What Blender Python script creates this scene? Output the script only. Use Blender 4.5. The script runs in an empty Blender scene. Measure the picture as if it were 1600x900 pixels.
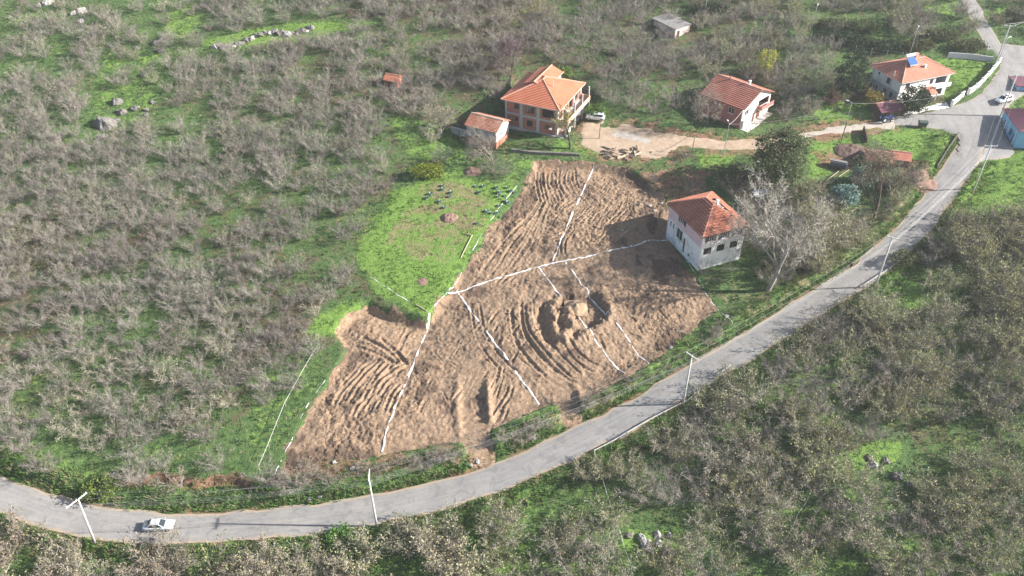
import bpy, math, random
import numpy as np
from mathutils import Vector, Matrix
R = math.radians
sc = bpy.context.scene
COL = sc.collection
rnd = random.Random(7)

# ------------------------------------------------------------------ camera, light, exposure
FPX, CZ = 1300.0, 105.0
PIT = math.atan(1300 / 1620)
cp, sp = math.cos(PIT), math.sin(PIT)
cam = bpy.data.cameras.new('camera')
cam.sensor_width = 36.0
cam.lens = FPX / 1600 * 36
cam.clip_start, cam.clip_end = 1.0, 3000
cam_o = bpy.data.objects.new('camera', cam)
cam_o.location = (0, 0, CZ)
cam_o.rotation_euler = (math.pi / 2 - PIT, 0, 0)
COL.objects.link(cam_o)
sc.camera = cam_o

SUN_EL, SUN_AZ = R(27), R(-2)          # the sun stands to the right, a little in front
sdir = Vector((math.cos(SUN_EL) * math.cos(SUN_AZ), math.cos(SUN_EL) * math.sin(SUN_AZ), math.sin(SUN_EL)))
sun = bpy.data.lights.new('sun', 'SUN')
sun.energy, sun.angle, sun.color = 5.0, R(0.5), (1.0, 0.95, 0.885)
sun_o = bpy.data.objects.new('sun', sun)
sun_o.rotation_euler = sdir.to_track_quat('Z', 'Y').to_euler()
COL.objects.link(sun_o)
w = bpy.data.worlds.new('World')
sc.world = w
w.use_nodes = True
wn = w.node_tree
sky = wn.nodes.new('ShaderNodeTexSky')
sky.sky_type = 'NISHITA'
sky.sun_disc = False
sky.sun_elevation = SUN_EL
sky.sun_rotation = math.pi / 2 - SUN_AZ
sky.air_density, sky.dust_density = 1.0, 1.5
bg = wn.nodes['Background']
bg.inputs['Strength'].default_value = 0.078
wn.links.new(sky.outputs[0], bg.inputs[0])
vs = sc.view_settings
vs.view_transform, vs.look, vs.gamma, vs.use_curve_mapping = 'Standard', 'None', 1.0, False
vs.exposure = 1.38
sc.cycles.max_bounces = 5
sc.cycles.diffuse_bounces = 2
sc.cycles.glossy_bounces = 2
sc.cycles.volume_bounces = 0
HAZE = 0.0002

# ------------------------------------------------------------------ numpy helpers
def hash2(ix, iy, seed):
    n = (ix.astype(np.int64) * 374761393 + iy.astype(np.int64) * 668265263 + seed * 974711) & 0xffffffff
    n = ((n ^ (n >> 13)) * 1274126177) & 0xffffffff
    n = (n ^ (n >> 16)) & 0xffffff
    return n / float(0xffffff)
def vnoise(x, y, seed=0):
    x0, y0 = np.floor(x), np.floor(y)
    fx, fy = x - x0, y - y0
    fx, fy = fx * fx * (3 - 2 * fx), fy * fy * (3 - 2 * fy)
    a, b = hash2(x0, y0, seed), hash2(x0 + 1, y0, seed)
    c, d = hash2(x0, y0 + 1, seed), hash2(x0 + 1, y0 + 1, seed)
    return (a * (1 - fx) + b * fx) * (1 - fy) + (c * (1 - fx) + d * fx) * fy
def fbm(x, y, size, octs=4, seed=0, gain=.5):
    s, a, t, f = 0, 1.0, 0, 1.0 / size
    for o in range(octs):
        s = s + a * vnoise(x * f + 13.7 * o, y * f - 7.3 * o, seed + o)
        t += a; a *= gain; f *= 2.03
    return s / t
def sstep(a, b, x):
    t = np.clip((x - a) / (b - a), 0, 1)
    return t * t * (3 - 2 * t)
def poly_sd(px, py, poly, far=60.0):
    """signed distance to a closed polygon, negative inside"""
    px, py = np.asarray(px, float), np.asarray(py, float)
    shp = px.shape; px, py = px.ravel(), py.ravel()
    P = np.array(poly, float)
    out = np.full(px.shape, float(far))
    m = (px > P[:, 0].min() - far) & (px < P[:, 0].max() + far) & (py > P[:, 1].min() - far) & (py < P[:, 1].max() + far)
    x, y = px[m], py[m]
    d = np.full(x.shape, 1e9); ins = np.zeros(x.shape, bool)
    for i in range(len(P)):
        a, b = P[i], P[(i + 1) % len(P)]
        e = b - a
        t = np.clip(((x - a[0]) * e[0] + (y - a[1]) * e[1]) / (e @ e + 1e-9), 0, 1)
        d = np.minimum(d, (x - a[0] - t * e[0]) ** 2 + (y - a[1] - t * e[1]) ** 2)
        if a[1] != b[1]:
            c = ((a[1] > y) != (b[1] > y)) & (x < (b[0] - a[0]) * (y - a[1]) / (b[1] - a[1]) + a[0])
            ins ^= c
    d = np.sqrt(d)
    out[m] = np.minimum(np.where(ins, -d, d), far)
    return out.reshape(shp)
def line_dist(px, py, pts, far=40.0):
    """distance to a polyline, arc position there, and side (+ left of travel)"""
    px, py = np.asarray(px, float), np.asarray(py, float)
    P = np.array(pts, float)
    best = np.full(px.shape, float(far)); arc = np.zeros(px.shape); side = np.zeros(px.shape)
    m = (px > P[:, 0].min() - far) & (px < P[:, 0].max() + far) & (py > P[:, 1].min() - far) & (py < P[:, 1].max() + far)
    x, y = px[m], py[m]
    b_, a_, s_ = np.full(x.shape, float(far)), np.zeros(x.shape), np.zeros(x.shape)
    L = 0.0
    for i in range(len(P) - 1):
        a, e = P[i], P[i + 1] - P[i]
        l = math.hypot(*e)
        if l < 1e-6: continue
        t = np.clip(((x - a[0]) * e[0] + (y - a[1]) * e[1]) / (l * l), 0, 1)
        d = np.hypot(x - a[0] - t * e[0], y - a[1] - t * e[1])
        k = d < b_
        b_[k] = d[k]; a_[k] = (L + t * l)[k]; s_[k] = np.sign(e[0] * (y - a[1]) - e[1] * (x - a[0]))[k]
        L += l
    best[m], arc[m], side[m] = b_, a_, s_
    return best, arc, side
def catmull(pts, step=1.0):
    P = [np.array(p, float) for p in pts]
    P = [2 * P[0] - P[1]] + P + [2 * P[-1] - P[-2]]
    out = []
    for i in range(1, len(P) - 2):
        n = max(1, int(np.linalg.norm(P[i + 1] - P[i]) / step))
        for k in range(n):
            t = k / n
            out.append(.5 * (2 * P[i] + (P[i + 1] - P[i - 1]) * t + (2 * P[i - 1] - 5 * P[i] + 4 * P[i + 1] - P[i + 2]) * t * t + (3 * P[i] - P[i - 1] - 3 * P[i + 1] + P[i + 2]) * t ** 3))
    out.append(P[-2])
    return np.array(out)

# ------------------------------------------------------------------ the lie of the land
def h_base(x, y):
    yy = np.clip(y, -300, 262)
    z = .2 * (yy - 75) + 18 * (1 - np.exp(-np.clip(y - 262, 0, None) / 90))
    return z
def ray(u, v):
    a, b = (u - 800) / FPX, -(v - 450) / FPX
    return np.array([a, cp + b * sp, -sp + b * cp])
def at_plane(u, v):                     # where a sight line meets the even slope
    d = ray(u, v); t = (CZ + 15.0) / (.2 * d[1] - d[2])
    return (t * d)[:2]
def at_z(u, v, z):
    d = ray(u, v); t = (z - CZ) / d[2]
    return np.array([0, 0, CZ]) + t * d
def proj(x, y, z):
    zz = z - CZ
    zc = y * cp - zz * sp
    return 800 + FPX * x / zc, 450 - FPX * (y * sp + zz * cp) / zc, zc
def G(*uv): return [tuple(at_plane(*p)) for p in uv]

ROAD_PX = [(-140, 700), (-60, 742), (0, 773), (100, 804), (200, 822), (300, 826), (431, 817), (542, 803), (640, 784), (751, 755), (811, 731), (922, 682), (1011, 635), (1093, 584), (1182, 533), (1280, 470),
           (1347, 430), (1391, 391), (1433, 352), (1478, 290), (1511, 239), (1524, 205)]
ROAD = catmull([at_plane(*p) for p in ROAD_PX], 1.0)
ROADZ = h_base(ROAD[:, 0], ROAD[:, 1])
LANE_UP = catmull(G((1556, 78), (1531, 33), (1514, 0), (1500, -30), (1480, -70)), 1.0)
DIRT = G((833, 250), (850, 247), (890, 250), (930, 254), (985, 263), (1015, 285), (1040, 305), (1046, 330), (1052, 372), (1075, 420), (1098, 452), (1122, 484), (1080, 515), (1022, 570), (1000, 583),
         (960, 603), (930, 625), (880, 628), (850, 636), (800, 655), (770, 672), (740, 690), (690, 695), (640, 705), (600, 712), (540, 720), (490, 722), (445, 735), (450, 700), (470, 665), (505, 607), (540, 545),
         (520, 515), (545, 485), (575, 470), (620, 486), (665, 497), (700, 452), (735, 405), (770, 350), (800, 318), (822, 285))
GARDEN = G((560, 400), (568, 430), (590, 455), (622, 478), (664, 491), (700, 448), (735, 392), (770, 342), (806, 292), (790, 284), (740, 280), (690, 276), (650, 276), (618, 300), (590, 340), (570, 370))
TRACK = G((903, 205), (910, 188), (950, 190), (985, 194), (1060, 208), (1130, 217), (1200, 215), (1265, 203), (1330, 193), (1380, 187), (1398, 178), (1404, 205), (1370, 203), (1320, 208), (1265, 217), (1200, 236),
          (1140, 238), (1090, 234), (1060, 230), (1030, 246), (1000, 250), (945, 248), (925, 238), (905, 225))
PLAZA = G((1392, 196), (1396, 182), (1440, 176), (1480, 168), (1505, 160), (1530, 146), (1548, 128), (1562, 108), (1563, 92), (1552, 80), (1541, 66), (1575, 68), (1660, 80), (1680, 130), (1612, 140), (1588, 158),
          (1570, 172), (1566, 200), (1587, 240), (1578, 248), (1550, 250), (1526, 258), (1512, 268), (1498, 255), (1497, 212), (1470, 203), (1440, 199))
LAWN = G((1350, 203), (1380, 198), (1440, 201), (1470, 205), (1493, 212), (1462, 262), (1440, 262), (1400, 236), (1352, 226))
HLAWN = G((1462, 96), (1500, 92), (1548, 95), (1550, 110), (1520, 140), (1480, 156), (1470, 140))
CONC_YARD = G((1388, 186), (1392, 174), (1410, 170), (1440, 166), (1480, 160), (1484, 168), (1440, 177), (1415, 181))
RAMPS = [(catmull(G((738, 570), (738, 610), (740, 650), (745, 690), (752, 712)), 1.0), 1.9), (catmull(G((868, 590), (882, 612), (888, 635), (893, 652)), 1.0), 1.5)]
# house pads: wall corner, direction, width along, depth, floor height
def pad(fx, fy, ang, W, D, z, o=.5):
    e1 = np.array([math.cos(R(ang)), math.sin(R(ang))]); e2 = np.array([-e1[1], e1[0]])
    c = np.array([fx, fy]) + o * (e1 + e2)
    return dict(c=c, ang=ang, W=W - 2 * o, D=D - 2 * o, z=z, e1=e1, e2=e2, o=o)
H_MID = pad(34.58, 123.34, 22.5, 10.2, 12.6, 9.75, .45)
H_BRICK = pad(10.15, 161.22, 65, 15.3, 13.9, 17.35, .7)
H_WHITE = pad(86.34, 171.97, 21.5, 15.4, 10.6, 19.5, .7)
H_PINK = pad(50.07, 163.77, 45, 12.2, 11.3, 17.85, .5)
H_BLUE = pad(107.46, 158.17, -7, 11.5, 10.6, 16.55, .3)
H_SHED = pad(-10.2 + 6.9, 161.12 - 3.6, 62.4, 6.4, 7.8, 16.5, .3)
PADS = [H_MID, H_BRICK, H_WHITE, H_PINK, H_BLUE, H_SHED]
def rect_sd(x, y, p):
    dx, dy = x - p['c'][0], y - p['c'][1]
    u = dx * p['e1'][0] + dy * p['e1'][1] - p['W'] / 2
    v = dx * p['e2'][0] + dy * p['e2'][1] - p['D'] / 2
    qx, qy = np.abs(u) - p['W'] / 2, np.abs(v) - p['D'] / 2
    return np.hypot(np.maximum(qx, 0), np.maximum(qy, 0)) + np.minimum(np.maximum(qx, qy), 0)

X0, X1, Y0, Y1, DG = -165., 165., 40., 250., .5
gx, gy = np.arange(X0, X1 + .01, DG), np.arange(Y0, Y1 + .01, DG)
MX, MY = np.meshgrid(gx, gy)
HZ = h_base(MX, MY) + (fbm(MX, MY, 14, 3, 5) - .5) * .9
sd_dirt, sd_garden = poly_sd(MX, MY, DIRT), poly_sd(MX, MY, GARDEN)
sd_track, sd_plaza = poly_sd(MX, MY, TRACK), poly_sd(MX, MY, PLAZA)
sd_lawn, sd_hlawn, sd_cy = poly_sd(MX, MY, LAWN), poly_sd(MX, MY, HLAWN), poly_sd(MX, MY, CONC_YARD)
# the bank where the lower left part of the plot was dug in beneath the garden
bank = np.array(G((545, 480), (575, 468), (620, 486), (665, 497), (672, 520)))
bd, _, _ = line_dist(MX, MY, bank)
dig = np.where((sd_dirt < .2), 2.3 * np.exp(-np.clip(bd - .3, 0, None) / 9) * sstep(0.25, -1.0, sd_dirt), 0)
HZ -= dig
HZ += .35 * sstep(2, -2, sd_garden)
# upper edge of the plot is a cut step under the yard
topcut = np.array(G((830, 252), (890, 252), (930, 256), (985, 265), (1010, 280)))
td, _, _ = line_dist(MX, MY, topcut)
HZ -= np.where(sd_dirt < 0, 1.5 * np.exp(-td / 6) * sstep(0, -1.4, sd_dirt), 0)
for p in PADS:
    d = rect_sd(MX, MY, p)
    k = sstep(5.5, .8, d)
    HZ = HZ * (1 - k) + p['z'] * k
for sd in (sd_track, sd_plaza):
    k = sstep(1.5, -1, sd)
    HZ = HZ * (1 - k) + (h_base(MX, MY)) * k
rd, ra, rs = line_dist(MX, MY, ROAD, 30)
ri = np.clip(ra.astype(int), 0, len(ROADZ) - 1)
arcs = np.concatenate([[0], np.cumsum(np.hypot(*np.diff(ROAD, axis=0).T))])
rz_here = np.interp(ra, arcs, ROADZ)
up = np.where(rd < 29.9, rs > 0, proj(MX, MY, HZ)[1] < 790 - (proj(MX, MY, HZ)[0] - 600) * .53)
bank_up = .9 * sstep(3.0, 4.6, rd) * sstep(9, 5, rd) * (sd_plaza > 2)
ERO = np.array(G((203, 753), (240, 746), (280, 749), (308, 760), (335, 749), (368, 750), (388, 760)))
ed, ea, es = line_dist(MX, MY, ERO, 10)
HZ -= np.where(es < 0, 1.1, .25) * np.exp(-(ed / np.where(es < 0, 1.5, .35)) ** 2)
HZ += np.where(up, bank_up * (.5 + fbm(MX, MY, 5, 2, 8)), -.7 * sstep(3.2, 5, rd) * sstep(10, 5, rd) * (sd_plaza > 2))
k = sstep(5.0, 2.95, rd)
HZ = HZ * (1 - k) + (rz_here - .03) * k
ld, la, _ = line_dist(MX, MY, LANE_UP, 20)
k = sstep(4, 2, ld); HZ = HZ * (1 - k) + (h_base(MX, MY) - .03) * k
k = sstep(.3, -.7, sd_plaza); HZ = HZ * (1 - k) + (h_base(MX, MY) - .04) * k
for cl, hw in RAMPS:
    d, a, s = line_dist(MX, MY, cl, 12)
    zs = np.interp(a, [0, np.hypot(*np.diff(cl, axis=0).T).sum()], [h_base(*cl[0]) - .2, h_base(*cl[-1]) - .1])
    k = sstep(hw + .8, hw, d)
    HZ = HZ * (1 - k) + np.minimum(HZ, zs) * k
def H(x, y):
    x, y = np.asarray(x, float), np.asarray(y, float)
    fx, fy = np.clip((x - X0) / DG, 0, len(gx) - 1.001), np.clip((y - Y0) / DG, 0, len(gy) - 1.001)
    ix, iy = fx.astype(int), fy.astype(int)
    tx, ty = fx - ix, fy - iy
    z = (HZ[iy, ix] * (1 - tx) + HZ[iy, ix + 1] * tx) * (1 - ty) + (HZ[iy + 1, ix] * (1 - tx) + HZ[iy + 1, ix + 1] * tx) * ty
    out = (x < X0) | (x > X1) | (y < Y0) | (y > Y1)
    return np.where(out, h_base(x, y), z)
def look(grid, x, y):
    ix = np.clip(((np.asarray(x) - X0) / DG).round().astype(int), 0, len(gx) - 1)
    iy = np.clip(((np.asarray(y) - Y0) / DG).round().astype(int), 0, len(gy) - 1)
    return grid[iy, ix]
def P(u, v, dz=0.0):
    z = float(h_base(0, 110))
    x = y = 0.
    for i in range(40):
        q = at_z(u, v, z)
        z += .6 * (float(H(q[0], q[1])) - z)
    return Vector((q[0], q[1], float(H(q[0], q[1])) + dz))

# ------------------------------------------------------------------ materials
def new_mat(name):
    m = bpy.data.materials.new(name); m.use_nodes = True
    nt = m.node_tree; b = nt.nodes['Principled BSDF']
    return m, nt, b
def N(nt, t, **kw):
    n = nt.nodes.new(t)
    for k, v in kw.items(): setattr(n, k, v)
    return n
def mixc(nt, fac, a, b, blend='MIX'):
    n = N(nt, 'ShaderNodeMix', data_type='RGBA', blend_type=blend)
    for s, v in ((0, fac), (6, a), (7, b)):
        if isinstance(v, (int, float)): n.inputs[s].default_value = v
        elif isinstance(v, tuple): n.inputs[s].default_value = (*v, 1)
        else: nt.links.new(v, n.inputs[s])
    return n.outputs[2]
def ramp(nt, fac, stops):
    r = N(nt, 'ShaderNodeValToRGB')
    el = r.color_ramp.elements
    while len(el) < len(stops): el.new(.5)
    for e, (p, c) in zip(el, stops):
        e.position = p; e.color = (*c, 1) if len(c) == 3 else c
    nt.links.new(fac, r.inputs[0])
    return r.outputs[0]
def noise(nt, scale, detail=4, rough=.6, vec=None, dist=0.0):
    n = N(nt, 'ShaderNodeTexNoise')
    n.inputs['Scale'].default_value = scale; n.inputs['Detail'].default_value = detail
    n.inputs['Roughness'].default_value = rough; n.inputs['Distortion'].default_value = dist
    if vec is not None: nt.links.new(vec, n.inputs['Vector'])
    return n.outputs[0]
def objpos(nt): return N(nt, 'ShaderNodeTexCoord').outputs['Object']
def worldpos(nt): return N(nt, 'ShaderNodeNewGeometry').outputs['Position']
def math_(nt, op, a, b=0.0, clamp=False):
    n = N(nt, 'ShaderNodeMath', operation=op, use_clamp=clamp)
    for i, v in enumerate((a, b)):
        if isinstance(v, (int, float)): n.inputs[i].default_value = v
        else: nt.links.new(v, n.inputs[i])
    return n.outputs[0]
def bump(nt, b, h, strength, dist=.1):
    n = N(nt, 'ShaderNodeBump'); n.inputs['Strength'].default_value = strength; n.inputs['Distance'].default_value = dist
    nt.links.new(h, n.inputs['Height']); nt.links.new(n.outputs[0], b.inputs['Normal'])
_mc = {}
def M(name, col=(.5, .5, .5), rough=.8, var=.25, scale=2.0, metal=0.0, bmp=0.0, stain=None, rndtint=0.0):
    """plain weathered surface: a base colour broken by two noises"""
    if name in _mc: return _mc[name]
    m, nt, b = new_mat(name)
    pos = objpos(nt)
    n1, n2 = noise(nt, scale, 5, .65, pos), noise(nt, scale * 7, 3, .6, pos)
    f = math_(nt, 'ADD', math_(nt, 'MULTIPLY', n1, .65), math_(nt, 'MULTIPLY', n2, .35))
    lo = tuple(c * (1 - var) for c in col); hi = tuple(min(.92, c * (1 + var)) for c in col)
    c = ramp(nt, f, [(.3, lo), (.7, hi)])
    if stain:
        n3 = noise(nt, scale * .6, 6, .7, pos, .6)
        c = mixc(nt, math_(nt, 'MULTIPLY', ramp(nt, n3, [(.5, (0, 0, 0)), (.68, (1, 1, 1))]), .8), c, stain)
    if rndtint:
        oi = N(nt, 'ShaderNodeObjectInfo').outputs['Random']
        hsv = N(nt, 'ShaderNodeHueSaturation')
        nt.links.new(c, hsv.inputs['Color'])
        nt.links.new(math_(nt, 'ADD', math_(nt, 'MULTIPLY', oi, rndtint * 2), 1 - rndtint), hsv.inputs['Value'])
        nt.links.new(math_(nt, 'ADD', math_(nt, 'MULTIPLY', oi, .04), .48), hsv.inputs['Hue'])
        c = hsv.outputs[0]
    nt.links.new(c, b.inputs['Base Color'])
    b.inputs['Roughness'].default_value = rough; b.inputs['Metallic'].default_value = metal
    if rough > .6: b.inputs['Specular IOR Level'].default_value = .25
    if bmp: bump(nt, b, n2, bmp, .05)
    _mc[name] = m
    return m

def ground_mat():
    m, nt, b = new_mat('meadow_ground')
    pos = worldpos(nt)
    att = N(nt, 'ShaderNodeAttribute', attribute_name='mask'); sep = N(nt, 'ShaderNodeSeparateColor')
    nt.links.new(att.outputs['Color'], sep.inputs[0])
    n0, n1, n2, n3 = noise(nt, .07, 3, .6, pos), noise(nt, .33, 4, .65, pos), noise(nt, 1.3, 5, .7, pos), noise(nt, 4.5, 4, .7, pos)
    f = math_(nt, 'ADD', math_(nt, 'MULTIPLY', n2, .55), math_(nt, 'MULTIPLY', n3, .45))
    grass = ramp(nt, f, [(.33, (.026, .056, .022)), (.46, (.062, .112, .038)), (.57, (.110, .172, .058)), (.72, (.185, .215, .095))])
    lushc = ramp(nt, f, [(.3, (.05, .10, .022)), (.45, (.115, .205, .042)), (.58, (.18, .285, .065)), (.72, (.26, .32, .115))])
    litter = ramp(nt, f, [(.33, (.045, .040, .022)), (.5, (.105, .085, .052)), (.62, (.17, .14, .088)), (.76, (.26, .22, .16))])
    soil = ramp(nt, f, [(.32, (.11, .062, .038)), (.5, (.23, .135, .085)), (.7, (.36, .24, .16))])
    straw = ramp(nt, f, [(.35, (.12, .10, .05)), (.55, (.24, .20, .11)), (.75, (.36, .31, .2))])
    wob = math_(nt, 'ADD', math_(nt, 'MULTIPLY', math_(nt, 'SUBTRACT', n1, .5), 1.5), math_(nt, 'MULTIPLY', math_(nt, 'SUBTRACT', n2, .5), 1.3))
    def thr(mask, k=1.0):
        s = math_(nt, 'ADD', mask, math_(nt, 'MULTIPLY', wob, k))
        return ramp(nt, s, [(.38, (0, 0, 0)), (.62, (1, 1, 1))])
    c = mixc(nt, thr(sep.outputs[0]), grass, litter)
    c = mixc(nt, thr(sep.outputs[1], .9), c, lushc)
    c = mixc(nt, thr(att.outputs['Alpha'], .9), c, straw)
    c = mixc(nt, thr(sep.outputs[2], .8), c, soil)
    nt.links.new(c, b.inputs['Base Color'])
    b.inputs['Roughness'].default_value = .95; b.inputs['Specular IOR Level'].default_value = .1
    bump(nt, b, f, .9, .5)
    return m
def dirt_mat():
    m, nt, b = new_mat('dug_soil')
    pos = worldpos(nt)
    att = N(nt, 'ShaderNodeAttribute', attribute_name='tone'); sep = N(nt, 'ShaderNodeSeparateColor')
    nt.links.new(att.outputs['Color'], sep.inputs[0])
    n1, n2, n3 = noise(nt, .22, 4, .6, pos), noise(nt, 1.6, 5, .7, pos), noise(nt, 7, 3, .7, pos)
    f = math_(nt, 'ADD', math_(nt, 'MULTIPLY', n2, .6), math_(nt, 'MULTIPLY', n3, .4))
    tan = ramp(nt, f, [(.3, (.10, .065, .042)), (.43, (.215, .145, .095)), (.56, (.315, .225, .152)), (.74, (.46, .355, .262))])
    red = ramp(nt, f, [(.3, (.13, .062, .032)), (.5, (.29, .15, .08)), (.75, (.41, .25, .15))])
    dark = ramp(nt, f, [(.3, (.05, .036, .028)), (.55, (.115, .08, .06)), (.8, (.2, .15, .12))])
    c = mixc(nt, ramp(nt, math_(nt, 'ADD', n1, math_(nt, 'SUBTRACT', sep.outputs[0], .5)), [(.42, (0, 0, 0)), (.66, (1, 1, 1))]), tan, red)
    c = mixc(nt, ramp(nt, math_(nt, 'ADD', math_(nt, 'ADD', math_(nt, 'MULTIPLY', n2, .55), math_(nt, 'MULTIPLY', n1, .5)), math_(nt, 'SUBTRACT', sep.outputs[1], .5)), [(.50, (0, 0, 0)), (.74, (.92, .92, .92))]), c, dark)
    nt.links.new(c, b.inputs['Base Color'])
    b.inputs['Roughness'].default_value = .95; b.inputs['Specular IOR Level'].default_value = .1
    bump(nt, b, f, .8, .25)
    return m
def asphalt_mat():
    m, nt, b = new_mat('worn_asphalt')
    pos = worldpos(nt)
    att = N(nt, 'ShaderNodeAttribute', attribute_name='edge')
    uv = N(nt, 'ShaderNodeAttribute', attribute_name='lane')      # x across, y along
    n1, n2, n3 = noise(nt, .25, 4, .6, pos), noise(nt, 2.2, 5, .7, pos), noise(nt, 14, 3, .6, pos)
    mp = N(nt, 'ShaderNodeMapping'); mp.inputs['Scale'].default_value = (2.2, .12, 1)
    nt.links.new(uv.outputs['Vector'], mp.inputs['Vector'])
    st = noise(nt, 1.0, 4, .6, mp.outputs[0])
    f = math_(nt, 'ADD', math_(nt, 'ADD', math_(nt, 'MULTIPLY', n1, .35), math_(nt, 'MULTIPLY', st, .4)), math_(nt, 'MULTIPLY', n2, .25))
    c = ramp(nt, f, [(.35, (.185, .18, .175)), (.5, (.25, .24, .23)), (.65, (.32, .305, .285))])
    c = mixc(nt, math_(nt, 'MULTIPLY', ramp(nt, n3, [(.55, (0, 0, 0)), (.75, (1, 1, 1))]), .3), c, (.12, .115, .11))
    pt = noise(nt, .55, 2, .4, pos, 1.2)
    c = mixc(nt, math_(nt, 'MULTIPLY', ramp(nt, pt, [(.60, (0, 0, 0)), (.63, (1, 1, 1))]), .35), c, (.14, .135, .13))
    c = mixc(nt, math_(nt, 'MULTIPLY', ramp(nt, noise(nt, .9, 5, .7, pos, .5), [(.52, (0, 0, 0)), (.72, (1, 1, 1))]), .45), c, (.36, .30, .235))
    vo = N(nt, 'ShaderNodeTexVoronoi', feature='DISTANCE_TO_EDGE'); vo.inputs['Scale'].default_value = .5; nt.links.new(pos, vo.inputs['Vector'])
    c = mixc(nt, math_(nt, 'MULTIPLY', ramp(nt, vo.outputs['Distance'], [(.004, (1, 1, 1)), (.02, (0, 0, 0))]), math_(nt, 'MULTIPLY', n1, .3)), c, (.10, .095, .09))
    e = math_(nt, 'ADD', att.outputs['Fac'], math_(nt, 'ADD', math_(nt, 'MULTIPLY', math_(nt, 'SUBTRACT', n2, .5), .9), math_(nt, 'MULTIPLY', math_(nt, 'SUBTRACT', n1, .5), .8)))
    c = mixc(nt, ramp(nt, e, [(.42, (0, 0, 0)), (.75, (1, 1, 1))]), c, mixc(nt, n3, (.30, .23, .165), (.40, .33, .25)))
    nt.links.new(c, b.inputs['Base Color'])
    b.inputs['Roughness'].default_value = .85
    bump(nt, b, n3, .25, .03)
    return m
def track_mat():
    m, nt, b = new_mat('dirt_track_gravel')
    pos = worldpos(nt)
    att = N(nt, 'ShaderNodeAttribute', attribute_name='edge')
    n1, n2, n3 = noise(nt, .15, 4, .6, pos), noise(nt, .9, 5, .7, pos), noise(nt, 6, 3, .6, pos)
    f = math_(nt, 'ADD', math_(nt, 'MULTIPLY', n2, .6), math_(nt, 'MULTIPLY', n3, .4))
    c1 = ramp(nt, f, [(.3, (.25, .17, .11)), (.5, (.37, .275, .19)), (.7, (.48, .39, .3))])
    c2 = ramp(nt, f, [(.3, (.30, .27, .23)), (.6, (.44, .41, .36))])
    c = mixc(nt, att.outputs['Fac'], c1, c2)
    nt.links.new(c, b.inputs['Base Color']); b.inputs['Roughness'].default_value = .95
    bump(nt, b, f, .5, .12)
    return m
def roof_mat(name, c0, c1, c2, s=2.5):
    m, nt, b = new_mat(name)
    pos = objpos(nt)
    n1, n2 = noise(nt, .5, 4, .6, pos), noise(nt, s * 2, 3, .7, pos)
    f = math_(nt, 'ADD', math_(nt, 'MULTIPLY', n1, .5), math_(nt, 'MULTIPLY', n2, .5))
    nt.links.new(ramp(nt, f, [(.32, c0), (.5, c1), (.68, c2)]), b.inputs['Base Color'])
    b.inputs['Roughness'].default_value = .75
    bump(nt, b, n2, .3, .05)
    return m
def brick_mat():
    m, nt, b = new_mat('red_hollow_brick')
    tc = N(nt, 'ShaderNodeTexCoord'); sx = N(nt, 'ShaderNodeSeparateXYZ'); nt.links.new(tc.outputs['Object'], sx.inputs[0])
    cb = N(nt, 'ShaderNodeCombineXYZ')
    nt.links.new(math_(nt, 'ADD', sx.outputs[0], sx.outputs[1]), cb.inputs[0]); nt.links.new(sx.outputs[2], cb.inputs[1])
    br = N(nt, 'ShaderNodeTexBrick'); nt.links.new(cb.outputs[0], br.inputs['Vector'])
    br.inputs['Scale'].default_value = 1.0; br.inputs['Brick Width'].default_value = .42; br.inputs['Row Height'].default_value = .23; br.inputs['Mortar Size'].default_value = .012
    br.inputs['Color1'].default_value = (.34, .12, .07, 1); br.inputs['Color2'].default_value = (.45, .19, .115, 1); br.inputs['Mortar'].default_value = (.32, .24, .2, 1)
    c = mixc(nt, math_(nt, 'MULTIPLY', noise(nt, 1.2, 4, .6, tc.outputs['Object']), .4), br.outputs[0], (.28, .11, .07))
    nt.links.new(c, b.inputs['Base Color']); b.inputs['Roughness'].default_value = .9
    bump(nt, b, br.outputs['Fac'], -.3, .02)
    return m
def bark_mat(name, lo, hi, tint=.25): 
    m, nt, b = new_mat(name)
    pos = objpos(nt)
    n1 = noise(nt, 1.2, 3, .6, pos)
    c = ramp(nt, n1, [(.35, lo), (.65, hi)])
    oi = N(nt, 'ShaderNodeObjectInfo').outputs['Random']
    hsv = N(nt, 'ShaderNodeHueSaturation'); nt.links.new(c, hsv.inputs['Color'])
    nt.links.new(math_(nt, 'ADD', math_(nt, 'MULTIPLY', oi, tint * 2), 1 - tint), hsv.inputs['Value'])
    nt.links.new(math_(nt, 'ADD', math_(nt, 'MULTIPLY', oi, .03), .485), hsv.inputs['Hue'])
    nt.links.new(hsv.outputs[0], b.inputs['Base Color'])
    b.inputs['Roughness'].default_value = .9; b.inputs['Specular IOR Level'].default_value = .15
    return m
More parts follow.
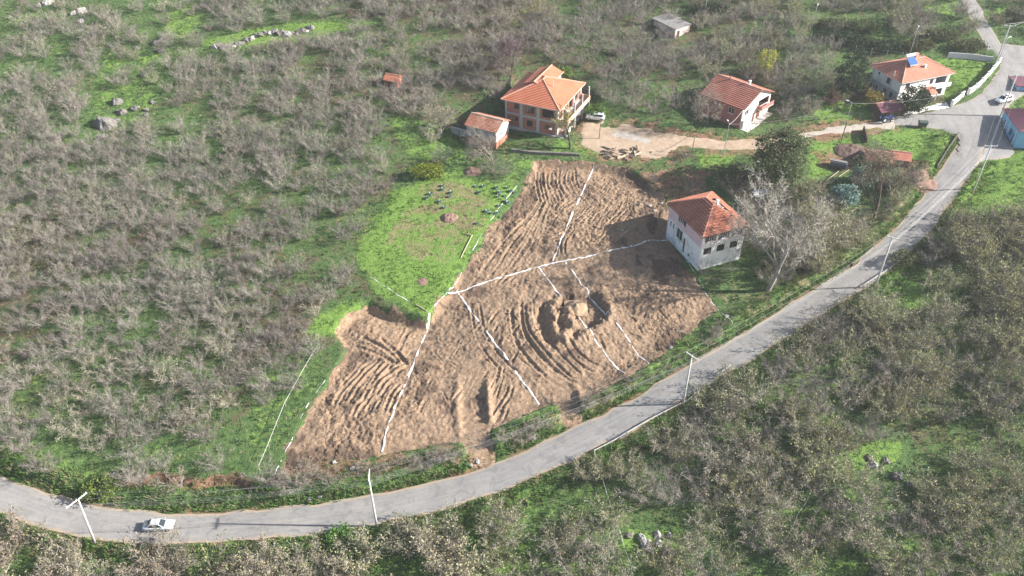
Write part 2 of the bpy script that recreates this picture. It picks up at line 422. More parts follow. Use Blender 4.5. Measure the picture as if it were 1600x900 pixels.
def leaf_mat(name, stops, tint=.2, trans=.25):
    """each leaf clump takes one of several real leaf colours"""
    m, nt, b = new_mat(name)
    pos = objpos(nt)
    f = math_(nt, 'ADD', math_(nt, 'MULTIPLY', noise(nt, .9, 3, .6, pos), .5), math_(nt, 'MULTIPLY', noise(nt, 5.5, 2, .6, pos), .5))
    n = len(stops)
    c = ramp(nt, f, [(.34 + .34 * i / (n - 1), s) for i, s in enumerate(stops)])
    oi = N(nt, 'ShaderNodeObjectInfo').outputs['Random']
    hsv = N(nt, 'ShaderNodeHueSaturation'); nt.links.new(c, hsv.inputs['Color'])
    nt.links.new(math_(nt, 'ADD', math_(nt, 'MULTIPLY', oi, tint * 2), 1 - tint), hsv.inputs['Value'])
    nt.links.new(math_(nt, 'ADD', math_(nt, 'MULTIPLY', oi, .05), .475), hsv.inputs['Hue'])
    nt.links.new(hsv.outputs[0], b.inputs['Base Color'])
    b.inputs['Roughness'].default_value = .75; b.inputs['Specular IOR Level'].default_value = .2
    if trans:
        tr = N(nt, 'ShaderNodeBsdfTranslucent'); nt.links.new(hsv.outputs[0], tr.inputs[0])
        mx = N(nt, 'ShaderNodeMixShader'); mx.inputs[0].default_value = trans
        nt.links.new(b.outputs[0], mx.inputs[1]); nt.links.new(tr.outputs[0], mx.inputs[2])
        nt.links.new(mx.outputs[0], nt.nodes['Material Output'].inputs[0])
    return m
MG, MD, MA, MT = ground_mat(), dirt_mat(), asphalt_mat(), track_mat()
ROOF_NEW = roof_mat('orange_roof_tile', (.42, .125, .062), (.52, .17, .088), (.58, .23, .135))
ROOF_PINK = roof_mat('faded_red_roof_tile', (.29, .10, .07), (.40, .15, .10), (.50, .22, .16))
ROOF_OLD = roof_mat('weathered_roof_tile', (.20, .075, .05), (.42, .15, .09), (.52, .23, .14))
ROOF_WHITE = roof_mat('salmon_roof_tile', (.40, .14, .09), (.50, .19, .125), (.57, .26, .19))
RIDGE = M('ridge_tile', (.58, .33, .24), .8, .2)
BRICK = brick_mat()
CONC = M('raw_concrete', (.42, .41, .39), .85, .2, 1.5, bmp=.2)
WHITE = M('white_render', (.78, .77, .74), .8, .08, .8, stain=(.55, .53, .49))
STAINW = M('stained_whitewash', (.80, .79, .77), .85, .1, .9, stain=(.40, .40, .36), bmp=.3)
PINKW = M('pink_render', (.66, .48, .50), .85, .1, .7, stain=(.6, .5, .5))
ROSE = M('rose_render', (.42, .17, .14), .85, .12, .8)
PALER = M('pale_rose_render', (.70, .56, .52), .85, .1, .8)
GREYW = M('grey_render', (.44, .44, .46), .85, .12, .8)
BLUEW = M('sky_blue_render', (.24, .50, .70), .8, .1, .8)
MAROON = M('maroon_sheet_roof', (.16, .055, .075), .45, .15, 1.5)
GREYP = M('grey_plaster', (.33, .34, .36), .9, .25, 1.2, stain=(.2, .16, .13))
WOODD = M('dark_wood', (.09, .06, .04), .85, .3, 3)
WOODP = M('pale_wood', (.42, .35, .27), .85, .25, 3)
FRAMEW = M('white_window_frame', (.75, .75, .73), .5, .05)
FRAMED = M('dark_window_frame', (.10, .07, .055), .6, .2)
GLASS = M('dark_window_glass', (.035, .045, .055), .08, .2)
DARK = M('black_and_void_shade', (.03, .028, .026), .9, .2)
CONCP = M('pole_concrete', (.56, .55, .53), .8, .12, 1.5)
STEEL = M('galvanised_steel', (.50, .51, .52), .45, .15, 2, metal=.4)
WIRE = M('cable_alloy', (.30, .30, .30), .5, .1)
RUST = M('rusty_sheet', (.22, .10, .07), .7, .35, 3)
LIME = M('white_lime_powder', (.80, .79, .77), .95, .1, 5, bmp=.3)
ROCK = M('grey_limestone', (.17, .16, .145), .9, .5, 1.6, bmp=.9, stain=(.06, .06, .045))
ROCKP = M('pale_limestone', (.38, .365, .34), .9, .45, 1.6, bmp=.9, stain=(.12, .115, .10))
LOG = M('cut_log_bark', (.20, .15, .11), .9, .35, 3, rndtint=.3)
LOGP = M('pale_log_wood', (.46, .37, .27), .9, .25, 3)
PAINTW = M('white_car_paint', (.80, .80, .79), .25, .03)
PAINTS = M('silver_car_paint', (.58, .60, .62), .28, .05, metal=.2)
TYRE = M('black_rubber', (.025, .025, .025), .8, .2)
BLUEP = M('blue_machine_paint', (.02, .05, .20), .4, .15)
LIGHTP = M('lamp_lens', (.7, .68, .62), .2, .1)
REDL = M('red_lens', (.35, .02, .02), .3, .1)
PLASTIC = M('dark_green_plastic', (.05, .07, .065), .6, .2)
BARK = bark_mat('grey_hazel_bark', (.13, .114, .10), (.26, .233, .207))
TWIG = bark_mat('grey_hazel_twig', (.17, .149, .132), (.33, .296, .262))
TWIGB = bark_mat('brown_hazel_twig', (.22, .195, .165), (.39, .355, .305))
BARKD = bark_mat('dark_bark', (.06, .05, .04), (.15, .125, .10))
BARKP = bark_mat('pale_bark', (.19, .165, .14), (.33, .295, .25))
TWIGP = bark_mat('pale_twig', (.22, .19, .155), (.37, .325, .27))
TWIGV = bark_mat('purple_twig', (.085, .055, .065), (.20, .14, .15))
LEAFB = leaf_mat('withered_hazel_leaf', [(.14, .12, .075), (.245, .22, .145), (.345, .31, .215), (.42, .39, .28)])
LEAFO = leaf_mat('olive_hazel_leaf', [(.09, .11, .04), (.20, .21, .08), (.33, .32, .145), (.43, .415, .23)])
LEAFG = leaf_mat('evergreen_leaf', [(.016, .032, .016), (.035, .06, .028), (.06, .09, .045)])
LEAFG2 = leaf_mat('dull_green_leaf', [(.045, .06, .028), (.10, .118, .052), (.20, .205, .11)])
LEAFT = leaf_mat('blue_green_leaf', [(.06, .12, .09), (.19, .29, .235), (.36, .46, .40)])
LEAFY = leaf_mat('yellow_leaf', [(.14, .14, .03), (.30, .26, .05), (.42, .38, .12)])
LEAFL = leaf_mat('bright_weed_leaf', [(.06, .12, .024), (.125, .215, .045), (.21, .30, .08)])
LEAFR = leaf_mat('red_leaf', [(.20, .06, .03), (.40, .14, .07)])
CLOD = M('soil_clod', (.25, .165, .105), .95, .35, 3)

# ------------------------------------------------------------------ mesh helpers
class MB:
    def __init__(s): s.v, s.f, s.m = [], [], []
    def add(s, vs, fs, mi=0):
        b = len(s.v)
        s.v += [tuple(v) for v in vs]
        s.f += [tuple(i + b for i in f) for f in fs]; s.m += [mi] * len(fs)
    def quad(s, a, b, c, d, mi=0): s.add([a, b, c, d], [(0, 1, 2, 3)], mi)
    def box(s, x0, x1, y0, y1, z0, z1, mi=0):
        vs = [(x, y, z) for z in (z0, z1) for y in (y0, y1) for x in (x0, x1)]
        s.add(vs, [(0, 2, 3, 1), (4, 5, 7, 6), (0, 1, 5, 4), (2, 6, 7, 3), (0, 4, 6, 2), (1, 3, 7, 5)], mi)
    def obox(s, c, ax, ay, az, mi=0):       # oriented box from half-axis vectors
        c, ax, ay, az = map(Vector, (c, ax, ay, az))
        vs = [c + ax * i + ay * j + az * k for k in (-1, 1) for j in (-1, 1) for i in (-1, 1)]
        s.add(vs, [(0, 2, 3, 1), (4, 5, 7, 6), (0, 1, 5, 4), (2, 6, 7, 3), (0, 4, 6, 2), (1, 3, 7, 5)], mi)
    def tube(s, pts, radii, n=6, mi=0, cap=True):
        pts = [Vector(p) for p in pts]
        if isinstance(radii, (int, float)): radii = [radii] * len(pts)
        vs, fs = [], []
        for i, p in enumerate(pts):
            d = (pts[min(i + 1, len(pts) - 1)] - pts[max(i - 1, 0)]).normalized()
            a = d.cross(Vector((0, 0, 1)) if abs(d.z) < .9 else Vector((1, 0, 0))).normalized(); b = d.cross(a)
            for k in range(n):
                t = 2 * math.pi * k / n
                vs.append(p + (a * math.cos(t) + b * math.sin(t)) * radii[i])
        for i in range(len(pts) - 1):
            for k in range(n):
                fs.append((i * n + k, i * n + (k + 1) % n, (i + 1) * n + (k + 1) % n, (i + 1) * n + k))
        if cap:
            fs.append(tuple(range(n))[::-1]); fs.append(tuple((len(pts) - 1) * n + k for k in range(n)))
        s.add(vs, fs, mi)
    def build(s, name, mats, parent=None, loc=None, smooth=False, bevel=0):
        me = bpy.data.meshes.new(name)
        me.from_pydata(s.v, [], s.f)
        for m in (mats if isinstance(mats, (list, tuple)) else [mats]): me.materials.append(m)
        me.polygons.foreach_set('material_index', s.m)
        if smooth: me.polygons.foreach_set('use_smooth', [True] * len(s.f))
        me.update()
        return link(name, me, parent, loc, bevel)
def link(name, me, parent=None, loc=None, bevel=0):
    o = bpy.data.objects.new(name, me); COL.objects.link(o)
    if parent: o.parent = parent
    if loc is not None: o.location = loc
    if bevel:
        b = o.modifiers.new('bevel', 'BEVEL'); b.width = bevel; b.segments = 2; b.limit_method = 'ANGLE'
    return o
def np_mesh(name, V, Fc, mats, mi=None, smooth=False):
    me = bpy.data.meshes.new(name)
    V = np.asarray(V, np.float32); Fc = np.asarray(Fc, np.int32)
    k = Fc.shape[1]
    me.vertices.add(len(V)); me.vertices.foreach_set('co', V.ravel())
    me.loops.add(Fc.size); me.loops.foreach_set('vertex_index', Fc.ravel())
    me.polygons.add(len(Fc)); me.polygons.foreach_set('loop_start', np.arange(0, Fc.size, k, dtype=np.int32))
    for m in (mats if isinstance(mats, (list, tuple)) else [mats]): me.materials.append(m)
    if mi is not None: me.polygons.foreach_set('material_index', np.asarray(mi, np.int32))
    if smooth: me.polygons.foreach_set('use_smooth', np.ones(len(Fc), bool))
    me.update(calc_edges=True); me.validate()
    return me
def attr(me, name, arr, typ='FLOAT_COLOR'):
    a = me.attributes.new(name, typ, 'POINT')
    a.data.foreach_set({'FLOAT_COLOR': 'color', 'FLOAT': 'value', 'FLOAT_VECTOR': 'vector', 'INT': 'value'}[typ], np.asarray(arr, np.int32 if typ == 'INT' else np.float32).ravel())
def tag(o, label=None, cat=None, group=None, kind=None):
    if label: o['label'] = label
    if cat: o['category'] = cat
    if group: o['group'] = group
    if kind: o['kind'] = kind
    return o
def thing(name, label, cat, loc=(0, 0, 0), rz=0.0, group=None):
    o = bpy.data.objects.new(name, None); o.empty_display_size = .5; COL.objects.link(o)
    o.location = loc; o.rotation_euler = (0, 0, rz)
    return tag(o, label, cat, group)
def copy_tree(o, loc, rz, scale=1.0, label=None, group=None):
    c = o.copy(); COL.objects.link(c); c.location = loc; c.rotation_euler = (0, 0, rz)
    c.scale = (scale,) * 3 if isinstance(scale, (int, float)) else scale
    if label: c['label'] = label
    if group: c['group'] = group
    for ch in o.children:
        k = ch.copy(); COL.objects.link(k); k.parent = c
        for g in ch.children:
            q = g.copy(); COL.objects.link(q); q.parent = k
    return c
def structure(name, me): return tag(link(name, me), kind='structure')

# ------------------------------------------------------------------ ground sheet
def region_px(poly):                    # a patch outlined in the picture, laid out on the slope
    return poly_sd(MX, MY, G(*poly))
MU, MV, _ = proj(MX, MY, HZ)
nA, nB = fbm(MX, MY, 22, 4, 21), fbm(MX, MY, 7, 3, 31)
litter = np.full(MX.shape, .30)
left_of = sstep(760, 520, MU) * sstep(170, 330, MV)
litter += .04 * left_of * sstep(640, 480, MV)
litter += .22 * sstep(200, 80, MV) * sstep(380, 560, MU) * sstep(1290, 1180, MU)
litter -= .10 * sstep(380, 250, MU) * sstep(330, 170, MV)
litter += (nA - .5) * .9
litter -= .30 * sstep(640, 720, MV) * (MU < 620)
below = ~up & (MU > -400)
litter = np.where(below, .22 + (nA - .5) * .9 + (nB - .5) * .3, litter)
lush = np.clip(np.where(below, .38, .10) + (fbm(MX, MY, 16, 3, 41) - .5) * .75, 0, 1)
straw = np.full(MX.shape, -.25) + (nB - .5) * .3
soil = np.full(MX.shape, -.35)
for poly, a in (([(560, 400), (590, 455), (664, 491), (735, 392), (806, 292), (690, 276), (618, 300)], 1.0),
                ([(480, 520), (500, 490), (545, 468), (570, 470), (545, 490), (520, 520)], .8), ([(1350, 203), (1380, 198), (1493, 212), (1462, 262), (1400, 240)], .85),
                ([(1462, 92), (1545, 92), (1548, 112), (1480, 156)], .8), ([(1500, 262), (1600, 235), (1660, 240), (1640, 320), (1540, 330), (1480, 320)], .75),
                ([(1383, 440), (1440, 440), (1462, 470), (1420, 492), (1385, 478)], .7), ([(400, 560), (500, 530), (510, 590), (420, 720), (380, 700)], .38), ([(60, 690), (300, 690), (430, 745), (420, 790), (150, 790), (40, 760)], .26),
                ([(310, 60), (420, 42), (560, 30), (590, 36), (480, 62), (330, 76)], .75), ([(250, 0), (300, 0), (320, 50), (260, 60)], .5), ([(160, 80), (260, 80), (250, 150), (200, 200), (130, 200)], .45),
                ([(0, 20), (120, 40), (140, 120), (0, 110)], .25), ([(1260, 165), (1380, 160), (1390, 185), (1290, 198)], .7), ([(1270, 220), (1340, 205), (1350, 230), (1300, 262), (1265, 290)], .8), ([(1090, 240), (1150, 240), (1150, 262), (1095, 262)], .7),
                ([(870, 215), (960, 232), (940, 246), (860, 246)], .55), ([(800, 245), (835, 250), (800, 300), (780, 290)], .5), ([(830, 640), (980, 595), (1120, 495), (1150, 505), (1040, 580), (880, 665), (770, 705)], .45),
                ([(500, 760), (770, 706), (772, 722), (500, 775)], .5), ([(980, 830), (1070, 830), (1060, 890), (960, 890)], .8), ([(840, 770), (1000, 740), (960, 880), (820, 890)], .35), ([(480, 820), (620, 820), (600, 900), (470, 900)], .55), ([(640, 290), (640, 262), (700, 245), (740, 250), (745, 280)], .5), ([(600, 175), (720, 205), (730, 250), (640, 250)], .5), ([(1300, 60), (1390, 30), (1380, 75), (1320, 78)], .4), ([(1440, 0), (1500, 0), (1500, 30), (1440, 40)], .5), ([(1550, 5), (1640, 0), (1640, 40), (1560, 25)], .55),
                ([(1385, 250), (1440, 262), (1465, 300), (1420, 330), (1385, 290)], .4), ([(1330, 690), (1420, 690), (1400, 740), (1330, 740)], .6), ([(1560, 120), (1600, 120), (1600, 150), (1560, 150)], -.3)):
    lush = np.maximum(lush, a * sstep(2.5, -1.5, region_px(poly))) if a > 0 else lush
    litter = np.where(region_px(poly) < 0, np.minimum(litter, .3), litter)
for poly, a in (([(440, 740), (455, 692), (490, 715), (560, 722), (540, 752), (480, 760)], .72), ([(1000, 270), (1050, 262), (1110, 268), (1100, 310), (1050, 315)], .62), ([(1270, 235), (1300, 228), (1345, 240), (1330, 268), (1285, 262)], .6),
                ([(595, 705), (760, 690), (760, 722), (620, 740)], .5), ([(430, 742), (600, 712), (760, 690), (760, 712), (620, 745), (440, 772)], .52), ([(200, 745), (260, 742), (390, 752), (330, 762), (230, 760)], .65), ([(930, 244), (1040, 240), (1060, 262), (1000, 268), (935, 256)], .42), ([(1400, 250), (1450, 255), (1465, 285), (1440, 298), (1410, 275)], .6), ([(1100, 255), (1130, 252), (1132, 265), (1104, 266)], .55)):
    soil = np.maximum(soil, a * sstep(1.5, -1, region_px(poly)))
soil = np.maximum(soil, .8 * np.exp(-(ed / 1.1) ** 2) * (ed < 4))
edge_verge = sstep(4.2, 2.7, rd) * (.25 + fbm(MX, MY, 6, 2, 61) * .55)
soil = np.maximum(soil, edge_verge)
for poly, a in (([(1090, 430), (1200, 455), (1290, 410), (1330, 395), (1280, 440), (1180, 500), (1140, 500)], .42), ([(640, 735), (760, 700), (900, 655), (980, 610), (1000, 590), (930, 630), (760, 690), (640, 715)], .5), ([(1230, 370), (1370, 330), (1420, 300), (1420, 345), (1330, 410), (1240, 420)], .5), ([(640, 330), (700, 320), (770, 330), (700, 410), (640, 400), (600, 380)], .47), ([(650, 290), (720, 286), (760, 320), (730, 340), (690, 330)], .5)):
    straw = np.maximum(straw, a * sstep(3, -1, region_px(poly)))
straw = np.where(below, straw + .12, straw)
soil = np.where(sd_track < 5, np.maximum(soil, (.50 + .6 * (nB - .5)) * sstep(4.5, 0, sd_track)), soil)
fx = np.concatenate([[-560, -380, -270, -210], gx, [210, 270, 380, 560]])
fy = np.concatenate([[-90, -40, 0, 25], gy, [262, 280, 310, 360, 430, 540]])
FX, FY = np.meshgrid(fx, fy)
FZ = H(FX, FY)
FZ[4:-6, 4:-4] = HZ - 2.2 * sstep(.1, -2.2, sd_dirt)
FZ += np.where((FX > -120) & (FX < 120) & (FY < 230), 0, (fbm(FX, FY, 60, 2, 3) - .5) * 6 * sstep(250, 340, FY))
for cl, hw in RAMPS:
    FZ[4:-6, 4:-4] -= .6 * sstep(hw + .2, hw - .6, line_dist(MX, MY, cl, 12)[0])
nx, ny = len(fx), len(fy)
idx = np.arange(nx * ny).reshape(ny, nx)
Fq = np.stack([idx[:-1, :-1], idx[:-1, 1:], idx[1:, 1:], idx[1:, :-1]], -1).reshape(-1, 4)
me = np_mesh('ground', np.stack([FX, FY, FZ], -1).reshape(-1, 3), Fq, MG, smooth=True)
mask = np.zeros((ny, nx, 4), np.float32); mask[..., 0] = .5; mask[..., 2] = -.3
mask[4:-6, 4:-4, 0], mask[4:-6, 4:-4, 1], mask[4:-6, 4:-4, 2], mask[4:-6, 4:-4, 3] = litter, lush, soil, straw
attr(me, 'mask', mask)
structure('ground', me)

# ------------------------------------------------------------------ the dug plot
dg = .16
D_ = np.array(DIRT)
dx, dy = np.arange(D_[:, 0].min() - 2, D_[:, 0].max() + 2, dg), np.arange(D_[:, 1].min() - 2, D_[:, 1].max() + 2, dg)
DX, DY = np.meshgrid(dx, dy)
DS = poly_sd(DX, DY, DIRT) + (fbm(DX, DY, 2.6, 4, 77, .65) - .5) * 3.4
BZ = H(DX, DY)
det = (fbm(DX, DY, 5, 3, 51) - .5) * .7 + (fbm(DX, DY, 1.4, 3, 52) - .5) * .34
rough_ = sstep(.35, .65, fbm(DX, DY, 9, 2, 53))
det += (.35 + .75 * rough_) * (fbm(DX, DY, .62, 3, 54, .65) - .5) * .52
det += (.3 + .7 * rough_) * (.28 - 1.3 * np.abs(fbm(DX, DY, 1.1, 3, 58, .6) - .5)) * .34
det += (fbm(DX, DY, .4, 2, 59) - .5) * .20
DU, DV, _ = proj(DX, DY, BZ)
TR = np.zeros(DX.shape)            # how far the tracks have pressed the surface flat
trk = np.zeros(DX.shape)
def stroke(pts, width=.55, depth=.2, berm=.12, tread=.04, smooth=.72):
    width, depth, berm = width * .8, depth * .8, berm * .8
    global det, TR, trk
    c = catmull([at_plane(*p) for p in pts], .5)
    x0, x1, y0, y1 = c[:, 0].min() - 2, c[:, 0].max() + 2, c[:, 1].min() - 2, c[:, 1].max() + 2
    i0, i1 = np.searchsorted(dx, (x0, x1)); j0, j1 = np.searchsorted(dy, (y0, y1))
    if i1 <= i0 or j1 <= j0: return
    S = np.s_[j0:j1, i0:i1]
    d, a, s = line_dist(DX[S], DY[S], c, 4)
    L = np.hypot(*np.diff(c, axis=0).T).sum()
    fade = sstep(0, 1.5, a) * sstep(L, L - 1.5, a)
    h = width / 2
    inn = sstep(h * 1.25, h * .8, d) * fade
    prof = -depth * inn + berm * np.exp(-((d - h * 1.5) / (h * .5)) ** 2) * fade
    prof += tread * np.sin(a * 2 * math.pi / .8) * inn
    keep = 1 - smooth * inn
    det[S] = det[S] * keep + prof * (.4 + .9 * fbm(DX[S], DY[S], 2.0, 3, 71)) + inn * (fbm(DX[S], DY[S], .6, 2, 72) - .5) * .16
    TR[S] = np.maximum(TR[S], inn)
def pair(pts, gap=9, **k):
    a, b = np.array(pts[0], float), np.array(pts[-1], float)
    n = np.array([-(b - a)[1], (b - a)[0]]); n /= np.linalg.norm(n) + 1e-6
    for s in (-.5, .5): stroke([tuple(np.array(p) + n * gap * s) for p in pts], **k)
rs2 = random.Random(3)
# long sweeps of the bulldozer, top left of the plot
for k_ in range(9):
    o = k_ * 7.0 + rs2.uniform(-3, 3); j_ = lambda: rs2.uniform(-3.5, 3.5)
    s_ = [(733 + o * 1.1, 446 - o * .1), (764 + o + j_(), 408 + o * .05), (790 + o * .95 + j_(), 376), (828 + o * .6 + j_(), 335 - o * .1), (850 + o * .5 + j_(), 300 - o * .2), (862 + o * .5, 270)]
    a_ = rs2.choice((0, 0, 1, 2)); b_ = rs2.choice((6, 6, 5, 4))
    stroke(s_[a_:max(b_, a_ + 3)], width=rs2.uniform(.45, .8), depth=rs2.uniform(.06, .17), berm=.08)
for k_ in range(7): pair([(842 + k_ * 9, 258), (838 + k_ * 10 + rs2.uniform(-4, 4), 285), (848 + k_ * 12, 318)], gap=6, depth=.14)
for k_ in range(20):
    x, y = rs2.uniform(885, 1010), rs2.uniform(280, 375)
    pair([(x, y), (x + rs2.uniform(-14, 0), y + 14), (x + rs2.uniform(-40, -10), y + rs2.uniform(26, 40))], gap=7, depth=.16, width=.45)
# curved doubles in the middle
pair([(742, 470), (752, 520), (778, 560), (806, 585)], gap=15, depth=.22)
pair([(806, 470), (812, 520), (838, 560), (870, 590), (900, 606)], gap=18, depth=.25, width=.8)
pair([(826, 466), (832, 508), (862, 550), (905, 590)], gap=14, depth=.2)
pair([(880, 530), (905, 560), (940, 580)], gap=12)
for k_ in range(9):
    x, y = rs2.uniform(720, 800), rs2.uniform(560, 640)
    pair([(x, y), (x + rs2.uniform(-14, -4), y + 20), (x + rs2.uniform(-34, -14), y + rs2.uniform(34, 55))], gap=8, width=.5, depth=.2)
# the fan of blade marks in the lower left part
for (x, y, ax, ay) in ((612, 560, -46, 76), (622, 572, -40, 70), (598, 556, -58, 74), (584, 560, -52, 66), (566, 570, -40, 56), (632, 590, -30, 58), (556, 590, -34, 48), (604, 600, -34, 50), (640, 560, -60, 50), (590, 610, -26, 44), (575, 620, -24, 36)):
    pair([(x, y), (x + ax * .5 - 3, y + ay * .45), (x + ax, y + ay)], gap=7, width=.8, depth=.24, berm=.2, tread=.03)
for (x, y, ax, ay) in ((562, 520, 60, 36), (550, 535, 70, 30), (590, 520, 50, 50), (640, 500, -20, 46)):
    stroke([(x, y), (x + ax * .5, y + ay * .4), (x + ax, y + ay)], width=.9, depth=.22, berm=.2)
for k_ in range(30):
    x, y = rs2.uniform(640, 815), rs2.uniform(475, 660)
    a = rs2.choice([rs2.uniform(1.9, 2.4), rs2.uniform(.5, 1.2)])
    l = rs2.uniform(16, 42)
    stroke([(x, y), (x + math.cos(a) * l * .5 + rs2.uniform(-4, 4), y + math.sin(a) * l * .5), (x + math.cos(a) * l, y + math.sin(a) * l)], width=rs2.uniform(.4, .8), depth=rs2.uniform(.12, .26), berm=.14)
for k_ in range(24):
    x, y = rs2.uniform(900, 1090), rs2.uniform(410, 560)
    l = rs2.uniform(16, 40); a = rs2.uniform(.3, 1.3)
    stroke([(x, y), (x + math.cos(a) * l * .5, y + math.sin(a) * l * .5 + rs2.uniform(-4, 4)), (x + math.cos(a) * l, y + math.sin(a) * l)], width=rs2.uniform(.4, .7), depth=rs2.uniform(.08, .16), berm=.08)
for k_ in range(18):
    x, y = rs2.uniform(860, 1035), rs2.uniform(300, 380)
    l = rs2.uniform(20, 44); a = rs2.uniform(1.9, 2.9)
    stroke([(x, y), (x + math.cos(a) * l * .5, y + math.sin(a) * l * .4), (x + math.cos(a) * l, y + math.sin(a) * l * .7)], width=.45, depth=.14, berm=.1)
# the dug hole with its spoil
def dent(poly, depth, wall=.5):
    global det
    sd = poly_sd(DX, DY, G(*poly), 12) + (fbm(DX, DY, 1.3, 4, 81, .7) - .5) * 1.9
    det -= depth * sstep(wall * .5, -wall, sd)
    det += .35 * np.exp(-((sd - 1.0) / .7) ** 2)
dent([(838, 478), (848, 472), (858, 482), (862, 520), (872, 535), (862, 545), (850, 530), (838, 505)], .85)
dent([(884, 463), (935, 458), (946, 478), (946, 492), (928, 512), (912, 516), (898, 500), (900, 486), (880, 476)], 1.15, .3)
dent([(868, 482), (880, 478), (882, 495), (872, 500)], .8)
dent([(868, 503), (878, 500), (884, 512), (874, 520)], .9)
dent([(893, 517), (904, 515), (906, 526), (896, 530)], .6)
# ramps down to the road
for cl, hw in RAMPS:
    d, a, s = line_dist(DX, DY, cl, 8)
    det = det * (1 - .75 * sstep(hw + .3, hw - .3, d)) + .10 * np.sin(a * 2 * math.pi / 1.6) * sstep(hw, hw - .6, d) * sstep(2, 8, a)
    right = s > 0
    det += np.where(right, .9, .35) * np.exp(-((d - hw - .7) / .6) ** 2) * sstep(1, 6, a)
DS = np.minimum(DS, np.minimum(*[line_dist(DX, DY, cl, 8)[0] - hw - .4 for cl, hw in RAMPS]))
fade = sstep(.2, -1.8, DS)
DZ = BZ + det * fade + .05 * fade - .25 * sstep(-.3, .5, DS)
inside = DS < .5
vid = -np.ones(DX.shape, np.int64)
fq = inside[:-1, :-1] & inside[:-1, 1:] & inside[1:, 1:] & inside[1:, :-1]
ix = np.arange(DX.size).reshape(DX.shape)
Q = np.stack([ix[:-1, :-1][fq], ix[:-1, 1:][fq], ix[1:, 1:][fq], ix[1:, :-1][fq]], -1)
used = np.unique(Q); remap = np.zeros(DX.size, np.int64); remap[used] = np.arange(len(used))
V = np.stack([DX.ravel()[used], DY.ravel()[used], DZ.ravel()[used]], -1)
me = np_mesh('bare_soil_plot', V, remap[Q], MD)
redm = .02 + .35 * sstep(14, 0, line_dist(DX, DY, topcut, 30)[0]) + .22 * sstep(700, 560, DU) * sstep(560, 640, DV) + .2 * sstep(10, 0, line_dist(DX, DY, bank, 30)[0]) + .12 * sstep(900, 1000, DU) * sstep(480, 540, DV)
darkm = .02 + .42 * sstep(560, 470, DU) * sstep(660, 720, DV) + .30 * sstep(690, 720, DV) + .28 * sstep(960, 1040, DU) * sstep(380, 400, DV) * sstep(480, 440, DV) + .25 * rough_ - .4 * TR + .42 * sstep(.45, .68, fbm(DX, DY, 5, 4, 91, .6)) + .25 * sstep(.5, .7, fbm(DX, DY, 1.2, 2, 93)) + .25 * sstep(950, 1020, DU) * sstep(330, 290, DV)  # dark soil areas; the patch by the house also paints its shadow deeper
tone = np.zeros(DX.shape + (4,), np.float32); tone[..., 0], tone[..., 1], tone[..., 2], tone[..., 3] = redm, darkm, TR, 1
attr(me, 'tone', tone.reshape(-1, 4)[used])
structure('bare_soil_plot', me)
DZf = np.where(inside, DZ, -1e3)
def HD(x, y):
    """surface height: the dug plot where there is one, the ground elsewhere"""
    x, y = np.asarray(x, float), np.asarray(y, float)
    i = np.clip(((x - dx[0]) / dg).round().astype(int), 0, len(dx) - 1); j = np.clip(((y - dy[0]) / dg).round().astype(int), 0, len(dy) - 1)
    return np.maximum(DZf[j, i], np.where(DZf[j, i] > -100, -1e3, H(x, y)))
def PD(u, v, dz=0.0):
    q = P(u, v)
    for i in range(12):
        z = float(HD(q[0], q[1])); p = at_z(u, v, z); q = Vector((q[0] + .6 * (p[0] - q[0]), q[1] + .6 * (p[1] - q[1]), z))
    return Vector((q[0], q[1], float(HD(q[0], q[1])) + dz))

# ------------------------------------------------------------------ roads
def ribbon(name, line, half, mat, z_at, lift, parts=7, crown=.06, noise_amp=.34):
    n = len(line)
    t = np.gradient(line, axis=0); t /= np.linalg.norm(t, axis=1)[:, None]
    nrm = np.stack([-t[:, 1], t[:, 0]], 1)
    arc = np.concatenate([[0], np.cumsum(np.hypot(*np.diff(line, axis=0).T))])
    V, E, L = [], [], []
    for i in range(n):
        wl, wr = half + (vnoise(np.array([arc[i] * .35]), np.array([3.]), 4)[0] - .5) * noise_amp * 2, half + (vnoise(np.array([arc[i] * .35]), np.array([9.]), 5)[0] - .5) * noise_amp * 2
        for k in range(parts):
            s = -1 + 2 * k / (parts - 1)
            o = s * (wl if s > 0 else wr)
            p = line[i] + nrm[i] * o
            V.append((p[0], p[1], z_at(i, p) + lift + crown * (1 - s * s)))
            E.append(max(0, abs(s) - .72) / .28 * 1.0); L.append((o, arc[i], 0))
    ii = np.arange(n * parts).reshape(n, parts)
    Q = np.stack([ii[:-1, 1:], ii[:-1, :-1], ii[1:, :-1], ii[1:, 1:]], -1).reshape(-1, 4)[:, ::-1]
    me = np_mesh(name, V, Q, mat, smooth=True)
    attr(me, 'edge', E, 'FLOAT'); attr(me, 'lane', L, 'FLOAT_VECTOR')
    return structure(name, me)
ribbon('road', ROAD, 2.75, MA, lambda i, p: ROADZ[i], .03)
LUZ = h_base(LANE_UP[:, 0], LANE_UP[:, 1])
ribbon('uphill_lane', LANE_UP, 1.9, MA, lambda i, p: LUZ[i], .03)
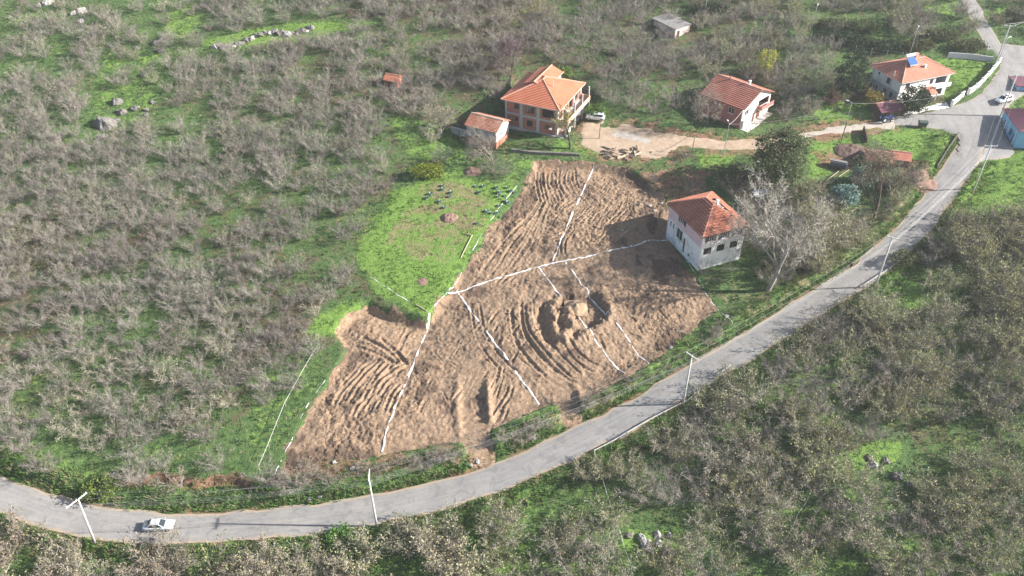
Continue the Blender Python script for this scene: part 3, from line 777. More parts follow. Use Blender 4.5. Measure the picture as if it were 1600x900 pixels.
def sheet(name, poly, mat, lift, step=.5, wob=.8, fac=None, zf=None):
    A = np.array(poly); x = np.arange(A[:, 0].min() - 1, A[:, 0].max() + 1, step); y = np.arange(A[:, 1].min() - 1, A[:, 1].max() + 1, step)
    X, Y = np.meshgrid(x, y); sd = poly_sd(X, Y, poly) + (fbm(X, Y, 2.5, 3, 15) - .5) * wob * (1 + (2.2 * sstep(44, 34, X) if name == 'dirt_track' else 0))
    Z = (zf or h_base)(X, Y) + lift - .18 * sstep(-.9, .2, sd)
    ins = sd < .3
    fq = ins[:-1, :-1] & ins[:-1, 1:] & ins[1:, 1:] & ins[1:, :-1]
    ix = np.arange(X.size).reshape(X.shape)
    Q = np.stack([ix[:-1, :-1][fq], ix[:-1, 1:][fq], ix[1:, 1:][fq], ix[1:, :-1][fq]], -1)
    us = np.unique(Q); rm = np.zeros(X.size, np.int64); rm[us] = np.arange(len(us))
    me = np_mesh(name, np.stack([X.ravel()[us], Y.ravel()[us], Z.ravel()[us]], -1), rm[Q], mat, smooth=True)
    e = (fac(X, Y, sd) if fac else sstep(-.9, .1, sd) * .9)
    attr(me, 'edge', e.ravel()[us], 'FLOAT'); attr(me, 'lane', np.stack([X.ravel()[us] * .3, Y.ravel()[us], Y.ravel()[us] * 0], -1), 'FLOAT_VECTOR')
    return structure(name, me)
sheet('dirt_track', TRACK, MT, .07, wob=1.5, fac=lambda X, Y, sd: np.clip(.75 * sstep(58, 66, X) + .9 * sstep(.3, -.6, poly_sd(X, Y, G((955, 205), (985, 207), (1018, 218), (1015, 226), (985, 219), (955, 212)))), 0, 1))
sheet('junction_pavement', PLAZA, MA, .10, wob=.7)
sheet('concrete_yard', CONC_YARD, M('yard_concrete', (.62, .60, .57), .85, .12, .8), .14, wob=.2)

# ------------------------------------------------------------------ lime lines on the soil
def lime(pts, width, label, step=.3, gap=.22, name='lime_line'):
    c = np.array([PD(*p)[:2] for p in pts]); c = catmull(c, step)
    arc = np.arange(len(c)) * step
    t = np.gradient(c, axis=0); t /= np.linalg.norm(t, axis=1)[:, None] + 1e-9
    nr = np.stack([-t[:, 1], t[:, 0]], 1)
    sd_ = rnd.randrange(999)
    c = c + nr * ((vnoise(arc * .9, arc * 0, sd_) - .5) * .16)[:, None]
    wv = width * .42 * (.45 + 1.1 * vnoise(arc * 1.3, arc * 0 + 5, sd_))
    wv = np.where(vnoise(arc * .8, arc * 0 + 2, sd_ + 7) > gap, wv, wv * .15)
    V, Q = [], []
    for i in range(len(c)):
        for s in (-.5, 0, .5):
            p = c[i] + nr[i] * wv[i] * s
            V.append((p[0], p[1], float(HD(p[0], p[1])) + (.07 if s == 0 else .035)))
    keep = vnoise(arc * .8, arc * 0 + 2, sd_ + 7) > gap
    for i in range(len(c) - 1):
        if True:
            for k in (0, 1): Q.append((i * 3 + k, i * 3 + k + 1, i * 3 + 4 + k, i * 3 + 3 + k))
    o = link(name, np_mesh(name, V, Q, LIME))
    return tag(o, label, 'chalk line', 'white lime lines marking out the dug plot')
lime([(928, 255), (918, 282), (902, 318), (885, 355), (864, 408)], .5, 'white lime line running from the yard edge down to the long cross line')
lime([(1043, 375), (985, 385), (940, 395), (900, 404), (864, 411), (815, 424), (760, 441), (698, 456)], .5, 'long white lime line crossing the plot from house to green garden')
lime([(842, 418), (875, 460), (905, 497), (940, 545), (977, 584)], .45, 'white lime line running down across the left side of the dug hole')
lime([(882, 408), (915, 450), (960, 500), (990, 545), (1017, 572)], .45, 'white lime line running down past the right side of the dug hole')
lime([(714, 455), (750, 505), (785, 550), (815, 595), (843, 632)], .6, 'white lime line in mid plot between the garden corner and first ramp')
lime([(672, 490), (655, 545), (640, 585), (622, 625), (605, 670), (597, 706)], .5, 'thick wavy white lime line below the garden bank')
lime([(808, 290), (775, 332), (742, 385), (714, 440), (699, 455), (674, 488)], .22, 'thin white lime line along the right edge of the green garden', gap=.3)
lime([(1064, 395), (1098, 452), (1122, 484), (1145, 507)], .25, 'thin broken lime line below the abandoned house towards the road', gap=.3)
lime([(508, 595), (480, 635), (455, 690), (432, 735), (428, 760)], .32, 'narrow white lime line along the left edge of the lower plot', gap=.2)
lime([(578, 433), (620, 460), (646, 475)], .2, 'short thin white line near the bottom edge of the green garden', gap=.15)

# ------------------------------------------------------------------ buildings
def wall_side(mb, side, W, D, z0, z1, ops, t=.25, mats=((-9, 99, 0),), inset=0.0):
    """one wall split round its openings; side f: y=0, r: x=W, b: y=D, l: x=0"""
    L = W if side in 'fb' else D
    us = sorted({0, L} | {o[0] for o in ops} | {o[1] for o in ops})
    zs = sorted({z0, z1} | {o[2] for o in ops} | {o[3] for o in ops} | {m[0] for m in mats if z0 < m[0] < z1})
    for a, b in zip(us, us[1:]):
        for c, d in zip(zs, zs[1:]):
            um, zm = (a + b) / 2, (c + d) / 2
            if any(o[0] < um < o[1] and o[2] < zm < o[3] for o in ops): continue
            mi = next((m[2] for m in mats if m[0] <= zm < m[1]), 0)
            a2, b2 = (a, b) if side in 'fb' else (a + (t if a == 0 else 0), b - (t if b == L else 0))
            if side == 'f': mb.box(a2, b2, 0, t, c, d, mi)
            elif side == 'b': mb.box(a2, b2, D - t, D, c, d, mi)
            elif side == 'l': mb.box(0, t, a2, b2, c, d, mi)
            else: mb.box(W - t, W, a2, b2, c, d, mi)
def sbox(mb, side, W, D, u0, u1, o0, o1, z0, z1, mi=0):
    """box given along a wall: u along it, o outwards"""
    if side == 'f': mb.box(u0, u1, -o1, -o0, z0, z1, mi)
    elif side == 'b': mb.box(u0, u1, D + o0, D + o1, z0, z1, mi)
    elif side == 'l': mb.box(-o1, -o0, u0, u1, z0, z1, mi)
    else: mb.box(W + o0, W + o1, u0, u1, z0, z1, mi)
def window(root, side, W, D, op, mat=None, mull=1, glass=True, sill=True, label=None, shutters=None):
    u0, u1, z0, z1 = op
    mat = mat or FRAMEW; e, f = .004, .07
    mb = MB()
    sbox(mb, side, W, D, u0 + e, u1 - e, -.16, -.06, z0 + e, z0 + f); sbox(mb, side, W, D, u0 + e, u1 - e, -.16, -.06, z1 - f, z1 - e)
    sbox(mb, side, W, D, u0 + e, u0 + f, -.158, -.062, z0 + f, z1 - f); sbox(mb, side, W, D, u1 - f, u1 - e, -.158, -.062, z0 + f, z1 - f)
    for k in range(mull):
        c = u0 + (u1 - u0) * (k + 1) / (mull + 1)
        sbox(mb, side, W, D, c - f / 2, c + f / 2, -.156, -.064, z0 + f, z1 - f)
    fr = mb.build('window', mat, root)
    if label: fr['label'] = label
    g = MB(); sbox(g, side, W, D, u0 + .02, u1 - .02, -.125, -.105, z0 + .02, z1 - .02); g.build('pane', GLASS if glass else DARK, fr)  # unglazed openings get a dark sheet, the interior shade painted on
    if sill:
        s = MB(); sbox(s, side, W, D, u0 - .08, u1 + .08, .003, .09, z0 - .08, z0 - .005); s.build('sill', mat if mat is not FRAMED else CONC, fr)
    if shutters:
        for a, b in ((u0 - .42, u0 - .02), (u1 + .02, u1 + .42)):
            s = MB(); sbox(s, side, W, D, a, b, .003, .05, z0, z1); s.build('shutter', shutters, fr)
    return fr
def lerp(a, b, t): return a + (b - a) * t
def courses(mb, a, b, c, d, n, step=.05, hole=None, rib=0):
    """tile courses between eave edge a-b and top edge d-c; each laps the one below"""
    a, b, c, d = map(Vector, (a, b, c, d))
    nrm = (b - a).cross(d - a)
    if nrm.length < 1e-6: nrm = (b - a).cross(c - a)
    nrm.normalize()
    if nrm.z < 0: nrm = -nrm
    for i in range(n):
        t0, t1 = i / n, (i + 1) / n
        l0, r0, l1, r1 = lerp(a, d, t0), lerp(b, c, t0), lerp(a, d, t1), lerp(b, c, t1)
        segs = [(0, 1)]
        if hole and hole[2] < (t0 + t1) / 2 < hole[3]: segs = [(0, hole[0]), (hole[1], 1)]
        for s0, s1 in segs:
            wl = (r0 - l0).length * (s1 - s0)
            m = max(1, int(wl / rib)) if rib else 1
            for k in range(m):
                q0, q1 = lerp(s0, s1, k / m), lerp(s0, s1, (k + 1) / m)
                jit = rnd.uniform(-.008, .012) if rib else 0
                A, B = lerp(l0, r0, q0) + nrm * (step + jit), lerp(l0, r0, q1) + nrm * (step + jit)
                C, Dv = lerp(l1, r1, q1) + nrm * jit, lerp(l1, r1, q0) + nrm * jit
                mb.quad(A, B, C, Dv)
                mb.quad(lerp(l0, r0, q0) - nrm * .02, lerp(l0, r0, q1) - nrm * .02, B, A)
def roof_base(mb, faces, th=.10):
    """solid deck under the tiles"""
    for f in faces:
        f = [Vector(p) for p in f]
        nrm = (f[1] - f[0]).cross(f[2] - f[0]).normalized()
        if nrm.z < 0: nrm = -nrm
        k = len(f)
        top = [p - nrm * .012 for p in f]; bot = [p - nrm * th for p in f]
        mb.add(top + bot, [tuple(range(k)), tuple(range(2 * k - 1, k - 1, -1))] + [(i, k + i, k + (i + 1) % k, (i + 1) % k) for i in range(k)])
def ridge_caps(root, lines, mat=None, r=.13):
    for a, b in lines:
        a, b = Vector(a), Vector(b); n = max(1, int((b - a).length / .42)); mb = MB()
        for i in range(n):
            p, q = lerp(a, b, i / n), lerp(a, b, (i + 1.06) / n)
            mb.tube([p, q], [r * 1.08, r * .9], 6)
        o = mb.build('ridge_cap', mat or RIDGE, root); o['kind'] = 'stuff'
def hip_roof(root, W, D, o, z, rise, mat, ncourse=14, step=.05, hole=None, along=None, rib=0.0, ridge=None, h2=None):
    """hip roof over W x D with overhang o; z is the eave height"""
    x0, x1, y0, y1 = -o, W + o, -o, D + o
    hx, hy = (x1 - x0) / 2, (y1 - y0) / 2
    if (along or ('x' if hx > hy else 'y')) == 'y':
        k = h2 or hx; A, B = (x0 + hx, y0 + k, z + rise), (x0 + hx, y1 - k, z + rise)
    else:
        k = h2 or hy; A, B = (x0 + k, y0 + hy, z + rise), (x1 - k, y0 + hy, z + rise)
    c = [(x0, y0, z), (x1, y0, z), (x1, y1, z), (x0, y1, z)]
    al = (along or ('x' if hx > hy else 'y'))
    if al == 'y': F = {'f': (c[0], c[1], A, A), 'r': (c[1], c[2], B, A), 'b': (c[2], c[3], B, B), 'l': (c[3], c[0], A, B)}
    else: F = {'f': (c[0], c[1], B, A), 'r': (c[1], c[2], B, B), 'b': (c[2], c[3], A, B), 'l': (c[3], c[0], A, A)}
    mb = MB()
    for k, f in F.items():
        courses(mb, *f, ncourse, step, hole if k == 'r' else None, rib)
    d = MB()
    roof_base(d, [[p for i, p in enumerate(f) if i == 0 or p != f[i - 1]] for k, f in F.items() if not (hole and k == 'r')])
    fa = .16
    for (a, b) in ((c[0], c[1]), (c[1], c[2]), (c[2], c[3]), (c[3], c[0])):
        pass
    r = d.build('roof', CONC if hole else mat, root)
    t = mb.build('roof_tile', mat, r); t['kind'] = 'stuff'
    bo = MB(); bo.box(x0 + .02, x1 - .02, y0 + .02, y1 - .02, z - .16, z - .04); bo.build('eave_board', FRAMED if hole else FRAMEW, r)
    up = Vector((0, 0, .05))
    caps = [(Vector(c[0]) + up, Vector(A) + up), (Vector(c[3]) + up, Vector(A if al == 'x' else B) + up), (Vector(c[1]) + up, Vector(A if al == 'y' else B) + up), (Vector(c[2]) + up, Vector(B) + up)]
    if (Vector(A) - Vector(B)).length > .3: caps.append((Vector(A) + up, Vector(B) + up))
    ridge_caps(r, caps, ridge)
    return r, A, B
def gable_roof(root, W, D, o, z, rise, mat, axis='y', ncourse=14, step=.05, rib=0.0, ridge=None, og=.35, deck=None):
    """ridge along axis; og is the overhang at the gables"""
    if axis == 'y':
        x0, x1, y0, y1 = -o, W + o, -og, D + og; hm = W / 2; zl = z - o * rise / hm
        A, B = (W / 2, y0, z + rise), (W / 2, y1, z + rise)
        F = [((x0, y1, zl), (x0, y0, zl), A, B), ((x1, y0, zl), (x1, y1, zl), B, A)]
    else:
        x0, x1, y0, y1 = -og, W + og, -o, D + o; hm = D / 2; zl = z - o * rise / hm
        A, B = (x0, D / 2, z + rise), (x1, D / 2, z + rise)
        F = [((x0, y0, zl), (x1, y0, zl), B, A), ((x1, y1, zl), (x0, y1, zl), A, B)]
    lift = Vector((0, 0, .14)); F = [tuple(Vector(p) + lift for p in f) for f in F]
    mb = MB()
    for f in F: courses(mb, *f, ncourse, step, None, rib)
    d = MB(); roof_base(d, F, .11); r = d.build('roof', deck or mat, root)
    t = mb.build('roof_tile', mat, r); t['kind'] = 'stuff'
    ridge_caps(r, [(Vector(A) + lift * 1.3, Vector(B) + lift * 1.3)], ridge)
    return r
def gable_fill(mb, W, D, z, rise, axis, side, t=.25, mi=0):
    if axis == 'y':
        y0, y1 = (0, t) if side == 'f' else (D - t, D)
        vs = [(0, y0, z), (W, y0, z), (W / 2, y0, z + rise), (0, y1, z), (W, y1, z), (W / 2, y1, z + rise)]
    else:
        x0, x1 = (0, t) if side == 'l' else (W - t, W)
        vs = [(x0, 0, z), (x0, D, z), (x0, D / 2, z + rise), (x1, 0, z), (x1, D, z), (x1, D / 2, z + rise)]
    mb.add(vs, [(0, 1, 2), (5, 4, 3), (0, 3, 4, 1), (1, 4, 5, 2), (2, 5, 3, 0)], mi)
def house(p, name, label, cat='house'):
    return thing(name, label, cat, (p['c'][0], p['c'][1], p['z']), R(p['ang']))
def chimney(root, x, y, z0, z1, mat=None, s=.25):
    m = MB(); m.box(x - s, x + s, y - s, y + s, z0, z1); m.box(x - s - .06, x + s + .06, y - s - .06, y + s + .06, z1, z1 + .12)
    return m.build('chimney', mat or CONC, root)
def tube_part(root, name, pts, r, mat, n=6):
    m = MB(); m.tube(pts, r, n); return m.build(name, mat, root)

# --- abandoned pink and white house beside the plot
p = H_MID; W, D, h = p['W'], p['D'], 7.9
t = house(p, 'abandoned_house', 'abandoned two storey house, pink above stained white, tiled hip roof torn open')
up3 = [(x - .75, x + .75, 6.15, 7.5) for x in (.19 * W, .50 * W, .80 * W)]
lo3 = [(x - .85, x + .85, 3.35, 4.85) for x in (.16 * W, .47 * W, .78 * W)]
lf = [(6.1, 7.7, 6.2, 7.5), (6.3, 8.3, 2.4, 4.7), (5.1, 5.7, .6, 3.9), (9.3, 9.8, 3.3, 4.7), (10.3, 10.8, 3.4, 4.6), (3.3, 3.8, .9, 1.5)]
mb = MB()
zones_f = ((-9, 5.5, 1), (5.5, 99, 2)); zones_l = ((-9, 5.0, 1), (5.0, 99, 0))
wall_side(mb, 'f', W, D, -1.5, h, up3 + lo3, .3, zones_f); wall_side(mb, 'l', W, D, -1.5, h, lf, .3, zones_l)
wall_side(mb, 'r', W, D, -1.5, h, [], .3, ((-9, 99, 0),)); wall_side(mb, 'b', W, D, -1.5, h, [], .3)
mb.build('wall', [PINKW, STAINW, M('pale_pink_wash', (.74, .66, .66), .85, .1, .8, stain=(.55, .5, .48))], t)
fl = MB(); fl.box(.31, W - .31, .31, D - .31, 2.6, 2.8); fl.box(.31, W - .31, .31, D - .31, 5.2, 5.4); fl.box(.31, W - .31, .31, D - .31, 7.7, 7.85); fl.build('floor_slab', CONC, t)
for o in up3: window(t, 'f', W, D, o, FRAMEW, 2, shutters=WOODD)
for o in lo3: window(t, 'f', W, D, o, WOODD, 1, glass=False, sill=False, label='empty dark window opening')
window(t, 'l', W, D, lf[0], FRAMEW, 2, shutters=WOODD)
window(t, 'l', W, D, lf[1], FRAMEW, 1, sill=False)
for o in lf[3:5]: window(t, 'l', W, D, o, FRAMEW, 0)
window(t, 'l', W, D, lf[5], WOODD, 0, glass=False, sill=False, label='small cellar vent')
dm = MB(); sbox(dm, 'l', W, D, 5.12, 5.68, -.2, -.12, .6, 3.88); dm.build('door', WOODD, t)
cm = MB(); sbox(cm, 'l', W, D, 0.2, 4.9, .003, .07, 4.9, 5.05); sbox(cm, 'f', W, D, 0, W, .003, .06, 5.42, 5.56); cm.build('string_course', STAINW, t)
cp_ = MB()
for (u, c) in ((9.0, .06), (8.6, .06)): sbox(cp_, 'l', W, D, u, u + .12, .003, .07, .2, 7.7)
cp_.build('drainpipe', FRAMEW, t)
hole = (.14, .80, .30, .84)
r, A, B = hip_roof(t, W, D, p['o'], h, 2.9, ROOF_OLD, 10, .22, hole, 'y', 0, M('old_ridge_tile', (.52, .27, .19), .8, .25))
# roof timbers and a loose sheet in the gap
c1, c2 = Vector((W + .45, -.45, h)), Vector((W + .45, D + .45, h))
for s in (.16, .30, .44, .58, .72):
    a_, b_ = lerp(c1, c2, s), lerp(Vector(A), Vector(B), s)
    tube_part(r, 'rafter', [lerp(a_, b_, .30) - Vector((0, 0, .15)), lerp(a_, b_, .80) - Vector((0, 0, .15))], .06, WOODP, 4)
m = MB(); q0, q1 = lerp(c1, c2, .30), lerp(c1, c2, .62); k0, k1 = lerp(Vector(A), Vector(B), .30), lerp(Vector(A), Vector(B), .62)
m.add([lerp(q0, k0, .52) + Vector((0, 0, .02)), lerp(q1, k1, .56) + Vector((0, 0, .02)), lerp(q1, k1, .70) + Vector((0, 0, .08)), lerp(q0, k0, .64) + Vector((0, 0, .08))], [(0, 1, 2, 3)]); m.build('loose_sheet', STEEL, r)
# lower tiles under the right slope beyond the gap are solid deck
dk = MB(); f = ((W + .45, -.45, h), (W + .45, D + .45, h)); a1, b1 = lerp(c1, Vector(A), .36), lerp(c2, Vector(B), .36)
roof_base(dk, [[c1, c2, b1, a1]]); dk.build('deck', WOODD, r)
chimney(r, W * .62, D * .42, h + 2.0, h + 3.3, STAINW, .2)

# --- unfinished brick house
p = H_BRICK; W, D, h = p['W'], p['D'], 6.35
t = house(p, 'brick_house', 'unfinished two storey red brick house with pale concrete frame and new orange hip roof')
cols = [0.0, .36 * D - .3, .68 * D - .25, D - .45]
lo = [(.10 * D, .24 * D, 1.0, 2.1), (.47 * D, .58 * D, .95, 2.3), (.75 * D, .81 * D, 1.6, 2.3)]
hi = [(.08 * D, .29 * D, 3.85, 5.7), (.44 * D, .60 * D, 4.1, 5.6), (.72 * D, .82 * D, 4.6, 5.7)]
lof = [(1.0, 4.2, .2, 2.6), (5.2, 6.6, .2, 2.4), (8.5, 10.5, .9, 2.3)]
hif = [(.9, 2.4, 3.4, 5.8), (3.4, 5.2, 3.4, 5.6), (6.6, 8.2, 3.4, 5.6), (10, 11.6, 4.1, 5.5)]
mb = MB()
wall_side(mb, 'l', W, D, -1, h, lo + hi, .25); wall_side(mb, 'f', W, D, -1, h, lof + hif, .25, ((-9, 99, 0),)); wall_side(mb, 'r', W, D, -1, h, [(2.0, 4.0, .8, 2.3)], .25); wall_side(mb, 'b', W, D, -1, h, [(.10 * W, .24 * W, .8, 2.4)], .25)
mb.build('wall', [BRICK], t)
for k, c in enumerate(cols):
    m = MB(); sbox(m, 'l', W, D, c, c + (.75 if k in (1, 2) else .45), .003, .07, -.8, h - .05); m.build('concrete_column', CONC, t)
for c in (0, .33 * W, .66 * W, W - .45):
    m = MB(); sbox(m, 'f', W, D, c, c + .45, .003, .06, -.8, h - .05); m.build('concrete_column', CONC, t)
m = MB(); sbox(m, 'l', W, D, -.06, D, .003, .055, 2.9, 3.35); m.build('concrete_beam', CONC, t)
m = MB(); sbox(m, 'f', W, D, 0, W, .003, .05, 2.9, 3.35); m.build('concrete_beam', CONC, t)
m = MB(); m.box(.26, W - .26, .26, D - .26, 2.95, 3.2); m.box(.26, W - .26, .26, D - .26, .02, .15); m.build('floor_slab', CONC, t)
m = MB(); m.box(-.5, W + 1.2, -1.6, -.065, -.6, .12); m.box(-.55, -.075, -1.6, D + .2, -.6, .1); m.build('plinth', CONC, t)
window(t, 'l', W, D, hi[1], WOODD, 2, sill=True); window(t, 'l', W, D, hi[2], WOODD, 0); window(t, 'l', W, D, lo[1], WOODD, 1, glass=False); window(t, 'l', W, D, lo[2], WOODD, 0, glass=False); window(t, 'f', W, D, hif[3], WOODD, 1)
window(t, 'l', W, D, hi[0], WOODD, 0, glass=False, sill=False, label='wide dark open bay')
# balcony along the sunny side
b = MB(); b.box(-.1, W - .2, -2.3, -.07, 2.95, 3.15); bal = b.build('balcony', CONC, t)
m = MB(); m.box(-.1, W - .2, -2.3, -2.15, 3.152, 4.05); m.box(W - .35, W - .2, -2.148, -.07, 3.152, 4.05); m.box(-.1, .05, -2.148, -.07, 3.152, 4.05); m.build('parapet', M('sun_tinted_brick', (.60, .38, .26), .9, .2, 2), bal)  # parapet brick lightened, sunlight painted into its colour
for x in (.1, .33 * W, .66 * W, W - .6):
    m = MB(); m.box(x, x + .35, -2.25, -1.9, -.6, 2.945); m.box(x, x + .35, -2.1, -1.8, 3.155, h - .1); m.build('pillar', CONC, bal)
m = MB(); m.box(.3, 3.0, -1.9, -1.7, .13, 1.1); m.build('garden_wall', WHITE, t)
r, A, B = hip_roof(t, W, D, p['o'], h, 3.05, ROOF_NEW, 17, .10, None, 'x')
# raised cross gable over the stair
yA = D / 2; zA = h + 2.75
r0, r1, g0, g1 = Vector((W * .34, D * .62, zA)), Vector((W + .9, D * .62, zA - .1)), Vector((W * .40, D * .62 - 2.9, zA - 1.25)), Vector((W + .9, D * .62 - 2.9, zA - 1.3))
k0, k1 = Vector((W * .40, D * .62 + 2.9, zA - 1.25)), Vector((W + .9, D * .62 + 2.9, zA - 1.3))
mm = MB(); courses(mm, g0, g1, r1, r0, 8, .05); courses(mm, k1, k0, r0, r1, 8, .05)
dm = MB(); roof_base(dm, [[g0, g1, r1, r0], [k1, k0, r0, r1]], .14); dr = dm.build('dormer', ROOF_NEW, r); x_ = mm.build('roof_tile', ROOF_NEW, dr); x_['kind'] = 'stuff'
ridge_caps(r, [(r0 + Vector((0, 0, .08)), r1 + Vector((0, 0, .08))), (g0 + Vector((0, 0, .05)), r0 + Vector((0, 0, .06))), (g0 + Vector((0, 0, .06)), g1 + Vector((0, 0, .06)))])
m = MB(); m.box(W * .55, W + .4, D * .62 - 2.5, D * .62 + 2.5, h + .3, zA - 1.55); m.build('dormer_wall', WHITE, r)
tube_part(r, 'flue_pipe', [(W * .42, D * .30, h + 1.6), (W * .42, D * .30, h + 3.2)], .12, STEEL)
m = MB(); m.box(W * .5, W * .5 + .01, 0, .01, 0, .01)

# --- grey plastered shed in front of it
p = H_SHED; W, D = p['W'], p['D']; h = 4.1
t = thing('plaster_shed', 'small grey plastered shed with patchy red tiles, left of the brick house', 'shed', (p['c'][0], p['c'][1], p['z']), R(p['ang']))
mb = MB(); zl = ((-9, 1.5, 1), (1.5, 99, 0))
wall_side(mb, 'l', W, D, -1, h, [(1.0, 1.9, 1.6, 2.3), (4.2, 5.2, 0, 2.0)], .22, zl); wall_side(mb, 'f', W, D, -1, h, [(2.0, 2.6, 2.3, 3.0)], .22, ((-9, 1.5, 1), (1.5, 99, 2))); wall_side(mb, 'r', W, D, -1, h, [], .22, zl); wall_side(mb, 'b', W, D, -1, h, [], .22, zl)
gable_fill(mb, W, D, h, 1.25, 'y', 'f', .22, 2); gable_fill(mb, W, D, h, 1.25, 'y', 'b', .22)
mb.build('wall', [GREYP, BRICK, M('pale_plaster', (.52, .51, .48), .9, .2, 1.2, stain=(.3, .28, .25))], t)
m = MB(); sbox(m, 'l', W, D, 4.22, 5.18, -.15, -.09, 0, 1.98); m.build('door', WOODD, t)
m = MB(); sbox(m, 'l', W, D, 1.02, 1.88, -.15, -.09, 1.62, 2.28); m.build('shutter', WOODD, t)
gable_roof(t, W, D, .35, h, 1.25, roof_mat('patchy_roof_tile', (.20, .08, .05), (.42, .18, .11), (.60, .40, .30), 1.6), 'y', 10, .07, .9, M('plaster_ridge', (.60, .50, .42), .9, .2))

# --- rose red gable house
p = H_PINK; W, D = p['W'], p['D']; h = 5.0
t = house(p, 'rose_house', 'rose red two storey gable house with brown tiled roof behind the dirt track')
fo = [(.9, 2.5, 2.7, 3.9), (4.4, 5.4, 0, 2.1), (6.0, 7.6, .2, 2.1), (6.2, W - .6, 2.75, 4.5), (8.4, 9.4, .8, 2.0)]
lo_ = [(2.2, 3.6, 2.7, 4.1), (8.6, 9.5, 2.8, 4.0)]
mb = MB()
wall_side(mb, 'f', W, D, -1.2, h, fo, .25, ((-9, 2.35, 1), (2.35, 99, 2))); wall_side(mb, 'l', W, D, -1.2, h, lo_, .25); wall_side(mb, 'r', W, D, -1.2, h, [], .25); wall_side(mb, 'b', W, D, -1.2, h, [], .25)
gable_fill(mb, W, D, h, 2.35, 'y', 'f', .25, 2); gable_fill(mb, W, D, h, 2.35, 'y', 'b')
mb.build('wall', [ROSE, PALER, M('blush_render', (.74, .64, .60), .85, .08, .8)], t)
window(t, 'f', W, D, fo[0], FRAMEW, 1); window(t, 'f', W, D, fo[4], FRAMEW, 1)
window(t, 'l', W, D, lo_[0], FRAMEW, 1); window(t, 'l', W, D, lo_[1], FRAMEW, 1)
for o in (fo[1], fo[2]):
    m = MB(); sbox(m, 'f', W, D, o[0] + .02, o[1] - .02, -.18, -.12, o[2] + .01, o[3] - .02); m.build('door', M('brown_door', (.20, .09, .06), .6, .2), t)
m = MB(); m.box(6.3, W - .65, .26, 1.6, 2.5, 2.72); m.box(6.3, W - .65, 1.6, 1.75, 2.72, 4.5); lg = m.build('balcony', DARK, t)  # recess floor and back coloured near black to paint in its shade
m = MB(); m.box(6.0, W - .3, -1.2, -.01, 2.45, 2.65); b2 = m.build('balcony', PALER, t)
m = MB(); m.box(6.0, W - .3, -1.2, -1.08, 2.652, 3.5); m.box(6.0, 6.12, -1.078, -.01, 2.652, 3.5); m.build('parapet', ROSE, b2)
m = MB(); m.box(-.15, W + .1, -2.0, -.01, -.9, .05); m.build('terrace', M('yard_concrete2', (.60, .57, .53), .85, .12, .8), t)
m = MB(); m.box(.3, 2.9, -.5, -.012, .06, 1.9); m.build('lean_to', WHITE, t)
r = gable_roof(t, W, D, .6, h, 2.35, ROOF_PINK, 'y', 13, .12, 0, RIDGE, .6, FRAMED)
chimney(r, W * .56, D * .30, h + 1.6, h + 3.2, WHITE, .2); chimney(r, W * .48, D * .72, h + 1.8, h + 3.0, ROSE, .14)

# --- white house with the solar heater
p = H_WHITE; W, D, h = p['W'], p['D'], 5.5
t = house(p, 'white_house', 'white two storey house with salmon hip roof and solar water heater by the junction')
fo = [(1.4, 2.6, 3.5, 4.8), (1.4, 2.5, .9, 2.0), (8.3, 9.3, 3.5, 4.7), (10.0, 13.2, 3.2, 4.9), (9.6, 13.0, .3, 2.2), (6.2, 7.2, .1, 2.2)]
lo_ = [(1.6, 2.5, .9, 2.1), (3.6, 4.6, .9, 2.1), (3.3, 4.4, 3.5, 4.8), (6.6, 7.1, .9, 1.7), (7.5, 8.0, .9, 1.7), (8.2, 8.9, .6, 2.1), (6.8, 7.3, 4.3, 4.9)]
mb = MB()
wall_side(mb, 'f', W, D, -1, h, fo, .25, ((-9, 99, 0),)); wall_side(mb, 'l', W, D, -1, h, lo_, .25, ((-9, 2.7, 1), (2.7, 99, 0))); wall_side(mb, 'r', W, D, -1, h, [], .25); wall_side(mb, 'b', W, D, -1, h, [], .25)
mb.build('wall', [WHITE, GREYW], t)
for o in fo[:3]: window(t, 'f', W, D, o, FRAMED, 1)
for o in lo_: window(t, 'l', W, D, o, FRAMED, 1 if o[1] - o[0] > .8 else 0)
m = MB(); sbox(m, 'f', W, D, 6.22, 7.18, -.2, -.13, .1, 2.18); m.build('door', WOODD, t)
for z_ in (0.02, 2.75):
    m = MB(); m.box(9.4, 13.3, .26, 2.2, z_, z_ + .18); m.box(9.4, 13.3, 2.2, 2.35, z_ + .18, z_ + 2.3); m.build('loggia', GREYW, t)
m = MB(); m.box(9.6, W - .1, -1.1, -.01, 2.6, 2.8); bl = m.build('balcony', WHITE, t)
m = MB(); m.box(9.6, W - .1, -1.1, -1.0, 2.802, 3.6); m.build('parapet', WHITE, bl)
for u in (3.0, 8.9):
    tube_part(t, 'drainpipe', [(-.08, u, 0), (-.08, u, h)], .06, STEEL)
m = MB(); sbox(m, 'l', W, D, 0, D, .003, .05, 2.62, 2.8); m.build('string_course', STEEL, t)
pr = MB(); courses(pr, (7.4, -2.2, 2.05), (9.5, -2.2, 2.05), (9.5, -.05, 3.0), (7.4, -.05, 3.0), 6, .05); roof_base(pr, [[(7.4, -2.2, 2.05), (9.5, -2.2, 2.05), (9.5, -.05, 3.0), (7.4, -.05, 3.0)]], .12)
po = pr.build('porch_roof', ROOF_WHITE, t)
for x in (7.55, 9.35): tube_part(po, 'porch_post', [(x, -2.05, -.3), (x, -2.05, 2.0)], .09, WHITE)
r, A, B = hip_roof(t, W, D, p['o'], h, 2.5, ROOF_WHITE, 12, .11, None, 'x')
A = Vector(A)
sh = MB(); s0 = A + Vector((.0, -1.2, .1))
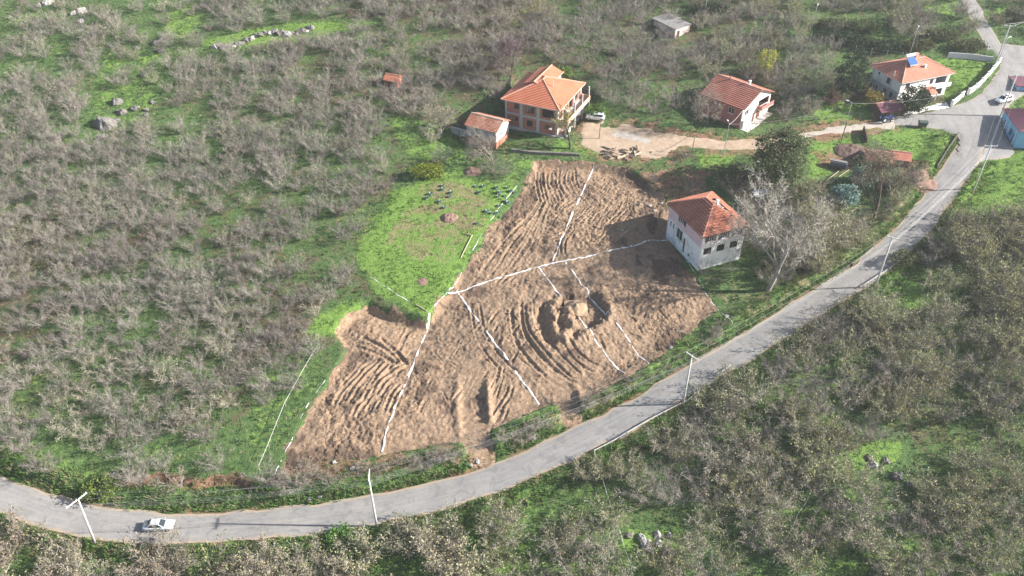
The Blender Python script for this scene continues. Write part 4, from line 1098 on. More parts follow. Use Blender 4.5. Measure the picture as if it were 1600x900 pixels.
sh.add([s0 + Vector((-.9, -.9, -.35)), s0 + Vector((1.3, -.9, -.35)), s0 + Vector((1.3, .7, .75)), s0 + Vector((-.9, .7, .75)), s0 + Vector((-.9, -.82, -.45)), s0 + Vector((1.3, -.82, -.45)), s0 + Vector((1.3, .78, .65)), s0 + Vector((-.9, .78, .65))],
       [(0, 1, 2, 3), (7, 6, 5, 4), (0, 4, 5, 1), (1, 5, 6, 2), (2, 6, 7, 3), (3, 7, 4, 0)])
so = sh.build('solar_panel', M('solar_blue', (.05, .13, .32), .15, .15), r)
m = MB(); m.tube([s0 + Vector((-1.1, .95, 1.15)), s0 + Vector((1.5, .95, 1.15))], .36, 10); m.build('water_tank', FRAMEW, so)
m = MB(); m.box(s0.x - 1.0, s0.x + 1.4, s0.y - 1.05, s0.y - .9, s0.z - .6, s0.z - .3); m.build('panel_rail', STEEL, so)
chimney(r, A.x + 2.6, D * .5 + .2, h + 2.1, h + 3.6, RIDGE, .3); chimney(r, W * .55, D * .22, h + 1.0, h + 1.9, WHITE, .22); 
tube_part(r, 'flue_pipe', [(-.2, 2.6, h - .3), (-.2, 2.6, h + 1.5)], .09, FRAMEW)

# --- sky blue house at the right
p = H_BLUE; W, D, h = p['W'], p['D'], 4.0
t = house(p, 'blue_house', 'sky blue single storey house with maroon sheet roof beside the road junction')
lo_ = [(1.6, 2.6, .2, 2.4), (3.0, 4.4, .9, 2.6), (7.4, 8.2, 1.6, 2.7)]
mb = MB(); wall_side(mb, 'l', W, D, -1, h, lo_, .25); wall_side(mb, 'f', W, D, -1, h, [(4, 5.4, 1.2, 2.6)], .25); wall_side(mb, 'r', W, D, -1, h, [], .25); wall_side(mb, 'b', W, D, -1, h, [], .25); mb.build('wall', BLUEW, t)
m = MB(); sbox(m, 'l', W, D, 1.62, 2.58, -.2, -.12, .2, 2.38); m.build('door', M('navy_door', (.05, .12, .25), .5, .2), t)
window(t, 'l', W, D, lo_[1], M('blue_frame', (.15, .38, .6), .5, .1), 1); window(t, 'l', W, D, lo_[2], FRAMEW, 0); window(t, 'f', W, D, (4, 5.4, 1.2, 2.6), FRAMEW, 1)
m = MB(); m.box(-.55, -.02, .5, 4.9, -.8, .1); m.build('step', CONC, t)
m = MB(); m.box(-.12, -.01, 4.7, 4.95, 0, h - .2); m.box(-.12, -.01, 1.1, 1.35, 0, h - .2); m.build('pilaster', M('pale_blue_trim', (.55, .75, .85), .8, .08), t)
mr = MB(); x0, x1, y0, y1 = -.45, W + .4, -.45, D + .4; hx = 4.2
Fs = [((x0, y1, h), (x0, y0, h), (x0 + hx, y0 + 2.2, h + 1.25), (x0 + hx, y1 - 2.2, h + 1.25)), ((x0, y0, h), (x1, y0, h), (x1, y0 + 2.2, h + 1.25), (x0 + hx, y0 + 2.2, h + 1.25)), ((x1, y1, h), (x0, y1, h), (x0 + hx, y1 - 2.2, h + 1.25), (x1, y1 - 2.2, h + 1.25)), ((x0 + hx, y0 + 2.2, h + 1.25), (x1, y0 + 2.2, h + 1.25), (x1, y1 - 2.2, h + 1.25), (x0 + hx, y1 - 2.2, h + 1.25))]
roof_base(mr, [tuple(Vector(q) + Vector((0, 0, .12)) for q in f) for f in Fs], .12); r = mr.build('roof', MAROON, t)
rb = MB()
for f in Fs[:2]:
    f = [Vector(q) + Vector((0, 0, .14)) for q in f]; L = (f[1] - f[0]).length
    for k in range(int(L / .8)):
        s = (k + .5) / int(L / .8); rb.tube([lerp(f[0], f[1], s), lerp(f[3], f[2], s)], .03, 4)
x_ = rb.build('roof_rib', MAROON, r); x_['kind'] = 'stuff'
# upper blue building behind it
q = at_z(1612, 172, 17.4)
t = thing('blue_outbuilding', 'narrow pale blue block with dark roof behind the sky blue house', 'outbuilding', (q[0] - 3, q[1] + 3.5, 17.2), R(-7))
m = MB(); wall_side(m, 'l', 6, 7, -1, 4.4, [(2, 3, 1.2, 2.4)], .25); wall_side(m, 'f', 6, 7, -1, 4.4, [], .25); wall_side(m, 'r', 6, 7, -1, 4.4, [], .25); wall_side(m, 'b', 6, 7, -1, 4.4, [], .25); m.build('wall', BLUEW, t)
window(t, 'l', 6, 7, (2, 3, 1.2, 2.4), FRAMEW, 1)
m = MB(); m.box(-.4, 6.4, -.4, 7.4, 4.402, 4.6); m.build('roof', MAROON, t)

# --- small sheds
def shed(name, label, u, v, ang, W, D, h, rise, axis, wallm, roofm, nc=8, step=.06, rib=0, dz=0, open_side=None, og=.3):
    q = P(u, v)
    t = thing(name, label, 'shed', (q.x, q.y, q.z + dz), R(ang))
    mb = MB()
    for s in 'flrb':
        L = W if s in 'fb' else D
        wall_side(mb, s, W, D, -1, h, [(L * .25, L * .75, 0, h * .75)] if s == open_side else [], .18)
    for s in (('f', 'b') if axis == 'y' else ('l', 'r')): gable_fill(mb, W, D, h, rise, axis, s, .18)
    mb.build('wall', wallm, t)
    if open_side:
        L = W if open_side in 'fb' else D
        d = MB(); sbox(d, open_side, W, D, L * .25 + .02, L * .75 - .02, -.14, -.08, 0, h * .74); d.build('door', WOODD, t)
    gable_roof(t, W, D, .35, h, rise, roofm, axis, nc, step, rib, None, og)
    return t
shed('maroon_shed', 'low dark shed with maroon sheet roof between white house and lane', 1374, 188, 17, 5.4, 4.2, 2.0, 1.0, 'x', WOODD, MAROON, 5, .04, open_side='f')
shed('tiled_byre', 'low stone shed with dull red ribbed roof under the grass triangle', 1352, 263, -14, 5.0, 4.6, 1.9, 1.0, 'x', M('stone_shed_wall', (.24, .2, .17), .9, .3, 2), roof_mat('rusty_roof_tile', (.12, .045, .035), (.24, .085, .06), (.36, .16, .11)), 8, .12, open_side='f')
shed('salmon_shed', 'small shed with clean salmon tiles joined to the ribbed red shed', 1390, 257, -16, 3.6, 3.2, 1.5, .8, 'x', M('stone_shed_wall', (.24, .2, .17)), ROOF_WHITE, 7, .05)
shed('field_hut', 'tiny red tiled brick hut half hidden among bare hazel bushes', 602, 134, -20, 3.2, 2.6, 1.6, .7, 'x', BRICK, ROOF_NEW, 5, .05, open_side='f')
GREYR = M('grey_fibre_sheet', (.22, .21, .205), .85, .2, 2)
q = at_z(1058, 56, 25)
t = thing('field_shed', 'long low shed with flat grey sheet roof in the far orchard', 'shed', (40.1, 198.6, float(H(41, 200)) - .5), R(38))
mb = MB()
for s in 'flrb': wall_side(mb, s, 5.2, 7.4, -1.5, 2.6, [(.6, 1.6, .2, 2.0)] if s == 'f' else [], .2)
mb.build('wall', M('pinkish_block_wall', (.62, .50, .45), .9, .15, 1.5), t)
m = MB(); sbox(m, 'f', 5.2, 7.4, .62, 1.58, -.16, -.1, .2, 1.98); m.build('door', WOODD, t)
m = MB(); m.add([(-.3, -.3, 2.62), (5.5, -.3, 2.62), (5.5, 3.6, 2.75), (-.3, 3.6, 2.75), (-.3, -.3, 2.72), (5.5, -.3, 2.72), (5.5, 3.6, 2.85), (-.3, 3.6, 2.85)], [(3, 2, 1, 0), (4, 5, 6, 7), (0, 1, 5, 4), (1, 2, 6, 5), (2, 3, 7, 6), (3, 0, 4, 7)]); m.build('roof_sheet', GREYR, t)
m = MB(); m.add([(-.5, 3.4, 2.95), (5.6, 3.4, 2.95), (5.6, 7.8, 3.1), (-.5, 7.8, 3.1), (-.5, 3.4, 3.05), (5.6, 3.4, 3.05), (5.6, 7.8, 3.2), (-.5, 7.8, 3.2)], [(3, 2, 1, 0), (4, 5, 6, 7), (0, 1, 5, 4), (1, 2, 6, 5), (2, 3, 7, 6), (3, 0, 4, 7)]); m.build('roof_sheet', GREYR, t)

# ------------------------------------------------------------------ poles and cables
def pole(u, v, h, label, arm_dir=None, arm=2.2, low=True, name='power_pole', r=(.19, .10), lean=(0, 0), mat=None, off=0.0):
    q = P(u, v); t = thing(name, label, 'power pole', (q.x, q.y, q.z), arm_dir or 0, 'concrete power poles along the road')
    top = Vector((lean[0], lean[1], h))
    m = MB(); m.tube([(0, 0, -.8), top * .5, top], [r[0], (r[0] + r[1]) / 2, r[1]], 8); m.build('pole', mat or CONCP, t, smooth=True)
    tips = []
    def cross(z, half, ins, o=0.0):
        c = top * (z / h)
        m = MB(); m.box(c.x - .07 + r[1], c.x + .07 + r[1], c.y - half + o, c.y + half + o, z - .07, z + .07); ca = m.build('crossarm', mat or CONCP, t)
        for yy in ins:
            m = MB(); x, y = c.x + r[1], c.y + yy * half * .92 + o
            m.tube([(x, y, z + .06), (x, y, z + .16), (x, y, z + .17), (x, y, z + .30)], [.02, .02, .06, .05], 6); m.build('insulator', FRAMEW, ca)
            tips.append(Vector((x, y, z + .30)))
    cross(h - .15, arm * .5, (-1, -.0, 1), off)
    if low:
        for k in range(4):
            z = h - 1.3 - .32 * k
            m = MB(); x = r[1] + .09
            m.tube([(.05, 0, z), (x + .12, 0, z), (x + .14, 0, z + .12)], [.025, .025, .05], 5); m.build('bracket', STEEL, t)
            tips.append(Vector((x + .14, 0, z + .12)))
    rot = Matrix.Rotation(arm_dir or 0, 3, 'Z')
    return t, [Vector((q.x, q.y, q.z)) + rot @ w_ for w_ in tips]
def cable(a, b, sag, label, r=.011, group=None, name='power_cable'):
    pts = []
    for i in range(15):
        s = i / 14; p = lerp(a, b, s); p.z -= sag * 4 * s * (1 - s); pts.append(p)
    m = MB(); m.tube(pts, r, 4); o = m.build(name, WIRE)
    return tag(o, label, 'cable', group)
pA, tA = pole(148, 848, 10.0, 'white concrete power pole on the verge just left of the silver car', R(145), 3.2, True, lean=(-.5, -.6), off=.2)
pB, tB_ = pole(589, 823, 12.0, 'white concrete power pole below the road in front of the dug plot', R(4), 2.0)
pC, tC = pole(1067, 632, 11.0, 'white concrete power pole beside the guard rail at mid road', R(41), 2.4)
pD, tD_ = pole(1367, 450, 11.4, 'white concrete power pole right of the road below the tree bend', R(60), 1.9)
pE, tE = pole(1519, 302, 11.0, 'white concrete power pole at the grass edge below the blue house', R(90), 2.6)
pG, tG = pole(1563, 182, 9.8, 'slim concrete pole with wide crossarm at the front of the blue house', R(90), 3.2)
pF, tF = pole(1553, 106, 10.3, 'tall double armed power pole at the corner of the white yard wall', R(85), 2.6)
for (a, b, nm) in ((tA, tB_, 'from the left pole past the silver car'), (tB_, tC, 'along the road below the dug plot'), (tC, tD_, 'over the road between guard rail and tree bend'), (tD_, tE, 'over the road up to the grass edge pole'), (tE, tG, 'over the junction to the blue house pole'), (tG, tF, 'over the upper junction to the yard wall pole')):
    for i in range(min(len(a), len(b))):
        cable(a[i], b[i], (a[i] - b[i]).length * .022, 'thin grey power cable ' + nm, group='power cables ' + nm)
wl = tag(thing('street_lamp', 'slim steel lamp post beside the tall pole at the yard wall', 'street lamp', P(1556, 106), 0, 'street lamps'))
def lamp(o, h, arm, az, mat=STEEL, head=.5):
    m = MB(); m.tube([(0, 0, -.5), (0, 0, h)], [.09, .055], 7); m.build('pole', mat, o)
    d = Vector((math.cos(az), math.sin(az), .25)) * arm
    m = MB(); m.tube([(0, 0, h - .05), d * .6 + Vector((0, 0, h + .05)), d + Vector((0, 0, h))], .035, 5); m.build('arm', mat, o)
    e = d + Vector((0, 0, h)); m = MB()
    m.obox(e + Vector((math.cos(az), math.sin(az), 0)) * head * .5, Vector((math.cos(az), math.sin(az), 0)) * head * .6, Vector((-math.sin(az), math.cos(az), 0)) * .15, (0, 0, .08)); m.build('lamp_head', LIGHTP, o, bevel=.03)
lamp(wl, 7.2, .8, R(30))
for u, v, h, lb, az in ((1316, 214, 8.2, 'street lamp standing by the lane below the magnolia', 150), (1130, 246, 8.0, 'street lamp at the dirt track in front of the rose red house', 100), (1421, 86, 6.6, 'tall street lamp behind the white house roof', 60), (1268, 47, 6.0, 'distant street lamp in the far orchard', 60), (1101, 22, 6.0, 'faint far post at the top edge of the orchard', 60)):
    q = P(u, v); o = thing('street_lamp', lb, 'street lamp', q, 0, 'street lamps'); lamp(o, h, .7, R(az))
for u, v, h, lb in ((1313, 226, 5.6, 'dark wooden post leaning over the earth heap'), (1081, 239, 4.1, 'dark wooden post at the edge of the dirt track'), (1079, 205, 2.2, 'short post in the green strip behind the track'), (1469, 391, 4.2, 'dark thin post on the slope under the blue house'), (936, 217, 4.0, 'faint thin post in front of the parked car'), (1440, 456, 3.2, 'pale thin stake on the slope below the road')):
    q = P(u, v); o = thing('post', lb, 'post', q); m = MB(); m.tube([(0, 0, -.4), (.1, .05, h)], [.09, .06], 6); m.build('shaft', WOODP if 'pale' in lb else WOODD, o)
    m = MB(); m.tube([(.1, .05, h - .3), (.1, .05, h - .1)], [.09, .09], 6); m.build('cap', STEEL, o)
cable(P(1130, 246) + Vector((0, 0, 7.8)), Vector((H_PINK['c'][0], H_PINK['c'][1], H_PINK['z'] + 4.8)), .5, 'thick pale cable from the track lamp to the rose red house', .05)
cable(P(1316, 214) + Vector((0, 0, 8)), P(1130, 246) + Vector((0, 0, 7.8)), 1.2, 'thin cable strung between the two lane lamps', .02)
cable(P(1316, 214) + Vector((0, 0, 8)), P(1200, 150) + Vector((0, 0, 5)), 1.2, 'thin cable from the lane lamp towards the orchard', .02)
cable(tG[0], P(1316, 214) + Vector((0, 0, 8)), 2.0, 'long cable from the blue house pole to the lane lamp', .02)
cable(tF[0], P(1680, 40) + Vector((0, 0, 9)), 1.0, 'upper cable leaving the yard wall pole to the right', .02); cable(tF[2], P(1690, 55) + Vector((0, 0, 9)), 1.0, 'lower cable leaving the yard wall pole to the right', .02)
cable(tF[1], P(1500, -40) + Vector((0, 0, 9)), 1.0, 'cable following the uphill lane from the yard wall pole', .02)

# ------------------------------------------------------------------ fences, rails and walls
def line_pts(px, step):
    c = catmull([tuple(P(*p)[:2]) for p in px], .25); arc = np.concatenate([[0], np.cumsum(np.hypot(*np.diff(c, axis=0).T))])
    n = max(1, round(arc[-1] / step)); s = np.linspace(0, arc[-1], n + 1)
    return [Vector((x, y, float(HD(x, y)))) for x, y in zip(np.interp(s, arc, c[:, 0]), np.interp(s, arc, c[:, 1]))]
def fence(name, label, px, step, h, pmat, r=.05, wires=(.5, .95), wmat=None, wr=.012, rail=None, cat='fence', jit=.06):
    pts = line_pts(px, step); o = pts[0]; t = thing(name, label, cat, o)
    tops = []
    for p in pts:
        d = p - o; tp = d + Vector((rnd.uniform(-jit, jit), rnd.uniform(-jit, jit), h)); tops.append((d, tp))
        m = MB(); m.tube([d - Vector((0, 0, .4)), tp], [r, r * .9], 5); m.build('post', pmat, t)
    for w_ in wires:
        m = MB(); m.tube([lerp(a, b, w_) for a, b in tops], wr, 4); m.build('wire', wmat or WIRE, t)
    if rail:
        for (z, hh, th) in rail:
            m = MB(); pr = [a + Vector((0, 0, z)) for a, b in tops]
            vs, fs = [], []
            for i, p in enumerate(pr):
                d = (pr[min(i + 1, len(pr) - 1)] - pr[max(i - 1, 0)]); n = Vector((-d.y, d.x, 0)).normalized() * th
                vs += [p + n, p - n, p - n + Vector((0, 0, hh)), p + n + Vector((0, 0, hh))]
            for i in range(len(pr) - 1):
                for k in range(4): fs.append((i * 4 + k, i * 4 + (k + 1) % 4, i * 4 + 4 + (k + 1) % 4, i * 4 + 4 + k))
            fs += [(3, 2, 1, 0), tuple(len(vs) - 4 + k for k in range(4))]
            m.add(vs, fs); m.build('rail', wmat or STEEL, t)
    return t
RAILM = M('white_rail', (.52, .52, .50), .5, .2, 2)
fence('guard_rail', 'white guard rail on the outer road edge beside the middle power pole', [(928, 707), (958, 692), (1000, 667), (1040, 645), (1075, 628), (1094, 610)], 3.2, .75, STEEL, .06, (), RAILM, rail=((.45, .17, .03),), cat='guard rail', jit=0)
fence('guard_rail', 'short white guard rail fragment further up the outer road edge', [(1126, 585), (1142, 573)], 2.2, .7, STEEL, .06, (), RAILM, rail=((.45, .16, .03),), cat='guard rail', jit=0)
fence('guard_rail', 'white guard rail at the road edge by the bend power pole', [(1344, 452), (1362, 440), (1385, 425)], 2.4, .75, STEEL, .06, (), RAILM, rail=((.45, .17, .03),), cat='guard rail', jit=0)
fence('guard_rail', 'pale guard rail piece on the slope edge near the dark bush', [(1396, 418), (1414, 402)], 2.4, .7, STEEL, .06, (), RAILM, rail=((.45, .16, .03),), cat='guard rail', jit=0)
fence('wire_fence', 'pale wire fence with thin posts left of the plot', [(496, 548), (466, 600), (442, 645), (424, 692), (406, 735)], 4.2, 1.3, WOODP, .05, (.8,), RAILM, .03)
fence('wire_fence', 'thin post fence along the grass side of the lane', [(1356, 216), (1385, 205), (1412, 199), (1436, 197)], 2.4, 1.2, WOODP, .05, (.4, .9))
fence('wire_fence', 'thin post fence on the grassy upper side of the lane', [(1255, 190), (1290, 187), (1330, 183), (1362, 184)], 2.6, 1.2, WOODP, .05, (.4, .9))
fence('wire_fence', 'fence with white concrete posts along the far hedge', [(1222, 48), (1262, 62), (1300, 74), (1340, 82), (1372, 88), (1408, 92)], 3.6, 1.7, CONCP, .10, (.4, .9))
fence('wire_fence', 'low wire fence on the road bank under the bare trees', [(1282, 452), (1310, 432), (1340, 410), (1365, 390)], 3.2, 1.1, WOODP, .05, (.5, .9))
def wall(name, label, px, h, th, mat, cat='wall', step=1.5, pillars=0, cap=None, dz=0):
    pts = line_pts(px, step); o = pts[0]; t = thing(name, label, cat, o); m = MB(); vs, fs = [], []; c2, cf = [], []
    for i, p in enumerate(pts):
        d = pts[min(i + 1, len(pts) - 1)] - pts[max(i - 1, 0)]; n = Vector((-d.y, d.x, 0)).normalized() * th / 2; q = p - o
        vs += [q + n - Vector((0, 0, .6)), q - n - Vector((0, 0, .6)), q - n + Vector((0, 0, h)), q + n + Vector((0, 0, h))]
        n2 = n * 1.25; c2 += [q + n2 + Vector((0, 0, h + .003)), q - n2 + Vector((0, 0, h + .003)), q - n2 + Vector((0, 0, h + .1)), q + n2 + Vector((0, 0, h + .1))]
    for i in range(len(pts) - 1):
        for k in range(4): fs.append((i * 4 + k, i * 4 + (k + 1) % 4, i * 4 + 4 + (k + 1) % 4, i * 4 + 4 + k))
    fs += [(3, 2, 1, 0), tuple(len(vs) - 4 + k for k in range(4))]
    m.add(vs, fs); m.build('wall_body', mat, t)
    m = MB(); m.add(c2, fs); m.build('coping', cap or mat, t)
    if pillars:
        for p in pts[::pillars]:
            q = p - o; m = MB(); m.box(q.x - .22, q.x + .22, q.y - .22, q.y + .22, -.5 + q.z, q.z + h + .35); m.build('pillar', cap or mat, t)
    return t
WALLW = M('white_yard_wall', (.74, .73, .70), .85, .08, .8)
wall('yard_wall', 'curving white yard wall along the upper junction road', [(1512, 148), (1524, 140), (1540, 124), (1552, 110), (1562, 98)], 1.3, .25, WALLW, pillars=2)
wall('yard_wall', 'white wall stub at the yard gate beside the white house', [(1486, 166), (1496, 158), (1505, 150)], 1.2, .25, WALLW, pillars=3)
wall('yard_wall', 'grey rear yard wall behind the white house lawn', [(1480, 90), (1510, 92), (1550, 97)], 1.2, .2, GREYW)
wall('retaining_wall', 'dark retaining wall on the road side of the grass triangle', [(1496, 212), (1480, 236), (1463, 264)], .8, .14, M('mossy_concrete', (.11, .11, .095), .9, .25, 1.5))
wall('retaining_wall', 'short dark wall at the left end of the grass triangle', [(1348, 204), (1351, 214), (1353, 224)], 1.1, .18, WOODD)
wall('stone_wall', 'low dry stone wall below the plastered shed and yard', [(798, 236), (830, 240), (870, 242), (905, 244)], .5, .4, ROCK)
wall('yard_wall', 'low white edge of the concrete yard before the white house', [(1412, 180), (1424, 176), (1440, 172), (1462, 168)], .35, .3, WALLW)
m = MB(); q = P(705, 205)
t = thing('lean_to_wall', 'low grey block wall left of the plastered shed', 'wall', q, R(-28)); m = MB(); m.box(0, 4.2, -.12, .12, -.5, 1.1); m.build('wall_body', GREYP, t); m = MB(); m.box(-.05, 4.25, -.17, .17, 1.103, 1.18); m.build('coping', CONC, t)

# ------------------------------------------------------------------ vehicles
def loft(sections, name, mat, parent, close=True, smooth=True, bevel=0):
    m = MB(); n = len(sections[0]); vs = [p for s in sections for p in s]; fs = []
    for i in range(len(sections) - 1):
        for k in range(n): fs.append((i * n + k, i * n + (k + 1) % n, (i + 1) * n + (k + 1) % n, (i + 1) * n + k))
    fs.append(tuple(range(n))[::-1]); fs.append(tuple((len(sections) - 1) * n + k for k in range(n)))
    m.add(vs, fs); return m.build(name, mat, parent, smooth=smooth)
def car(label, loc, rz, paint, kind='sedan', pitch=0.0):
    t = thing('parked_car' if kind != 'sedan' else 'car', label, 'car', loc, rz); t.rotation_euler = (0, pitch, rz)
    L, Wd = (4.45, .86) if kind == 'sedan' else (4.15, .88)
    belt, low = (.86, .22) if kind == 'sedan' else (.95, .25)
    if kind == 'sedan': prof = [(-L / 2, .55, .78, .80), (-L / 2 + .1, .30, .86, .95), (-1.6, low, belt + .04, 1), (-.9, low, belt + .02, 1), (.8, low, belt, 1), (1.3, low, .82, .99), (1.95, .26, .70, .93), (L / 2, .42, .60, .78)]
    else: prof = [(-L / 2, .5, .9, .86), (-L / 2 + .1, .3, belt + .05, .97), (-1.3, low, belt + .03, 1), (0, low, belt, 1), (.9, low, belt, 1), (1.4, low, .90, .98), (1.85, .28, .78, .92), (L / 2, .44, .64, .78)]
    sec = []
    for x, zl, zh, f in prof:
        w_ = Wd * f; zm = lerp(zl, zh, .55)
        sec.append([(x, -w_ * .92, zl), (x, -w_, zm), (x, -w_ * .97, lerp(zm, zh, .75)), (x, -w_ * .86, zh), (x, w_ * .86, zh), (x, w_ * .97, lerp(zm, zh, .75)), (x, w_, zm), (x, w_ * .92, zl)])
    loft(sec, 'body', paint, t)
    if kind == 'sedan': bx0, bx1, tx0, tx1, zr = -1.75, 1.05, -1.0, .25, 1.42
    else: bx0, bx1, tx0, tx1, zr = -2.0, 1.1, -1.75, .35, 1.55
    b, tw_ = Wd * .88, Wd * .66
    base = [(bx0, -b, belt - .02), (bx1, -b, belt - .04), (bx1, b, belt - .04), (bx0, b, belt - .02)]; top = [(tx0, -tw_, zr), (tx1, -tw_, zr - .02), (tx1, tw_, zr - .02), (tx0, tw_, zr)]
    m = MB(); m.add(base + top, [(0, 1, 5, 4), (1, 2, 6, 5), (2, 3, 7, 6), (3, 0, 4, 7), (4, 5, 6, 7), (3, 2, 1, 0)]); m.build('cabin', paint, t, bevel=.06)
    def pane(nm, q, a=.10, b_=.86, c=.16, d=.12, lift=.022):
        q = [Vector(p) for p in q]; n = (q[1] - q[0]).cross(q[3] - q[0]).normalized()
        def at(s, r_): return lerp(lerp(q[0], q[1], s), lerp(q[3], q[2], s), r_)
        P4 = [at(a, c), at(1 - a, c), at(1 - a, b_), at(a, b_)]
        m = MB(); m.add([p + n * lift for p in P4] + [p - n * .03 for p in P4], [(0, 1, 2, 3), (0, 4, 5, 1), (1, 5, 6, 2), (2, 6, 7, 3), (3, 7, 4, 0)]); return m.build(nm, GLASS, t)
    pane('windscreen', [base[1], base[2], top[2], top[1]], .08, .92, .10); pane('rear_window', [base[3], base[0], top[0], top[3]], .10, .9, .14)
    for s_, q in ((0, [base[0], base[1], top[1], top[0]]), (1, [base[2], base[3], top[3], top[2]])):
        pane('side_window', q, .12, .86, .18)
    if kind != 'sedan':
        m = MB(); m.box(-.6, .1, -.38, .38, zr - .01, zr + .03); m.build('sunroof', GLASS, t)
    for x in (-1.38, 1.36):
        for y in (-Wd + .04, Wd - .04):
            s = 1 if y > 0 else -1
            m = MB(); m.tube([(x, y - s * .16, .31), (x, y + s * .03, .31)], .32, 14); wh = m.build('wheel', TYRE, t)
            m = MB(); m.tube([(x, y + s * .02, .31), (x, y + s * .045, .31)], .19, 10); m.build('rim', STEEL, wh)
    for y in (-.6, .6):
        m = MB(); m.box(L / 2 - .14, L / 2 - .02, y - .17, y + .17, .56, .68); m.build('headlight', LIGHTP, t, bevel=.02)
        m = MB(); m.box(-L / 2 - .02, -L / 2 + .10, y - .16, y + .16, .62, .76); m.build('tail_light', REDL, t, bevel=.02)
        m = MB(); yy = y / .6 * (Wd + .05); m.box(.72, .88, yy - .09, yy + .09, .9, 1.02); m.build('mirror', paint, t, bevel=.03)
    m = MB(); m.box(L / 2 - .12, L / 2 + .015, -.55, .55, .30, .44); m.build('bumper_grille', DARK, t); m = MB(); m.box(-L / 2 - .015, -L / 2 + .1, -.26, .26, .50, .60); m.build('number_plate', FRAMEW, t)
    return t
q = P(248, 830); q2 = ROADZ[np.argmin(np.hypot(ROAD[:, 0] - q.x, ROAD[:, 1] - q.y))]
car('silver saloon car driving along the lower road by the left pole', (q.x, q.y + .6, q2 + .10), R(3), PAINTS)
q = P(930, 187); car('white hatchback parked on the dirt yard beside the brick house', (q.x, q.y, float(h_base(q.x, q.y)) + .10), R(168), PAINTW, 'hatch', 0)
q = P(1567, 160); car('white hatchback standing on the junction beside the blue house', (q.x, q.y, float(h_base(q.x, q.y)) + .13), R(205), PAINTW, 'hatch', 0)
q = P(1382, 190)
t = thing('tractor', 'small dark blue tractor parked on the lane by the maroon shed', 'tractor', (q.x, q.y, float(h_base(q.x, q.y)) + .10), R(12))
m = MB(); m.box(.2, 1.7, -.32, .32, .75, 1.25); m.build('bonnet', BLUEP, t, bevel=.1)
m = MB(); m.box(-1.0, .25, -.25, .25, .55, .95); m.build('chassis', DARK, t, bevel=.04)
m = MB(); m.box(-.75, -.25, -.25, .25, .952, 1.08); m.box(-.85, -.75, -.25, .25, .952, 1.5); m.build('seat', TYRE, t, bevel=.03)
for y in (-.72, .72):
    m = MB(); m.tube([(-.65, y - .17, .68), (-.65, y + .17, .68)], .68, 16); wh = m.build('wheel', TYRE, t); m = MB(); m.tube([(-.65, y - .19, .68), (-.65, y + .19, .68)], .33, 10); m.build('rim', M('pale_blue_rim', (.45, .6, .75), .5, .1), wh)
    m = MB(); m.tube([(1.25, y * .8 - .1, .38), (1.25, y * .8 + .1, .38)], .38, 12); wh = m.build('wheel', TYRE, t); m = MB(); m.tube([(1.25, y * .8 - .12, .38), (1.25, y * .8 + .12, .38)], .18, 8); m.build('rim', FRAMEW, wh)
    m = MB(); m.tube([(-1.25, y, 1.05), (-.95, y, 1.42), (-.5, y, 1.46), (-.1, y, 1.2)], .14, 6); m.build('mudguard', BLUEP, t)
m = MB(); m.tube([(.2, 0, 1.25), (-.02, 0, 1.55)], .03, 6); m.tube([(-.02, 0, 1.53), (-.04, 0, 1.57)], .2, 10); m.build('steering_wheel', TYRE, t)
tube_part(t, 'exhaust', [(1.2, .2, 1.2), (1.2, .2, 1.95)], .05, STEEL)
q = P(1440, 199)
t = thing('waste_container', 'dark grey green wheeled waste container at the lane fence', 'waste bin', (q.x, q.y, float(h_base(q.x, q.y)) + .1), R(-8))
m = MB(); m.add([(-.75, -.45, .22), (.75, -.45, .22), (.75, .45, .22), (-.75, .45, .22), (-.95, -.6, 1.25), (.95, -.6, 1.25), (.95, .6, 1.25), (-.95, .6, 1.25)], [(3, 2, 1, 0), (4, 5, 6, 7), (0, 1, 5, 4), (1, 2, 6, 5), (2, 3, 7, 6), (3, 0, 4, 7)]); m.build('body', PLASTIC, t, bevel=.04)
m = MB(); m.tube([(-1.0, 0, 1.22), (1.0, 0, 1.22)], .62, 14); 
m = MB(); m.add([(-1, -.64, 1.252), (1, -.64, 1.252), (1, .64, 1.252), (-1, .64, 1.252), (-.95, -.3, 1.5), (.95, -.3, 1.5), (.95, .3, 1.5), (-.95, .3, 1.5)], [(3, 2, 1, 0), (4, 5, 6, 7), (0, 1, 5, 4), (1, 2, 6, 5), (2, 3, 7, 6), (3, 0, 4, 7)]); m.build('lid', PLASTIC, t, bevel=.04)
for x in (-.6, .6):
    for y in (-.35, .35): tube_part(t, 'wheel', [(x, y - .04, .11), (x, y + .04, .11)], .11, TYRE, 8)
q = P(1309, 262)
t = thing('metal_tank', 'old dark metal tank lying on the grass below the earth heap', 'tank', (q.x, q.y, q.z), R(-24))
m = MB(); m.tube([(-1.7, 0, .8), (-1.65, 0, .8), (1.65, 0, .8), (1.7, 0, .8)], [.6, .78, .78, .6], 16); m.build('drum', M('dark_tank_metal', (.10, .11, .12), .6, .4, 2), t, smooth=False)
for x in (-1.1, 1.1):
    m = MB(); m.box(x - .12, x + .12, -.6, .6, -.3, .2); m.build('cradle', CONC, t)
m = MB(); m.box(-1.9, 1.5, -.3, .5, 1.55, 1.6); m.build('lid_board', M('grey_board', (.2, .19, .18), .8), t)
